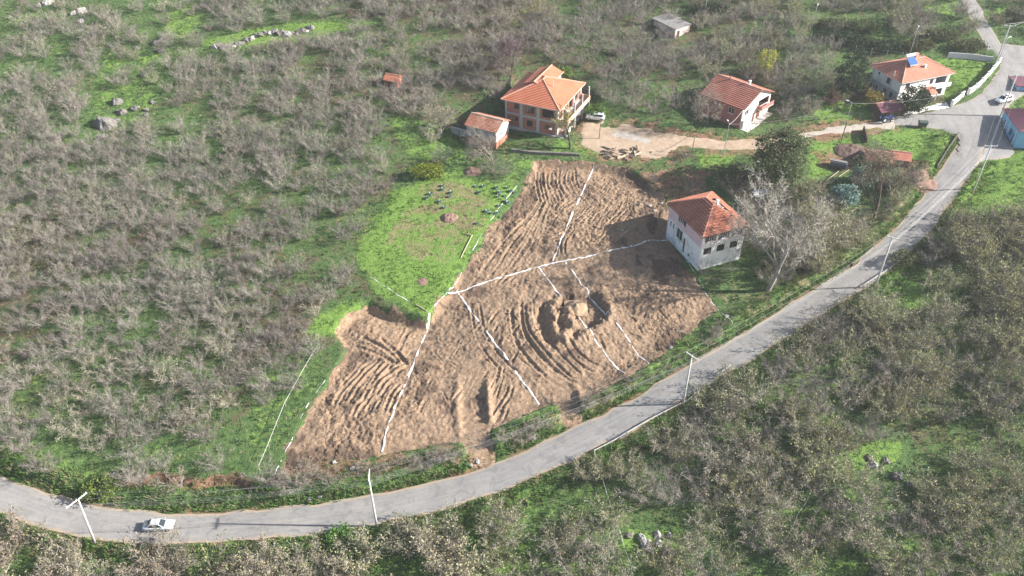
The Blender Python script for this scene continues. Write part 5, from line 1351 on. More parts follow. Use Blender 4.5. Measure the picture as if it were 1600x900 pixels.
# ------------------------------------------------------------------ a walker on the road edge
q = P(1328, 420)
t = thing('person', 'person in black jacket and trousers walking along the upper road edge', 'person', (q.x, q.y, q.z + .05), R(215))
def skin(name, verts, edges, rad, mat, parent, root=0):
    me = bpy.data.meshes.new(name); me.from_pydata(verts, edges, []); me.materials.append(mat); o = link(name, me, parent)
    md = o.modifiers.new('skin', 'SKIN'); md.use_smooth_shade = True
    for i, r_ in enumerate(rad): me.skin_vertices[0].data[i].radius = (r_, r_) if isinstance(r_, float) else r_
    me.skin_vertices[0].data[root].use_root = True
    s = o.modifiers.new('sub', 'SUBSURF'); s.levels = s.render_levels = 1
    return o
bv = [(0, 0, .92), (.01, 0, 1.12), (.02, 0, 1.36), (.03, 0, 1.48), (.05, 0, 1.58), (.06, 0, 1.70)]; be = [(0, 1), (1, 2), (2, 3), (3, 4), (4, 5)]; br_ = [.13, .12, .14, .055, .085, .07]
for s in (-1, 1):
    n = len(bv); k = .22 * s
    bv += [(0, s * .09, .86), (k * .6, s * .10, .48), (k * .6 - .16, s * .10, .07), (k * .6 - .02, s * .11, .03)]; be += [(0, n), (n, n + 1), (n + 1, n + 2), (n + 2, n + 3)]; br_ += [.09, .06, .04, .035]
    n = len(bv); bv += [(.02, s * .18, 1.40), (-k * .35, s * .24, 1.12), (-k * .8 + .1, s * .24, .88), (-k * .8 + .13, s * .24, .80)]; be += [(2, n), (n, n + 1), (n + 1, n + 2), (n + 2, n + 3)]; br_ += [.055, .043, .03, .03]
    h0 = n + 3
    for f in range(5):
        bv.append((-k * .8 + .11 + .018 * f, s * (.235 if f else .20), .71 if f else .76)); be.append((h0, len(bv) - 1)); br_.append(.009)
skin('body', bv, be, br_, M('skin_tone', (.45, .28, .2), .6, .05), t)
jv = [(0, 0, .86), (.01, 0, 1.12), (.02, 0, 1.38), (.03, 0, 1.47)]; je = [(0, 1), (1, 2), (2, 3)]; jr = [.17, .15, .17, .08]
for s in (-1, 1):
    n = len(jv); k = .22 * s; jv += [(.02, s * .18, 1.40), (-k * .35, s * .24, 1.12), (-k * .8 + .1, s * .24, .90)]; je += [(2, n), (n, n + 1), (n + 1, n + 2)]; jr += [.075, .06, .05]
skin('jacket', jv, je, jr, M('black_cloth', (.02, .02, .022), .9, .2), t)
tv = [(0, 0, .92)]; te = []; tr_ = [.15]
for s in (-1, 1):
    n = len(tv); k = .22 * s; tv += [(0, s * .09, .86), (k * .6, s * .10, .48), (k * .6 - .16, s * .10, .10)]; te += [(0, n), (n, n + 1), (n + 1, n + 2)]; tr_ += [.105, .08, .06]
skin('trousers', tv, te, tr_, M('dark_trousers', (.025, .025, .03), .9, .2), t)
m = MB(); m.tube([(.045, 0, 1.66), (.05, 0, 1.74), (.05, 0, 1.79)], [.098, .088, .03], 8); m.build('hair', DARK, t, smooth=True)

# ------------------------------------------------------------------ rocks
def rock_mesh(seed, jag=.5):
    import bmesh
    bm = bmesh.new(); bmesh.ops.create_icosphere(bm, subdivisions=4, radius=1)
    rng = np.random.RandomState(seed); o = rng.uniform(0, 50, 3)
    pl = [Vector(rng.normal(size=3)).normalized() for _ in range(9)]
    for v in bm.verts:
        p = v.co.copy()
        for n in pl:
            d = p.dot(n)
            if d > .68: p -= n * (d - .68) * .9
        q_ = v.co
        n1 = fbm(np.array([q_.x + o[0] + q_.z * .7]), np.array([q_.y + o[1] - q_.z * .6]), .55, 4, seed, .6)[0]; n2 = vnoise(np.array([q_.x * 2.2 + q_.z * 5 + o[2]]), np.array([q_.y * 2.2 - q_.z]), seed + 9)[0]
        p *= .72 + jag * 1.5 * (n1 - .35) - .32 * max(0, n2 - .62)
        v.co = p
    me = bpy.data.meshes.new('rock'); bm.to_mesh(me); bm.free(); return me
ROCKS = [rock_mesh(s) for s in range(6)]
for me_ in ROCKS: me_.materials.append(ROCK)
ROCKSP = [m_.copy() for m_ in ROCKS]
for me_ in ROCKSP: me_.materials[0] = ROCKP
def rock(u, v, s, label, pale=False, group=None, fl=(1, 1, .75)):
    q = P(u, v); o = link('rock', rnd.choice(ROCKSP if pale else ROCKS)); o.location = q + Vector((0, 0, s * .05)); o.rotation_euler = (rnd.uniform(-.3, .3), rnd.uniform(-.3, .3), rnd.uniform(0, 6.28))
    o.scale = (s * fl[0] * rnd.uniform(.85, 1.15), s * fl[1] * rnd.uniform(.85, 1.15), s * fl[2]); return tag(o, label, 'rock', group)
OC = 'rocks of the upper left outcrop'
for u, v, s, lb in ((183, 160, 1.7, 'tall pale topped rock at the top of the upper left outcrop'), (190, 176, 1.5, 'grey rock below the tall one in the upper left outcrop'), (165, 195, 2.9, 'largest brown grey boulder of the upper left outcrop'), (182, 190, 1.3, 'pale edged rock touching the largest boulder'), (212, 170, 1.3, 'dark rock right of the tall outcrop rock'), (229, 172, .9, 'small grey rock at the right of the outcrop'), (228, 180, .8, 'lowest small rock at the right of the outcrop'), (238, 160, .9, 'small rock in shade right of the outcrop'), (160, 215, 1.2, 'dark rock at the foot of the largest boulder'), (224, 118, 1.0, 'dark rock in grass above the outcrop'), (216, 75, .8, 'small dark rock near the upper clearing')):
    rock(u, v, s, lb, group=OC)
for u, v, s, lb, pl in ((127, 19, 1.5, 'white upper rock of the pale cluster at top left', 1), (115, 22, 1.1, 'white left rock of the pale cluster at top left', 1), (127, 34, 1.1, 'white lower rock of the pale cluster at top left', 1), (75, 5, 1.6, 'pale rock near the top edge', 1), (60, 10, 1.0, 'small pale rock near the top edge', 1), (40, 60, 1.0, 'lone pale rock on the far left slope', 1), (117, 168, .8, 'small pale stone in grass left of the outcrop', 1), (94, 158, .6, 'tiny pale stone far left of the outcrop', 1), (244, 68, 1.5, 'dark rock at the left end of the stony ledge', 0), (254, 62, 1.3, 'grey rock beside the left end of the stony ledge', 0), (250, 80, 1.2, 'dark rock just below the stony ledge end', 0)):
    rock(u, v, s, lb, pl)
LG = 'rocks of the stony ledge'
for i in range(22):
    f = i / 21; u = lerp(336, 486, f); v = lerp(74, 44, f) + 5 * math.sin(f * 9) - (2 if i % 2 else 0)
    rock(u, v, rnd.uniform(.7, 1.5), 'grey rock in the long stony ledge crossing the upper orchard', i % 4 == 0, LG)
for u, v, s, lb, pl in ((1003, 842, 1.0, 'tall pale left rock of the outcrop in the lower orchard', 1), (1009, 850, 1.1, 'middle pale rock of the lower orchard outcrop', 1), (1016, 858, .9, 'lowest pale rock of the lower orchard outcrop', 1), (1028, 836, .8, 'upper round rock of the lower orchard outcrop', 1), (1030, 850, .8, 'right round rock of the lower orchard outcrop', 1), (1046, 836, .6, 'small pale rock apart from the lower orchard outcrop', 1), (1040, 866, 1.1, 'dark rock in shade under the lower orchard outcrop', 0), (984, 836, .7, 'brown rock left of the lower orchard outcrop', 0),
                        (1364, 728, 1.0, 'pale pointed rock among the lower right bushes', 1), (1358, 716, .8, 'dark rock above the pale pointed rock', 0), (1384, 720, .8, 'dark rock right of the pale pointed rock', 0), (1402, 746, 1.3, 'dark boulder among the lower right bushes', 0), (1422, 756, .8, 'small dark boulder beside the larger one', 0), (1209, 738, .7, 'dark stone in the lower right orchard gap', 0),
                        (831, 684, 1.0, 'round boulder on the verge between the two ramps', 0), (156, 772, .9, 'grey rock on the bank above the left pole', 0), (176, 744, .8, 'upper grey rock on the bank above the left pole', 0), (485, 780, .45, 'small white stone at the roadside', 1), (500, 776, .4, 'second small white stone at the roadside', 1), (746, 722, .5, 'pale stone at the foot of the first ramp', 1), (736, 727, .4, 'smaller pale stone at the foot of the first ramp', 1),
                        (551, 733, .6, 'orange stone in the dark soil below the plot', 1), (522, 722, .5, 'left orange stone in the dark soil below the plot', 1), (1048, 543, .5, 'white stone at the right corner of the plot edge', 1), (1063, 518, .4, 'white stone beside the plot edge near the road', 1), (1136, 494, .5, 'pale stone at the end of the broken lime line', 1), (1000, 320, .5, 'pale rubble stone above the abandoned house', 1), (1016, 322, .6, 'larger rubble stone above the abandoned house', 1), (1023, 330, .5, 'rubble stone touching the house shadow', 1), (1033, 318, .5, 'rubble stone behind the abandoned house corner', 1),
                        (104, 276, .8, 'dark rock in the left slope clearing', 0), (92, 272, .7, 'second dark rock in the left slope clearing', 0), (36, 268, .6, 'pale stone in the left slope clearing', 1), (46, 288, .8, 'grey rock low in the left slope clearing', 0), (56, 285, .7, 'grey rock beside the low one in the clearing', 0)):
    rock(u, v, s, lb, pl)
# soil heaps
def heap(u, v, rx, ry, h, label, mat=None, seed=1):
    q = P(u, v); n = 28; V, Q = [], []
    for j in range(n + 1):
        for i in range(n + 1):
            a, b = -1 + 2 * i / n, -1 + 2 * j / n; r_ = math.hypot(a, b)
            x, y = q.x + a * rx * 1.3, q.y + b * ry * 1.3
            nz = float(fbm(np.array([x]), np.array([y]), .9, 4, seed, .65)[0])
            V.append((x, y, float(H(x, y)) + h * max(0, 1 - r_ / (.65 + .5 * float(fbm(np.array([math.atan2(b, a) * 1.3 + 9]), np.array([.5]), 1, 2, seed)[0]))) ** .8 * (.35 + 1.3 * nz) - .15 * (r_ > .9)))
    for j in range(n):
        for i in range(n): k = j * (n + 1) + i; Q.append((k, k + 1, k + n + 2, k + n + 1))
    return tag(link('soil_heap', np_mesh('soil_heap', V, Q, mat or CLOD)), label, 'soil heap')
REDS = M('reddish_heap_soil', (.22, .14, .11), .95, .3, 2.5, bmp=.5)
heap(702, 340, 1.5, 1.2, .9, 'round brown heap of soil in the middle of the garden', REDS, 3)
heap(738, 268, 1.7, 1.3, .8, 'brown heap of soil above the garden', REDS, 4); heap(900, 480, 1.6, 1.4, .9, 'mound of dug soil left inside the hole', M('pale_spoil', (.36, .25, .165), .95, .3, 2.5, bmp=.5), 5)
heap(1328, 236, 3.0, 2.2, 1.0, 'dark earth heap by the metal tank', M('dark_heap', (.14, .095, .075), .95, .4, 2.5, bmp=.5), 6); heap(1440, 280, 3.2, 2.4, 1.2, 'brown earth bank beside the road bend', REDS, 7)
heap(660, 440, .9, .8, .25, 'small bare earth patch in the lower garden', REDS, 8)
# ------------------------------------------------------------------ logs, poles and the garden
def log(a, b, r, label, group, mat=LOG):
    a, b = Vector(a), Vector(b); o = a.lerp(b, .5); m = MB(); m.tube([a - o, Vector((rnd.uniform(-.06, .06), rnd.uniform(-.06, .06), 0)), b - o], [r, r * .95, r * .8], 7)
    x = m.build('log', mat, None, o); return tag(x, label, 'log', group)
for i in range(34):
    u, v = rnd.uniform(944, 998), rnd.uniform(231, 250); q = P(u, v); a = rnd.gauss(0, .8) + R(-5); l = rnd.uniform(.35, 1.0); d = Vector((math.cos(a), math.sin(a), 0)) * l; z = rnd.uniform(.12, .5)
    p0, p1 = q - d, q + d; p0.z = float(H(p0.x, p0.y)) + z; p1.z = float(H(p1.x, p1.y)) + z + rnd.uniform(-.05, .05)
    log(p0, p1, rnd.uniform(.13, .22), 'cut log in the loose woodpile at the end of the dirt yard', 'logs of the yard woodpile', LOG if rnd.random() < .7 else LOGP)
for u0, v0, u1, v1, lb in ((738, 368, 720, 404, 'long pale timber lying on the right edge of the garden'), (731, 367, 738, 369, 'short pale timber at the top of the long one'), (650, 477, 667, 487, 'brown plank at the bottom corner of the garden'), (1296, 288, 1326, 266, 'pale timber leaning below the metal tank'), (1290, 284, 1318, 262, 'second pale timber beside the metal tank'), (1210, 250, 1216, 246, 'pale timber by the evergreen'), (964, 358, 975, 362, 'broken branch lying on the dug soil'), (968, 370, 982, 360, 'pale branch lying at the shadow edge on the soil'), (884, 238, 900, 250, 'pale plank leaning at the forked yellow tree')):
    log(PD(u0, v0, .15), PD(u1, v1, .15), .09, lb, None, LOGP)
def hose(px, r, label, mat=RAILM):
    pts = [p + Vector((rnd.uniform(-.15, .15), 0, rnd.uniform(.35, .8))) for p in line_pts(px, 2.2)]; m = MB(); m.tube(pts, r, 5); return tag(m.build('pipe', mat), label, 'pipe')
hose([(928, 707), (934, 735), (948, 775), (968, 830), (985, 890), (990, 910)], .035, 'thin white pipe running downhill from the guard rail end'); hose([(1296, 722), (1273, 762), (1240, 820), (1208, 882)], .03, 'thin pale pipe slanting through the lower right orchard')
CAB = leaf_mat('cabbage_leaf', [(.12, .20, .17), (.24, .34, .30), (.38, .48, .44)], .15, .1)
def cab_mesh(seed):
    rs = np.random.RandomState(seed); V, Q = [], []
    for k in range(16):
        a = k * 2.4; l = .55 - .022 * k; up_ = .15 + .07 * k; d = np.array([math.cos(a), math.sin(a), 0]); s = np.array([-d[1], d[0], 0]); w_ = .2
        p0 = d * .05 + [0, 0, .1]; p1 = d * l * .6 + [0, 0, .1 + up_ * .4]; p2 = d * l + [0, 0, .1 + up_ * .5]
        b = len(V); V += [p0 - s * .05, p0 + s * .05, p1 + s * w_, p2 + s * w_ * .6, p2 - s * w_ * .6, p1 - s * w_]; Q += [(b, b + 1, b + 2, b + 5), (b + 5, b + 2, b + 3, b + 4)]
    return np_mesh('cabbage', V, Q, CAB)
CM = [cab_mesh(i) for i in range(3)]
for i, (u, v) in enumerate(((691, 291), (692, 297), (668, 310), (673, 304), (705, 302), (702, 308), (687, 316), (694, 325), (749, 302), (755, 292), (743, 292), (776, 294), (780, 302), (792, 294), (798, 300), (804, 302), (789, 307), (778, 308), (790, 316), (793, 318), (780, 323), (776, 334), (761, 331), (768, 334), (745, 350))):
    q = P(u, v); o = link('cabbage', CM[i % 3]); o.location = q; s = rnd.uniform(.7, 1.15); o.scale = (s, s, s * .8); o.rotation_euler = (0, 0, i)
    tag(o, 'blue green cabbage plant in the upper part of the garden' if u < 740 else 'blue green cabbage plant near the upper right garden line', 'cabbage', 'cabbages in the garden left of the soil heap' if u < 740 else 'cabbages by the garden line')
q = P(1186, 312); t = thing('white_tarp', 'white sheet draped on stakes behind the tall bare tree', 'tarpaulin', q, R(25))
m = MB()
nx_ = 8; vs = [(-1.6 + 3.2 * i / nx_, -.9 + 1.8 * j / 4, 1.5 + .35 * j / 4 + rnd.uniform(-.1, .1)) for j in range(5) for i in range(nx_ + 1)]
m.add(vs + [(x, y, z - .03) for x, y, z in vs], [(j * 9 + i, j * 9 + i + 1, j * 9 + i + 10, j * 9 + i + 9) for j in range(4) for i in range(8)] + [(45 + j * 9 + i + 9, 45 + j * 9 + i + 10, 45 + j * 9 + i + 1, 45 + j * 9 + i) for j in range(4) for i in range(8)]); m.build('sheet', FRAMEW, t, smooth=True)
for x in (-1.5, 1.5):
    for y, h_ in ((-.8, 1.5), (.8, 1.8)): tube_part(t, 'stake', [(x, y, -.4), (x, y, h_)], .04, WOODP, 5)
# white paint marks at the garden line

# ------------------------------------------------------------------ trees and bushes
def rvec(rng): 
    v = Vector((rng.gauss(0, 1), rng.gauss(0, 1), rng.gauss(0, 1))); return v.normalized()
def twig_tris(B, D, L, Wd, rs):
    """thin tapering twigs as single faces"""
    B, D = np.asarray(B, float), np.asarray(D, float)
    D = D / (np.linalg.norm(D, axis=1)[:, None] + 1e-9)
    S = np.cross(D, rs.normal(size=D.shape)); S /= np.linalg.norm(S, axis=1)[:, None] + 1e-9
    V = np.stack([B - S * Wd[:, None] / 2, B + S * Wd[:, None] / 2, B + D * L[:, None]], 1).reshape(-1, 3)
    return V, np.arange(len(V)).reshape(-1, 3)
def leaf_tris(C, size, rs, flat=.35):
    n = len(C)
    a = rs.normal(size=(n, 3)); a[:, 2] *= flat + .4; a /= np.linalg.norm(a, axis=1)[:, None]
    b = np.cross(a, rs.normal(size=(n, 3))); b /= np.linalg.norm(b, axis=1)[:, None] + 1e-9
    s = size[:, None]
    V = np.stack([C - a * s * .5, C + b * s * .38, C + a * s * .5, C - b * s * .38], 1).reshape(-1, 3)
    return V, np.arange(len(V)).reshape(-1, 4)
def stems_mesh(polys, mat, name, n=4):
    mb = MB()
    for pts, rad in polys: mb.tube(pts, rad, n, cap=False)
    me = bpy.data.meshes.new(name); me.from_pydata(mb.v, [], mb.f); me.materials.append(mat); me.update()
    return me
def hazel(seed, h=4.2, spread=.62, nst=12, ntw=38, lean=(0, 0), leaves=0, lsize=.22, wide=.045):
    """a hazel stool: many stems from one foot arching outwards, thin twigs along them"""
    rng, rs = random.Random(seed), np.random.RandomState(seed)
    polys, tB, tD, tL, tW, lC = [], [], [], [], [], []
    for i in range(nst):
        az = 2 * math.pi * (i + rng.uniform(-.4, .4)) / nst
        tilt = rng.uniform(.15, 1.0) * spread
        d = Vector((math.cos(az) * math.sin(tilt) + lean[0], math.sin(az) * math.sin(tilt) + lean[1], math.cos(tilt))).normalized()
        L = h * rng.uniform(.75, 1.15); p = Vector((math.cos(az) * .25, math.sin(az) * .25, -.15)); pts = [p.copy()]
        for k in range(4):
            d = (d + rvec(rng) * .13 + Vector((math.cos(az), math.sin(az), -.25)) * .09).normalized()
            p = p + d * L / 4; pts.append(p.copy())
        r0 = rng.uniform(.02, .036)
        polys.append((pts, [r0, r0 * .8, r0 * .6, r0 * .4, .012]))
        for k in range(ntw):
            t = rng.uniform(.9, 4.0); j = min(int(t), 3); q = lerp(pts[j], pts[j + 1], t - j); tg = (pts[j + 1] - pts[j]).normalized()
            td = (tg * .75 + rvec(rng) * .8 + Vector((0, 0, .12))).normalized(); l = rng.uniform(.5, 1.35) * h / 4.2
            tB.append(q); tD.append(td); tL.append(l); tW.append(wide * rng.uniform(.7, 1.3))
            q2 = q + td * l * rng.uniform(.2, .7); td2 = (td * .8 + rvec(rng) * .7).normalized()
            tB.append(q2); tD.append(td2); tL.append(l * .7); tW.append(wide * .75)
            if leaves and rng.random() < leaves:
                for m in range(rng.randint(1, 3)): lC.append(q + td * l * rng.uniform(.3, 1.05) + rvec(rng) * .14)
    V, F3 = twig_tris(tB, tD, np.array(tL), np.array(tW), rs)
    lv = leaf_tris(np.array(lC), rs.uniform(.6, 1.3, len(lC)) * lsize, rs) if lC else None
    return polys, (V, F3), lv
def mesh_parts(name, polys, tw, lv, bark, twig, leaf):
    out = [('stem', stems_mesh(polys, bark, name + '_stem'))]
    if tw is not None: out.append(('twigs', np_mesh(name + '_twigs', tw[0], tw[1], twig)))
    if lv is not None: out.append(('leaves', np_mesh(name + '_leaves', lv[0], lv[1], leaf)))
    return out
# every kind in several shapes: bare (left and far orchard), withered brown, olive
KINDS = {}
def kinds(key, nvar, bark, twig, leaf, **kw):
    KINDS[key] = []
    for i in range(nvar):
        g = hazel(hash2(np.array([len(key) * 31 + i]), np.array([ord(key[0])]), 5)[0] * 1e6 // 1 + i, **{k: (v(i) if callable(v) else v) for k, v in kw.items()})
        KINDS[key].append(mesh_parts(key, *g, bark, twig, leaf))
_seedfix = hazel
def hazel(seed, **k): return _seedfix(int(seed), **k)
kinds('bare', 5, BARK, TWIG, None, h=lambda i: (4.6, 4.2, 4.9, 4.0, 4.5)[i], lean=lambda i: ((-.22, .06), (-.30, .0), (-.15, .1), (-.26, -.05), (-.1, .05))[i], nst=lambda i: (13, 15, 12, 14, 16)[i], ntw=42, wide=.038)
kinds('pale', 3, BARKP, TWIGP, LEAFB, h=lambda i: (4.4, 4.8, 4.0)[i], lean=(-.2, .05), nst=11, ntw=30, leaves=.10)
kinds('withered', 5, BARK, TWIGB, LEAFB, h=lambda i: (4.3, 4.7, 4.0, 4.5, 4.9)[i], nst=13, ntw=36, leaves=.62, lsize=.22, lean=(-.05, 0))
kinds('olive', 4, BARK, TWIGB, LEAFO, h=lambda i: (4.3, 4.8, 4.1, 4.6)[i], nst=13, ntw=34, leaves=.8, lsize=.24, lean=(-.04, 0))
kinds('tan', 4, BARK, TWIGB, leaf_mat('tan_hazel_leaf', [(.15, .125, .075), (.26, .22, .14), (.35, .305, .20), (.38, .34, .17)]), h=lambda i: (4.3, 4.6, 4.0, 4.5)[i], nst=15, ntw=44, leaves=1.0, lsize=.22, spread=.72)
kinds('low', 3, BARK, TWIG, None, h=lambda i: (2.6, 2.2, 3.0)[i], nst=11, ntw=26, lean=(-.2, 0), wide=.04)
LABEL = {'tan': 'rounded tan leaved hazel bush', 'bare': 'leafless grey hazel bush', 'pale': 'pale twiggy hazel bush', 'withered': 'withered brown hazel bush', 'olive': 'olive leaved hazel bush', 'low': 'low leafless hazel shrub'}
PROTO = {}
def place_bush(key, i, loc, rz, s, label, group, name='hazel_bush'):
    k = (key, i)
    if k not in PROTO:
        t = thing(name, label, 'hazel bush', loc, rz, group); t.scale = s
        for n, me in KINDS[key][i]: link(n, me, t)
        PROTO[k] = t; return t
    return copy_tree(PROTO[k], loc, rz, s, label, group)

# where bushes stand: an uneven planting grid, thinned by the open places seen from the air
sd_poly = lambda X, Y, px: poly_sd(X, Y, G(*px), 30)
OPEN = [  # (outline in the picture, chance a bush is kept)
    ([(-200, -150), (330, -150), (330, 60), (260, 120), (250, 210), (150, 240), (90, 300), (-200, 330)], .9),
    ([(320, 62), (430, 40), (560, 30), (600, 38), (480, 66), (330, 82)], .05), ([(140, 140), (240, 140), (240, 205), (140, 215)], .12), ([(230, 0), (330, 0), (330, 60), (240, 62)], .3),
    ([(600, 178), (720, 190), (735, 260), (640, 290), (600, 240)], .12), ([(690, 150), (790, 150), (800, 215), (730, 230), (690, 210)], .15), ([(800, 110), (935, 110), (935, 250), (720, 260), (720, 180), (785, 150)], .0),
    ([(1495, 240), (1640, 225), (1700, 240), (1640, 338), (1530, 335), (1470, 330)], .0), ([(1378, 430), (1440, 425), (1468, 470), (1425, 500), (1380, 485)], .05),
    ([(985, 815), (1075, 815), (1070, 880), (975, 885)], .06), ([(1320, 690), (1420, 690), (1420, 750), (1330, 750)], .2), ([(840, 770), (1000, 745), (960, 830), (850, 850)], .55), ([(490, 820), (610, 815), (600, 890), (500, 890)], .25),
    ([(480, 500), (560, 465), (580, 480), (530, 530), (520, 620), (430, 760), (380, 740), (430, 640), (500, 560)], .45), ([(80, 700), (440, 690), (440, 800), (90, 790)], .55), ([(-40, 690), (90, 700), (100, 780), (-40, 750)], .35), ([(930, 160), (1100, 195), (1080, 250), (920, 250)], .25),
    ([(1080, 190), (1300, 190), (1480, 140), (1500, 260), (1400, 340), (1330, 400), (1180, 500), (1040, 580), (1000, 270)], .0), ([(1270, 150), (1400, 150), (1400, 200), (1270, 205)], .03), ([(1250, 60), (1400, 60), (1400, 110), (1300, 110)], .3),
    ([(1270, 20), (1400, 20), (1400, 70), (1280, 62)], .1), ([(1440, -40), (1660, -40), (1660, 66), (1540, 66), (1440, 60)], .35), ([(1010, 40), (1100, 40), (1150, 60), (1100, 80), (1000, 62)], .25), ([(1400, 60), (1560, 60), (1560, 170), (1400, 170)], .0),
    ([(1560, 60), (1750, 60), (1750, 250), (1540, 250)], .0), ([(600, 700), (780, 640), (1150, 490), (1000, 600), (880, 670), (760, 720), (600, 760), (440, 790), (430, 740)], .05), ([(1040, 120), (1100, 130), (1210, 150), (1200, 215), (1080, 195)], .0), ([(740, 190), (830, 200), (850, 260), (740, 270)], .0)]
rngp = np.random.RandomState(11)
sp_ = 3.3
ax_, ay_ = np.arange(-152, 152, sp_), np.arange(56, 244, sp_ * .92)
BX, BY = np.meshgrid(ax_, ay_)
BX = BX + (np.arange(len(ay_)) % 2)[:, None] * sp_ * .5 + rngp.uniform(-.8, .8, BX.shape) + .12 * (BY - 56); BY = BY + rngp.uniform(-.95, .95, BY.shape)
BX, BY = BX.ravel(), BY.ravel()
BZ_ = H(BX, BY); BU, BV, BD = proj(BX, BY, BZ_)
keep = (look(rd, BX, BY) > 4.6) & (look(sd_dirt, BX, BY) > 2.2) & (look(sd_garden, BX, BY) > 1.6) & (look(sd_track, BX, BY) > 2) & (look(sd_plaza, BX, BY) > 2) & (look(sd_lawn, BX, BY) > 1) & (look(sd_hlawn, BX, BY) > 0) & (look(ld, BX, BY) > 4.0)
for p in PADS: keep &= rect_sd(BX, BY, p) > 3.2
chance = np.ones(BX.shape)
for px, c in OPEN:
    s = sd_poly(BX, BY, px)
    chance = np.where(s < 0, np.minimum(chance, c), chance)
chance *= np.where(fbm(BX, BY, 11, 2, 99) > .68, .45, 1.0) * np.where((BV > 640) & (BU > 500) & (fbm(BX, BY, 14, 2, 97) > .60), .55, 1)
chance = np.where(look(~up, BX, BY) & (BV > 300), chance * np.where(BU < 760, .36, .72), chance * np.where((BU < 340) & (BV < 260), 1.05, .78))
keep &= rngp.uniform(size=BX.shape) < chance
keep &= ~((look(rd, BX, BY) < 6.2) & (BU < 760) & (BV > 640) & look(~up, BX, BY))
keep &= (BU > -190) & (BU < 1800) & (BV > -150) & (BV < 1040)
sel = np.where(keep)[0]
order = sel[np.argsort(BD[sel])]
below_b = look(~up, BX, BY) & (BV > 300)
def kind_of(k):
    u, v, r = BU[k], BV[k], rngp.uniform()
    if below_b[k]:
        if u < 760: return 'tan' if r < .72 else 'withered' if r < .82 else 'olive' if r < .9 else 'pale'
        ol = .42 + .30 * sstep(1250, 1500, u) + .15 * sstep(600, 400, v)
        return 'olive' if r < ol else 'withered' if r < .80 else 'bare'
    if u < 330 and v < 230: return 'low' if r < .50 else 'bare' if r < .8 else 'pale'
    if v > 560: return 'pale' if r < .22 else 'bare' if r < .86 else 'withered'
    if u > 1080: return 'olive' if r < .3 else 'withered' if r < .55 else 'bare'
    return 'bare' if r < .90 else 'pale' if r < .96 else 'withered'
def where(u, v, key):
    a = LABEL[key]
    if below_b[k_] and u < 620: return a + ' below the road at the bottom left', 'hazel bushes below the lower left road'
    if below_b[k_] and u > 1250 and v < 640: return a + ' on the slope under the upper road', 'hazel bushes on the slope right of the road'
    if below_b[k_]: return a + ' in the lower right orchard below the road', 'hazel bushes in the lower right orchard'
    if v > 600: return a + ' in the left orchard just above the road', 'hazel bushes in the lower left orchard'
    if v > 420: return a + ' in the left orchard beside the dug plot', 'hazel bushes in the middle of the left orchard'
    return a + ' in the upper orchard behind the houses', 'hazel bushes in the upper orchard'
MARKS = [('the left power pole', 125, 815), ('the silver car', 248, 820), ('the pole below the plot', 580, 780), ('the long guard rail', 1000, 667), ('the mid road pole', 1072, 595), ('the lower orchard rocks', 1012, 848), ('the white downhill pipe', 955, 780), ('the slanting pale pipe', 1240, 800),
         ('the pale pointed rock', 1364, 728), ('the dark boulder', 1405, 747), ('the bend power pole', 1380, 410), ('the dark slope post', 1476, 378), ('the first ramp', 745, 690), ('the pale wire fence', 450, 640), ("the plot's left corner", 540, 500), ('the garden bottom corner', 590, 450), ('the upper left outcrop', 185, 175), ('the stony ledge', 410, 58),
         ('the field hut', 602, 125), ('the left road end', 0, 770), ('the bottom left corner', 60, 895), ('the bottom right corner', 1560, 890), ('the right picture edge', 1595, 620), ('the garden left edge', 568, 385), ('the short rail piece', 1134, 580), ('the pale slope stake', 1440, 456), ('the eroded roadside bank', 300, 748), ('the left picture edge', 5, 560)]
SIZE = lambda s: 'small' if s < .9 else 'large' if s > 1.08 else 'mid sized'
ORD = ['nearest', 'second nearest', 'third nearest', 'fourth nearest', 'fifth nearest', 'sixth nearest', 'seventh nearest', 'eighth nearest']
n_ind, stuffed, named_, singles = 0, [], {}, []
for k_ in order:
    key = kind_of(k_); i = int(rngp.randint(len(KINDS[key]))); s = float(rngp.uniform(.78, 1.14)); rz = float(rngp.uniform(-.9, .9)) if key in ('bare', 'pale', 'low') else float(rngp.uniform(0, 6.28))
    if below_b[k_] and key in ('withered', 'olive', 'tan'): s *= 1.3 if BU[k_] < 760 else 1.08
    if not below_b[k_]: s *= .82 if key != 'low' else .95
    u, v = BU[k_], BV[k_]
    if n_ind < 295 and -10 < u < 1610 and v < 925:
        _, gr = where(u, v, key)
        mk = min(MARKS, key=lambda m_: math.hypot(m_[1] - u, m_[2] - v)); ddx, ddy = u - mk[1], v - mk[2]
        rel = ('right of' if ddx > 0 else 'left of') if abs(ddx) > abs(ddy) else ('below' if ddy > 0 else 'above')
        singles.append((k_, key, i, rz, s, gr, (SIZE(s), LABEL[key], rel, mk[0]), math.hypot(ddx, ddy))); n_ind += 1
    else: stuffed.append((key, i, BX[k_], BY[k_], BZ_[k_], rz, s))
for e in singles: named_.setdefault(e[6], []).append(e[7])
for k_, key, i, rz, s, gr, nm, dist in singles:
    rk = sorted(named_[nm]).index(dist)
    lb = f'{nm[0]} {nm[1]} {nm[2]} {nm[3]}' if len(named_[nm]) == 1 else f'{nm[0]} {nm[1]}, {ORD[min(rk, 7)]} {nm[2]} {nm[3]}'
    place_bush(key, i, (BX[k_], BY[k_], BZ_[k_]), rz, (s, s, s * float(rngp.uniform(.85, 1.1))), lb, gr)
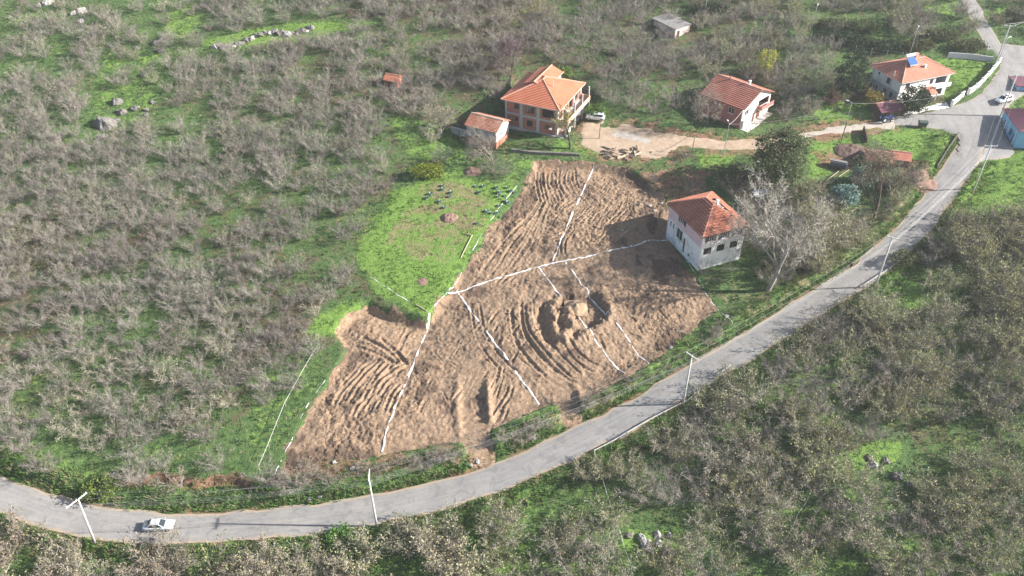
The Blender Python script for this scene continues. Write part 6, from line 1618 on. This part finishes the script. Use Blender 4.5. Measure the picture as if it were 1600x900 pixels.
def scatter(name, key_items, kinds_):
    """the further bushes of the orchards as one mass, sharing the shapes above"""
    keys = sorted({(a[0], a[1]) for a in key_items})
    me = bpy.data.meshes.new(name); me.vertices.add(len(key_items)); me.vertices.foreach_set('co', np.array([a[2:5] for a in key_items], np.float32).ravel())
    attr(me, 'turn', [a[5] for a in key_items], 'FLOAT'); attr(me, 'size', [a[6] for a in key_items], 'FLOAT'); attr(me, 'shape', [keys.index((a[0], a[1])) for a in key_items], 'INT'); me.update()
    o = link(name, me)
    ng = bpy.data.node_groups.new(name, 'GeometryNodeTree')
    ng.interface.new_socket('Geometry', in_out='INPUT', socket_type='NodeSocketGeometry'); ng.interface.new_socket('Geometry', in_out='OUTPUT', socket_type='NodeSocketGeometry')
    gi, go = ng.nodes.new('NodeGroupInput'), ng.nodes.new('NodeGroupOutput')
    def named(n, t):
        a = ng.nodes.new('GeometryNodeInputNamedAttribute'); a.data_type = t; a.inputs[0].default_value = n; return a.outputs[0]
    rot = ng.nodes.new('ShaderNodeCombineXYZ'); ng.links.new(named('turn', 'FLOAT'), rot.inputs[2])
    jo = ng.nodes.new('GeometryNodeJoinGeometry')
    for j, kk in enumerate(keys):
        cmp_ = ng.nodes.new('FunctionNodeCompare'); cmp_.data_type = 'INT'; cmp_.operation = 'EQUAL'
        ng.links.new(named('shape', 'INT'), cmp_.inputs[2]); cmp_.inputs[3].default_value = j
        src = PROTO.get(kk)
        js = ng.nodes.new('GeometryNodeJoinGeometry')
        for ch in src.children:
            oi = ng.nodes.new('GeometryNodeObjectInfo'); oi.inputs[0].default_value = ch; oi.transform_space = 'ORIGINAL'
            ng.links.new(oi.outputs['Geometry'], js.inputs[0])
        ip = ng.nodes.new('GeometryNodeInstanceOnPoints')
        g2 = ng.nodes.new('GeometryNodeGeometryToInstance'); ng.links.new(js.outputs[0], g2.inputs[0])
        ng.links.new(gi.outputs[0], ip.inputs['Points']); ng.links.new(cmp_.outputs[0], ip.inputs['Selection']); ng.links.new(g2.outputs[0], ip.inputs['Instance'])
        ng.links.new(rot.outputs[0], ip.inputs['Rotation']); ng.links.new(named('size', 'FLOAT'), ip.inputs['Scale'])
        ng.links.new(ip.outputs[0], jo.inputs[0])
    ng.links.new(jo.outputs[0], go.inputs[0])
    m = o.modifiers.new('mass', 'NODES'); m.node_group = ng
    return tag(o, kind='stuff')
for u in range(1120, 1440, 13):
    for v in range(276, 470, 11):
        uu, vv = u + rngp.uniform(-6, 6), v + rngp.uniform(-5, 5); q = P(uu, vv)
        if poly_sd(np.array([uu]), np.array([vv]), [(1170, 330), (1195, 300), (1260, 290), (1290, 265), (1340, 285), (1400, 275), (1430, 290), (1425, 320), (1370, 360), (1300, 420), (1240, 440), (1200, 452), (1165, 430)])[0] < 0 and float(look(rd, q.x, q.y)) > 4.2 and rngp.uniform() < .42 and math.hypot(uu - 1345, vv - 285) > 30 and math.hypot(uu - 1317, vv - 312) > 30:
            kk = ('olive', 'withered', 'low', 'olive', 'bare')[int(rngp.randint(5))]
            stuffed.append((kk, int(rngp.randint(3)), q.x, q.y, q.z, rngp.uniform(0, 6), rngp.uniform(.45, .85)))
for k in range(260):     # dry brush on the bank under the plot
    uu = rngp.uniform(425, 1140); vv = np.interp(uu, [425, 540, 640, 760, 880, 1020, 1140], [750, 738, 728, 702, 655, 592, 505]) + rngp.normal(0, 9); q = P(uu, vv)
    if float(look(rd, q.x, q.y)) > 3.6 and float(look(sd_dirt, q.x, q.y)) > .2 and min(float(line_dist(np.array([q.x]), np.array([q.y]), cl, 12.)[0][0]) - hw for cl, hw in RAMPS) > 1.2:
        stuffed.append((('low', 'low', 'withered', 'pale')[int(rngp.randint(4))], int(rngp.randint(3)), q.x, q.y, q.z - .15, rngp.uniform(0, 6), rngp.uniform(.2, .42)))
stuffed = [a if (a[0], a[1]) in PROTO else (a[0], next(i for (kk, i) in PROTO if kk == a[0]),) + a[2:] for a in stuffed if any(kk == a[0] for kk, _ in PROTO)]
scatter('hazel_orchard', stuffed, KINDS)
print('hazels', n_ind, 'mass', len(stuffed))

# single trees ------------------------------------------------------------
def tree_geo(seed, h, trunk_h, r0, crown, levels=4, nch=4, ang=.6, twigs=900, twl=.9, tww=.04, leaves=0, lsize=.3, up_=.15, lean=(0, 0), shell=None, start=.35, ttrunk=1):
    """trunk, forking limbs, twigs; leaves gather in clumps at the branch ends"""
    rng, rs = random.Random(seed), np.random.RandomState(seed)
    polys, ends = [], []
    def grow(p, d, L, r, lv):
        pts, rad = [p.copy()], [r]; n = 4 if lv < 2 else 3
        for k in range(n):
            d = (d + rvec(rng) * .16 + Vector((0, 0, up_)) * .35).normalized()
            p = p + d * L / n; pts.append(p.copy()); rad.append(r * (1 - .55 * (k + 1) / n))
        polys.append((pts, rad))
        if lv >= levels: ends.append((pts, d)); return
        if lv >= levels - 1: ends.append((pts, d))
        for k in range(nch if lv else nch + 2):
            t = rng.uniform(start, 1.0) * n if lv else rng.uniform(trunk_h / h + .02, .95) * n
            j = min(int(t), n - 1); q = lerp(pts[j], pts[j + 1], t - j); dd = (pts[j + 1] - pts[j]).normalized()
            side = rvec(rng); side = (side - dd * side.dot(dd)).normalized()
            a = ang * rng.uniform(.7, 1.35)
            nd = (dd * math.cos(a) + side * math.sin(a)).normalized()
            grow(q, nd, L * rng.uniform(.5, .72) * (crown / h * 1.5 if lv == 0 else 1), rad[j] * .55, lv + 1)
    grow(Vector((0, 0, -.3)), Vector((lean[0], lean[1], 1)).normalized(), h * .82, r0, 0)
    tB, tD, tL, tW, lC = [], [], [], [], []
    for k in range(twigs):
        pts, d = ends[rng.randrange(len(ends))]; j = rng.randrange(len(pts) - 1); q = lerp(pts[j], pts[j + 1], rng.random())
        td = (d * .7 + rvec(rng) * .8).normalized(); l = twl * rng.uniform(.5, 1.3)
        tB.append(q); tD.append(td); tL.append(l); tW.append(tww * rng.uniform(.7, 1.3))
    for k in range(leaves):
        pts, d = ends[int(rng.random() ** 1.2 * len(ends))]; j = rng.randrange(len(pts) - 1); q = lerp(pts[j], pts[j + 1], rng.random())
        lC.append(q + rvec(rng) * abs(rng.gauss(0, .35)))
    tw = twig_tris(tB, tD, np.array(tL), np.array(tW), rs) if twigs else None
    lv = leaf_tris(np.array(lC), rs.uniform(.6, 1.3, len(lC)) * lsize, rs) if lC else None
    return polys, tw, lv
def clump_geo(seed, rx, ry, rz, cz, nclump, nleaf, lsize, cr=.5, shape='round'):
    """foliage as many small clumps through an uneven crown"""
    rng, rs = random.Random(seed), np.random.RandomState(seed)
    C = []
    for i in range(nclump):
        v = rvec(rng); f = rng.uniform(.35, 1.0) ** .5
        if shape == 'cone':
            t = rng.random() ** .8; a = rng.uniform(0, 6.28); rr = (1 - t) ** .75 * rng.uniform(.5, 1.08)
            c = Vector((rx * rr * math.cos(a), ry * rr * math.sin(a), cz - rz + 2 * rz * t))
        else: c = Vector((v.x * rx * f, v.y * ry * f, cz + v.z * rz * f))
        c += rvec(rng) * .25 * cr
        n = int(nleaf * rng.uniform(.5, 1.4)); k = rs.normal(size=(n, 3)) * np.array([cr, cr, cr * .6]) * rng.uniform(.6, 1.2)
        C.append(k + np.array(c))
    C = np.concatenate(C); C = C[C[:, 2] > .1]
    return leaf_tris(C, rs.uniform(.6, 1.4, len(C)) * lsize, rs)
def put_tree(name, label, cat, u, v, geo, bark, twig, leaf, group=None, scale=1.0, rz=0.0, dz=0.0):
    q = P(u, v); t = thing(name, label, cat, (q.x, q.y, q.z + dz), rz, group); t.scale = (scale,) * 3
    polys, tw, lv = geo
    if polys: link('trunk', stems_mesh(polys, bark, 'trunk', 6), t)
    c = None
    if tw is not None: c = link('twigs', np_mesh('twigs', tw[0], tw[1], twig), t)
    if lv is not None: link('crown', np_mesh('crown', lv[0], lv[1], leaf), t)
    return t
def stick(h, r=.15, n=5, seed=0, sp=.5):
    rng = random.Random(seed); out = [([Vector((0, 0, -.3)), Vector((.1, 0, h * .5)), Vector((0, .1, h))], [r, r * .7, r * .35])]
    for i in range(n):
        a = rng.uniform(0, 6.28); z = h * rng.uniform(.25, .8); l = h * sp * rng.uniform(.6, 1)
        out.append(([Vector((0, 0, z)), Vector((math.cos(a) * l * .5, math.sin(a) * l * .5, z + l * .35)), Vector((math.cos(a) * l, math.sin(a) * l, z + l * .55))], [r * .5, r * .3, r * .12]))
    return out
# the two tall trees between the abandoned house and the road
put_tree('bare_tree', 'tall bare pale branched tree right of the abandoned pink house', 'tree', 1200, 453, tree_geo(5, 15.0, 3.0, .45, 11.5, 4, 5, .76, 7000, 1.4, .05, 900, .24, .14, (.34, .03)), bark_mat('ash_bark', (.26, .235, .21), (.44, .40, .35)), bark_mat('ash_twig', (.27, .245, .215), (.46, .42, .37)), LEAFO)
put_tree('leaning_tree', 'tall dark trunked tree with thin yellowing leaves beside the road bend', 'tree', 1360, 352, tree_geo(12, 11.5, 3.2, .34, 7.5, 4, 5, .55, 2000, 1.0, .05, 1700, .28, .2, (.34, .10)), BARKD, TWIGB, LEAFO)
put_tree('leafy_tree', 'spreading tree with thin olive yellow leaves right of the tall bare tree', 'tree', 1268, 418, tree_geo(51, 9.5, 1.5, .28, 8.0, 4, 5, .7, 2600, 1.1, .05, 3200, .30, .15, (.02, .02)), BARKP, TWIGB, LEAFO)
for u, v, sd_, r, lb in ((1560, 478, 61, 5.6, 'large yellow olive tree at the right edge under the blue house'), (1508, 402, 62, 4.6, 'round yellow olive tree on the slope right of the road bend'), (1600, 408, 63, 5.2, 'yellowish tree at the right edge below the grass field')):
    put_tree('olive_tree', lb, 'tree', u, v, (stick(5, .2, 8, sd_), twig_tris(np.random.RandomState(sd_).normal(size=(1500, 3)) * (r * .4, r * .4, 1.1) + (0, 0, 3.4), np.random.RandomState(sd_ + 1).normal(size=(1500, 3)) + (0, 0, .5), np.full(1500, 1.2), np.full(1500, .05), np.random.RandomState(3)), clump_geo(sd_, r, r, 2.2, 3.4, 120, 22, .28, .55)), BARK, TWIGB, LEAFO)
# broad evergreen by the track
g = clump_geo(21, 5.3, 5.3, 6.2, 6.6, 260, 40, .42, .7)
put_tree('broad_evergreen', 'big dense dark evergreen tree rising beside the dirt track', 'tree', 1210, 290, (stick(11, .3, 8, 3), None, g), BARKD, None, LEAFG2)
put_tree('dark_magnolia', 'tall dark glossy evergreen tree left of the white house', 'tree', 1322, 152, (stick(8, .2, 6, 4), None, clump_geo(22, 3.2, 3.2, 5.4, 5.8, 150, 30, .36, .5)), BARKD, None, LEAFG)
put_tree('dark_magnolia', 'dark green bushy tree standing in front of the white house', 'tree', 1424, 176, (stick(5, .18, 6, 5), None, clump_geo(23, 3.4, 3.0, 2.9, 3.3, 110, 28, .34, .5)), BARKD, None, LEAFG)
put_tree('quince_tree', 'small tree with pale yellow leaves beside the maroon shed', 'tree', 1362, 168, (stick(3.2, .12, 6, 6), None, clump_geo(24, 2.2, 2.2, 1.7, 2.5, 46, 18, .34, .42)), BARKD, None, LEAFY)
put_tree('purple_plum', 'purple brown leafless plum tree behind the brick house', 'tree', 797, 128, tree_geo(31, 6.4, 1.0, .2, 5.6, 4, 5, .6, 3800, .8, .06, 0, .2, .2), BARKD, TWIGV, None)
put_tree('bare_fruit_tree', 'pale bare fruit tree in front of the plastered shed', 'tree', 771, 257, tree_geo(33, 5.4, .8, .18, 5.2, 4, 5, .72, 1700, .9, .045, 0, .2, .1), BARKP, TWIGP, None)
put_tree('bare_fruit_tree', 'grey bare tree against the rose red house', 'tree', 1106, 196, tree_geo(34, 6.0, .9, .2, 5.4, 4, 5, .7, 2200, .9, .045, 150, .2, .1), BARK, TWIGP, LEAFB)
put_tree('walnut_tree', 'forked tree with sparse yellow leaves at the corner of the brick house', 'tree', 891, 232, tree_geo(35, 8.0, 1.6, .32, 4.6, 3, 4, .5, 500, .8, .05, 520, .34, .3, (.05, 0)), BARKD, TWIGP, LEAFY)
put_tree('willow_bush', 'light grey green bush on the shaded grass left of the shed', 'bush', 690, 215, tree_geo(36, 4.2, .4, .14, 4.2, 4, 5, .7, 1300, .8, .05, 700, .22, .1), BARKP, TWIGP, LEAFG2)
put_tree('yellow_poplar', 'slim tree of yellow green leaves behind the rose red house', 'tree', 1193, 118, (stick(6, .15, 6, 8, .3), None, clump_geo(25, 1.9, 1.9, 3.2, 3.8, 60, 20, .34, .5)), BARKD, None, LEAFY)
for u, v, r, lb in ((1345, 290, 2.3, 'rounded blue green shrub just below the ribbed red shed'), (1317, 320, 2.5, 'rounded blue green shrub nearest the bare trees above the road')):
    put_tree('teal_shrub', lb, 'shrub', u, v, (stick(2.5, .1, 6, int(u)), None, clump_geo(int(u), r * 1.05, r, r * .85, r * .95, 120, 30, .40, .36)), BARKD, None, LEAFT, 'blue green shrubs')
put_tree('laurel_bush', 'green and yellow bush at the foot of the broad evergreen', 'bush', 1150, 284, (stick(3, .1, 6, 40), None, clump_geo(41, 3.4, 2.6, 2.0, 2.0, 90, 26, .32, .5)), BARKD, None, LEAFG2)
put_tree('yellow_bush', 'bright yellow green bush at the top left of the garden', 'bush', 668, 276, (stick(2, .08, 5, 41), None, clump_geo(42, 3.6, 1.8, 1.5, 1.5, 80, 24, .30, .45)), BARKD, None, leaf_mat('lime_leaf', [(.10, .13, .015), (.22, .25, .03), (.30, .32, .06)]))
put_tree('red_shrub', 'rust red leaved shrub by the fence near the magnolia', 'shrub', 1303, 172, tree_geo(44, 2.6, .3, .08, 3, 3, 5, .7, 300, .6, .04, 260, .26, .1), BARKD, TWIGB, LEAFR)
for i, (u, v, k, lb, s) in enumerate(((1240, 330, 'olive', 'yellow olive bush behind the tall bare tree', 1.3), (1270, 372, 'olive', 'wide olive bush right of the tall bare tree', 1.4), (1285, 340, 'withered', 'brown bush between the bare tree and blue green shrub', 1.1), (1325, 372, 'withered', 'dark brown bush under the leaning tree', 1.15), (1400, 318, 'olive', 'yellowish bush on the bank right of the leaning tree', 1.0), (1300, 392, 'olive', 'low yellow olive bush on the road bank', .8),
        (1232, 420, 'withered', 'brown bush at the foot of the tall bare tree', 1.0), (1178, 385, 'bare', 'grey bush tight beside the abandoned house', 1.0), (1170, 330, 'withered', 'brown bush behind the abandoned house', 1.0), (1145, 305, 'withered', 'dark bush in the shade above the abandoned house', .9), (1200, 300, 'olive', 'olive bush below the broad evergreen', 1.0), (1255, 400, 'bare', 'bare grey bush on the bank above the road', .9), (1432, 285, 'bare', 'bare brown bush on the earth bank by the road', .7),
        (1350, 385, 'olive', 'yellow bush at the road edge under the leaning tree', .8), (1395, 292, 'withered', 'brown bush next to the salmon roofed shed', .8), (1100, 430, 'bare', 'thin bare bush at the front corner of the abandoned house', .6), (1135, 425, 'pale', 'pale thin bush against the stained front wall', .6), (1075, 300, 'bare', 'grey bush on the shaded bank above the plot', .6), (1020, 285, 'low', 'low grey bush on the shaded bank above the plot corner', .8), (1072, 246, 'low', 'dark low bush beside the dirt track post', .9),
        (1415, 60, 'withered', 'brown bush above the hedge behind the white house', 1.3), (1440, 42, 'bare', 'tall grey bush behind the white house', 1.4), (1395, 42, 'olive', 'yellowish bush left of the street lamp', 1.2), (1520, 48, 'olive', 'yellow bush at the corner of the uphill lane', .9), (1500, 30, 'bare', 'grey bush beside the uphill lane', 1.2))):
    q = P(u, v)
    place_bush(k, i % len(KINDS[k]), (q.x, q.y, q.z), i * 1.3, (s, s, s), lb, None)
for i, (u, v, lb) in enumerate(((1300, 62, 'first dark clump of the long hedge'), (1340, 72, 'second dark clump of the long hedge'), (1385, 80, 'third dark clump of the hedge near the white house'), (1470, 62, 'wide green thicket behind the white house'), (1510, 78, 'green thicket by the corner of the lawn wall'), (1430, 78, 'dark thicket right behind the white house roof'), (1300, 45, 'green thicket in the far field'), (1350, 48, 'pale green thicket in the far field'), (1110, 20, 'dark evergreen clump at the far field edge'), (1590, 30, 'dark thicket right of the uphill lane'))):
    put_tree('thicket', lb, 'thicket', u, v, (stick(1.8, .08, 5, i), None, clump_geo(60 + i, 4.6, 2.2, 1.4, 1.2, 90, 22, .36, .5)), BARKD, None, LEAFG if i in (0, 1, 2, 8) else LEAFG2)
for i, (u, v, lb) in enumerate(((555, 880, 'bright green leafy bush below the road pole'), (735, 855, 'bright green bush in the near orchard gap'), (540, 850, 'green bush at the lower road edge'), (160, 770, 'green bush on the bank above the left road'), (930, 180, 'green bush behind the white parked car'), (880, 120, 'green bush right behind the brick house'), (1365, 520, 'dark green bush on the slope under the road'), (1410, 410, 'dark green bush at the road edge pole'), (1450, 400, 'dark bush shading the slope by the road'))):
    put_tree('green_bush', lb, 'bush', u, v, (stick(1.5, .06, 5, i), None, clump_geo(80 + i, 2.6, 2.2, 1.2, 1.2, 60, 22, .30, .42)), BARKD, None, LEAFL if i < 6 else LEAFG2)

# ------------------------------------------------------------------ ground cover
def tufts(name, X, Y, mat, nb, hgt, spread, width, seed, zfun=HD):
    rs = np.random.RandomState(seed); n = len(X)
    Z = zfun(X, Y)
    s = rs.uniform(.5, 1.4, n)
    b = np.stack([np.repeat(X, nb), np.repeat(Y, nb), np.repeat(Z, nb)], 1); ss = np.repeat(s, nb)
    a = rs.uniform(0, 2 * np.pi, n * nb); r = rs.uniform(0, spread, n * nb) * ss
    b[:, 0] += np.cos(a) * r; b[:, 1] += np.sin(a) * r; b[:, 2] -= .03
    d = np.stack([np.cos(a) * rs.uniform(.2, .9, n * nb), np.sin(a) * rs.uniform(.2, .9, n * nb), np.ones(n * nb)], 1)
    V, Fc = twig_tris(b, d, hgt * ss * rs.uniform(.6, 1.2, n * nb), width * ss, rs)
    return tag(link(name, np_mesh(name, V, Fc, mat)), kind='stuff')
rg = np.random.RandomState(77)
def spots(n, x0, x1, y0, y1): return rg.uniform(x0, x1, n), rg.uniform(y0, y1, n)
X, Y = spots(150000, -140, 140, 52, 235)
u_, v_, _ = proj(X, Y, H(X, Y))
ok = (look(rd, X, Y) > 3.1) & (look(sd_dirt, X, Y) > -.4) & (look(sd_track, X, Y) > .2) & (look(sd_plaza, X, Y) > .2) & (look(ld, X, Y) > 2.3) & (look(sd_cy, X, Y) > .2) & (u_ > -40) & (u_ < 1640) & (v_ > -30) & (v_ < 940)
for p in PADS: ok &= rect_sd(X, Y, p) > .1
lu, li_ = look(lush, X, Y), look(litter, X, Y)
g1 = ok & (rg.uniform(size=X.shape) < np.clip(lu * 1.3 - .15, .02, .9) * np.clip(1.1 - 1.3 * np.clip(look(straw, X, Y), 0, 1), 0, 1)) & (fbm(X, Y, 3, 2, 8) > .38)
tufts('meadow_grass', X[g1], Y[g1], LEAFL, 6, .26, .36, .15, 1)
g2 = ok & ~g1 & (rg.uniform(size=X.shape) < .16)
tufts('dry_grass', X[g2], Y[g2], M('dry_straw', (.30, .245, .15), .95, .4, .5), 5, .45, .35, .07, 2)
g3 = ok & ~g1 & ~g2 & (lu < .5) & (rg.uniform(size=X.shape) < .22)
tufts('undergrowth', X[g3], Y[g3], leaf_mat('undergrowth_leaf', [(.022, .045, .014), (.05, .09, .025), (.10, .15, .045)]), 6, .40, .4, .16, 3)
# road verges and banks
k = rg.randint(0, len(ROAD), 9000); t_ = np.gradient(ROAD, axis=0); t_ /= np.linalg.norm(t_, axis=1)[:, None]
off = (3.0 + np.abs(rg.normal(0, 1.7, 9000))) * np.where(rg.uniform(size=9000) < .55, 1, -1)
X, Y = ROAD[k, 0] - t_[k, 1] * off, ROAD[k, 1] + t_[k, 0] * off
ok = (look(sd_dirt, X, Y) > .4) & (look(sd_plaza, X, Y) > .5)
for cl, hw in RAMPS: ok &= line_dist(X, Y, cl, 10)[0] > hw + .3
h_ = rg.uniform(size=9000) < .62
tufts('verge_grass', X[ok & h_], Y[ok & h_], LEAFL, 8, .62, .4, .15, 4)
tufts('verge_straw', X[ok & ~h_], Y[ok & ~h_], M('dry_straw', (.30, .245, .15)), 7, .8, .4, .06, 5)

# ------------------------------------------------------------------ loose soil clods on the plot
rc = np.random.RandomState(5)
n = 230000; X, Y = rc.uniform(dx[0], dx[-1], n), rc.uniform(dy[0], dy[-1], n)
ii, jj = ((X - dx[0]) / dg).round().astype(int).clip(0, len(dx) - 1), ((Y - dy[0]) / dg).round().astype(int).clip(0, len(dy) - 1)
ok = (DS[jj, ii] < .3) & (TR[jj, ii] < .3) & (rc.uniform(size=n) < .2 + .7 * rough_[jj, ii])
X, Y, Z = X[ok], Y[ok], DZ[jj, ii][ok]; k = len(X)
s = .05 + .16 * rc.power(.45, k) * rc.uniform(.3, 1, k)
oct_ = np.array([(1, 0, 0), (-.2, .95, 0), (-.8, -.5, 0), (.1, .1, .85)])
ang = rc.uniform(0, 6.28, k); ca, sa = np.cos(ang), np.sin(ang)
V = np.stack([X[:, None] + s[:, None] * (oct_[None, :, 0] * ca[:, None] - oct_[None, :, 1] * sa[:, None]), Y[:, None] + s[:, None] * (oct_[None, :, 0] * sa[:, None] + oct_[None, :, 1] * ca[:, None]), Z[:, None] - .02 + s[:, None] * oct_[None, :, 2]], -1).reshape(-1, 3)
b = np.arange(k)[:, None, None] * 4
Fc = (b + np.array([(0, 1, 3), (1, 2, 3), (2, 0, 3)])[None]).reshape(-1, 3)
tag(link('soil_clods', np_mesh('soil_clods', V, Fc, CLOD)), kind='stuff')

# ------------------------------------------------------------------ the hazy air
mh = bpy.data.materials.new('haze'); mh.use_nodes = True; nt = mh.node_tree
for nd in list(nt.nodes):
    if nd.type != 'OUTPUT_MATERIAL': nt.nodes.remove(nd)
pv = nt.nodes.new('ShaderNodeVolumePrincipled'); pv.inputs['Density'].default_value = HAZE; pv.inputs['Color'].default_value = (.93, .96, 1.0, 1); pv.inputs['Anisotropy'].default_value = .15
nt.links.new(pv.outputs[0], next(n_ for n_ in nt.nodes if n_.type == 'OUTPUT_MATERIAL').inputs['Volume'])
m = MB(); zmin = float(FZ.min()) - 1.0
m.box(-570, 570, -100, 550, zmin, CZ + 3)
tag(m.build('haze', mh), kind='stuff')
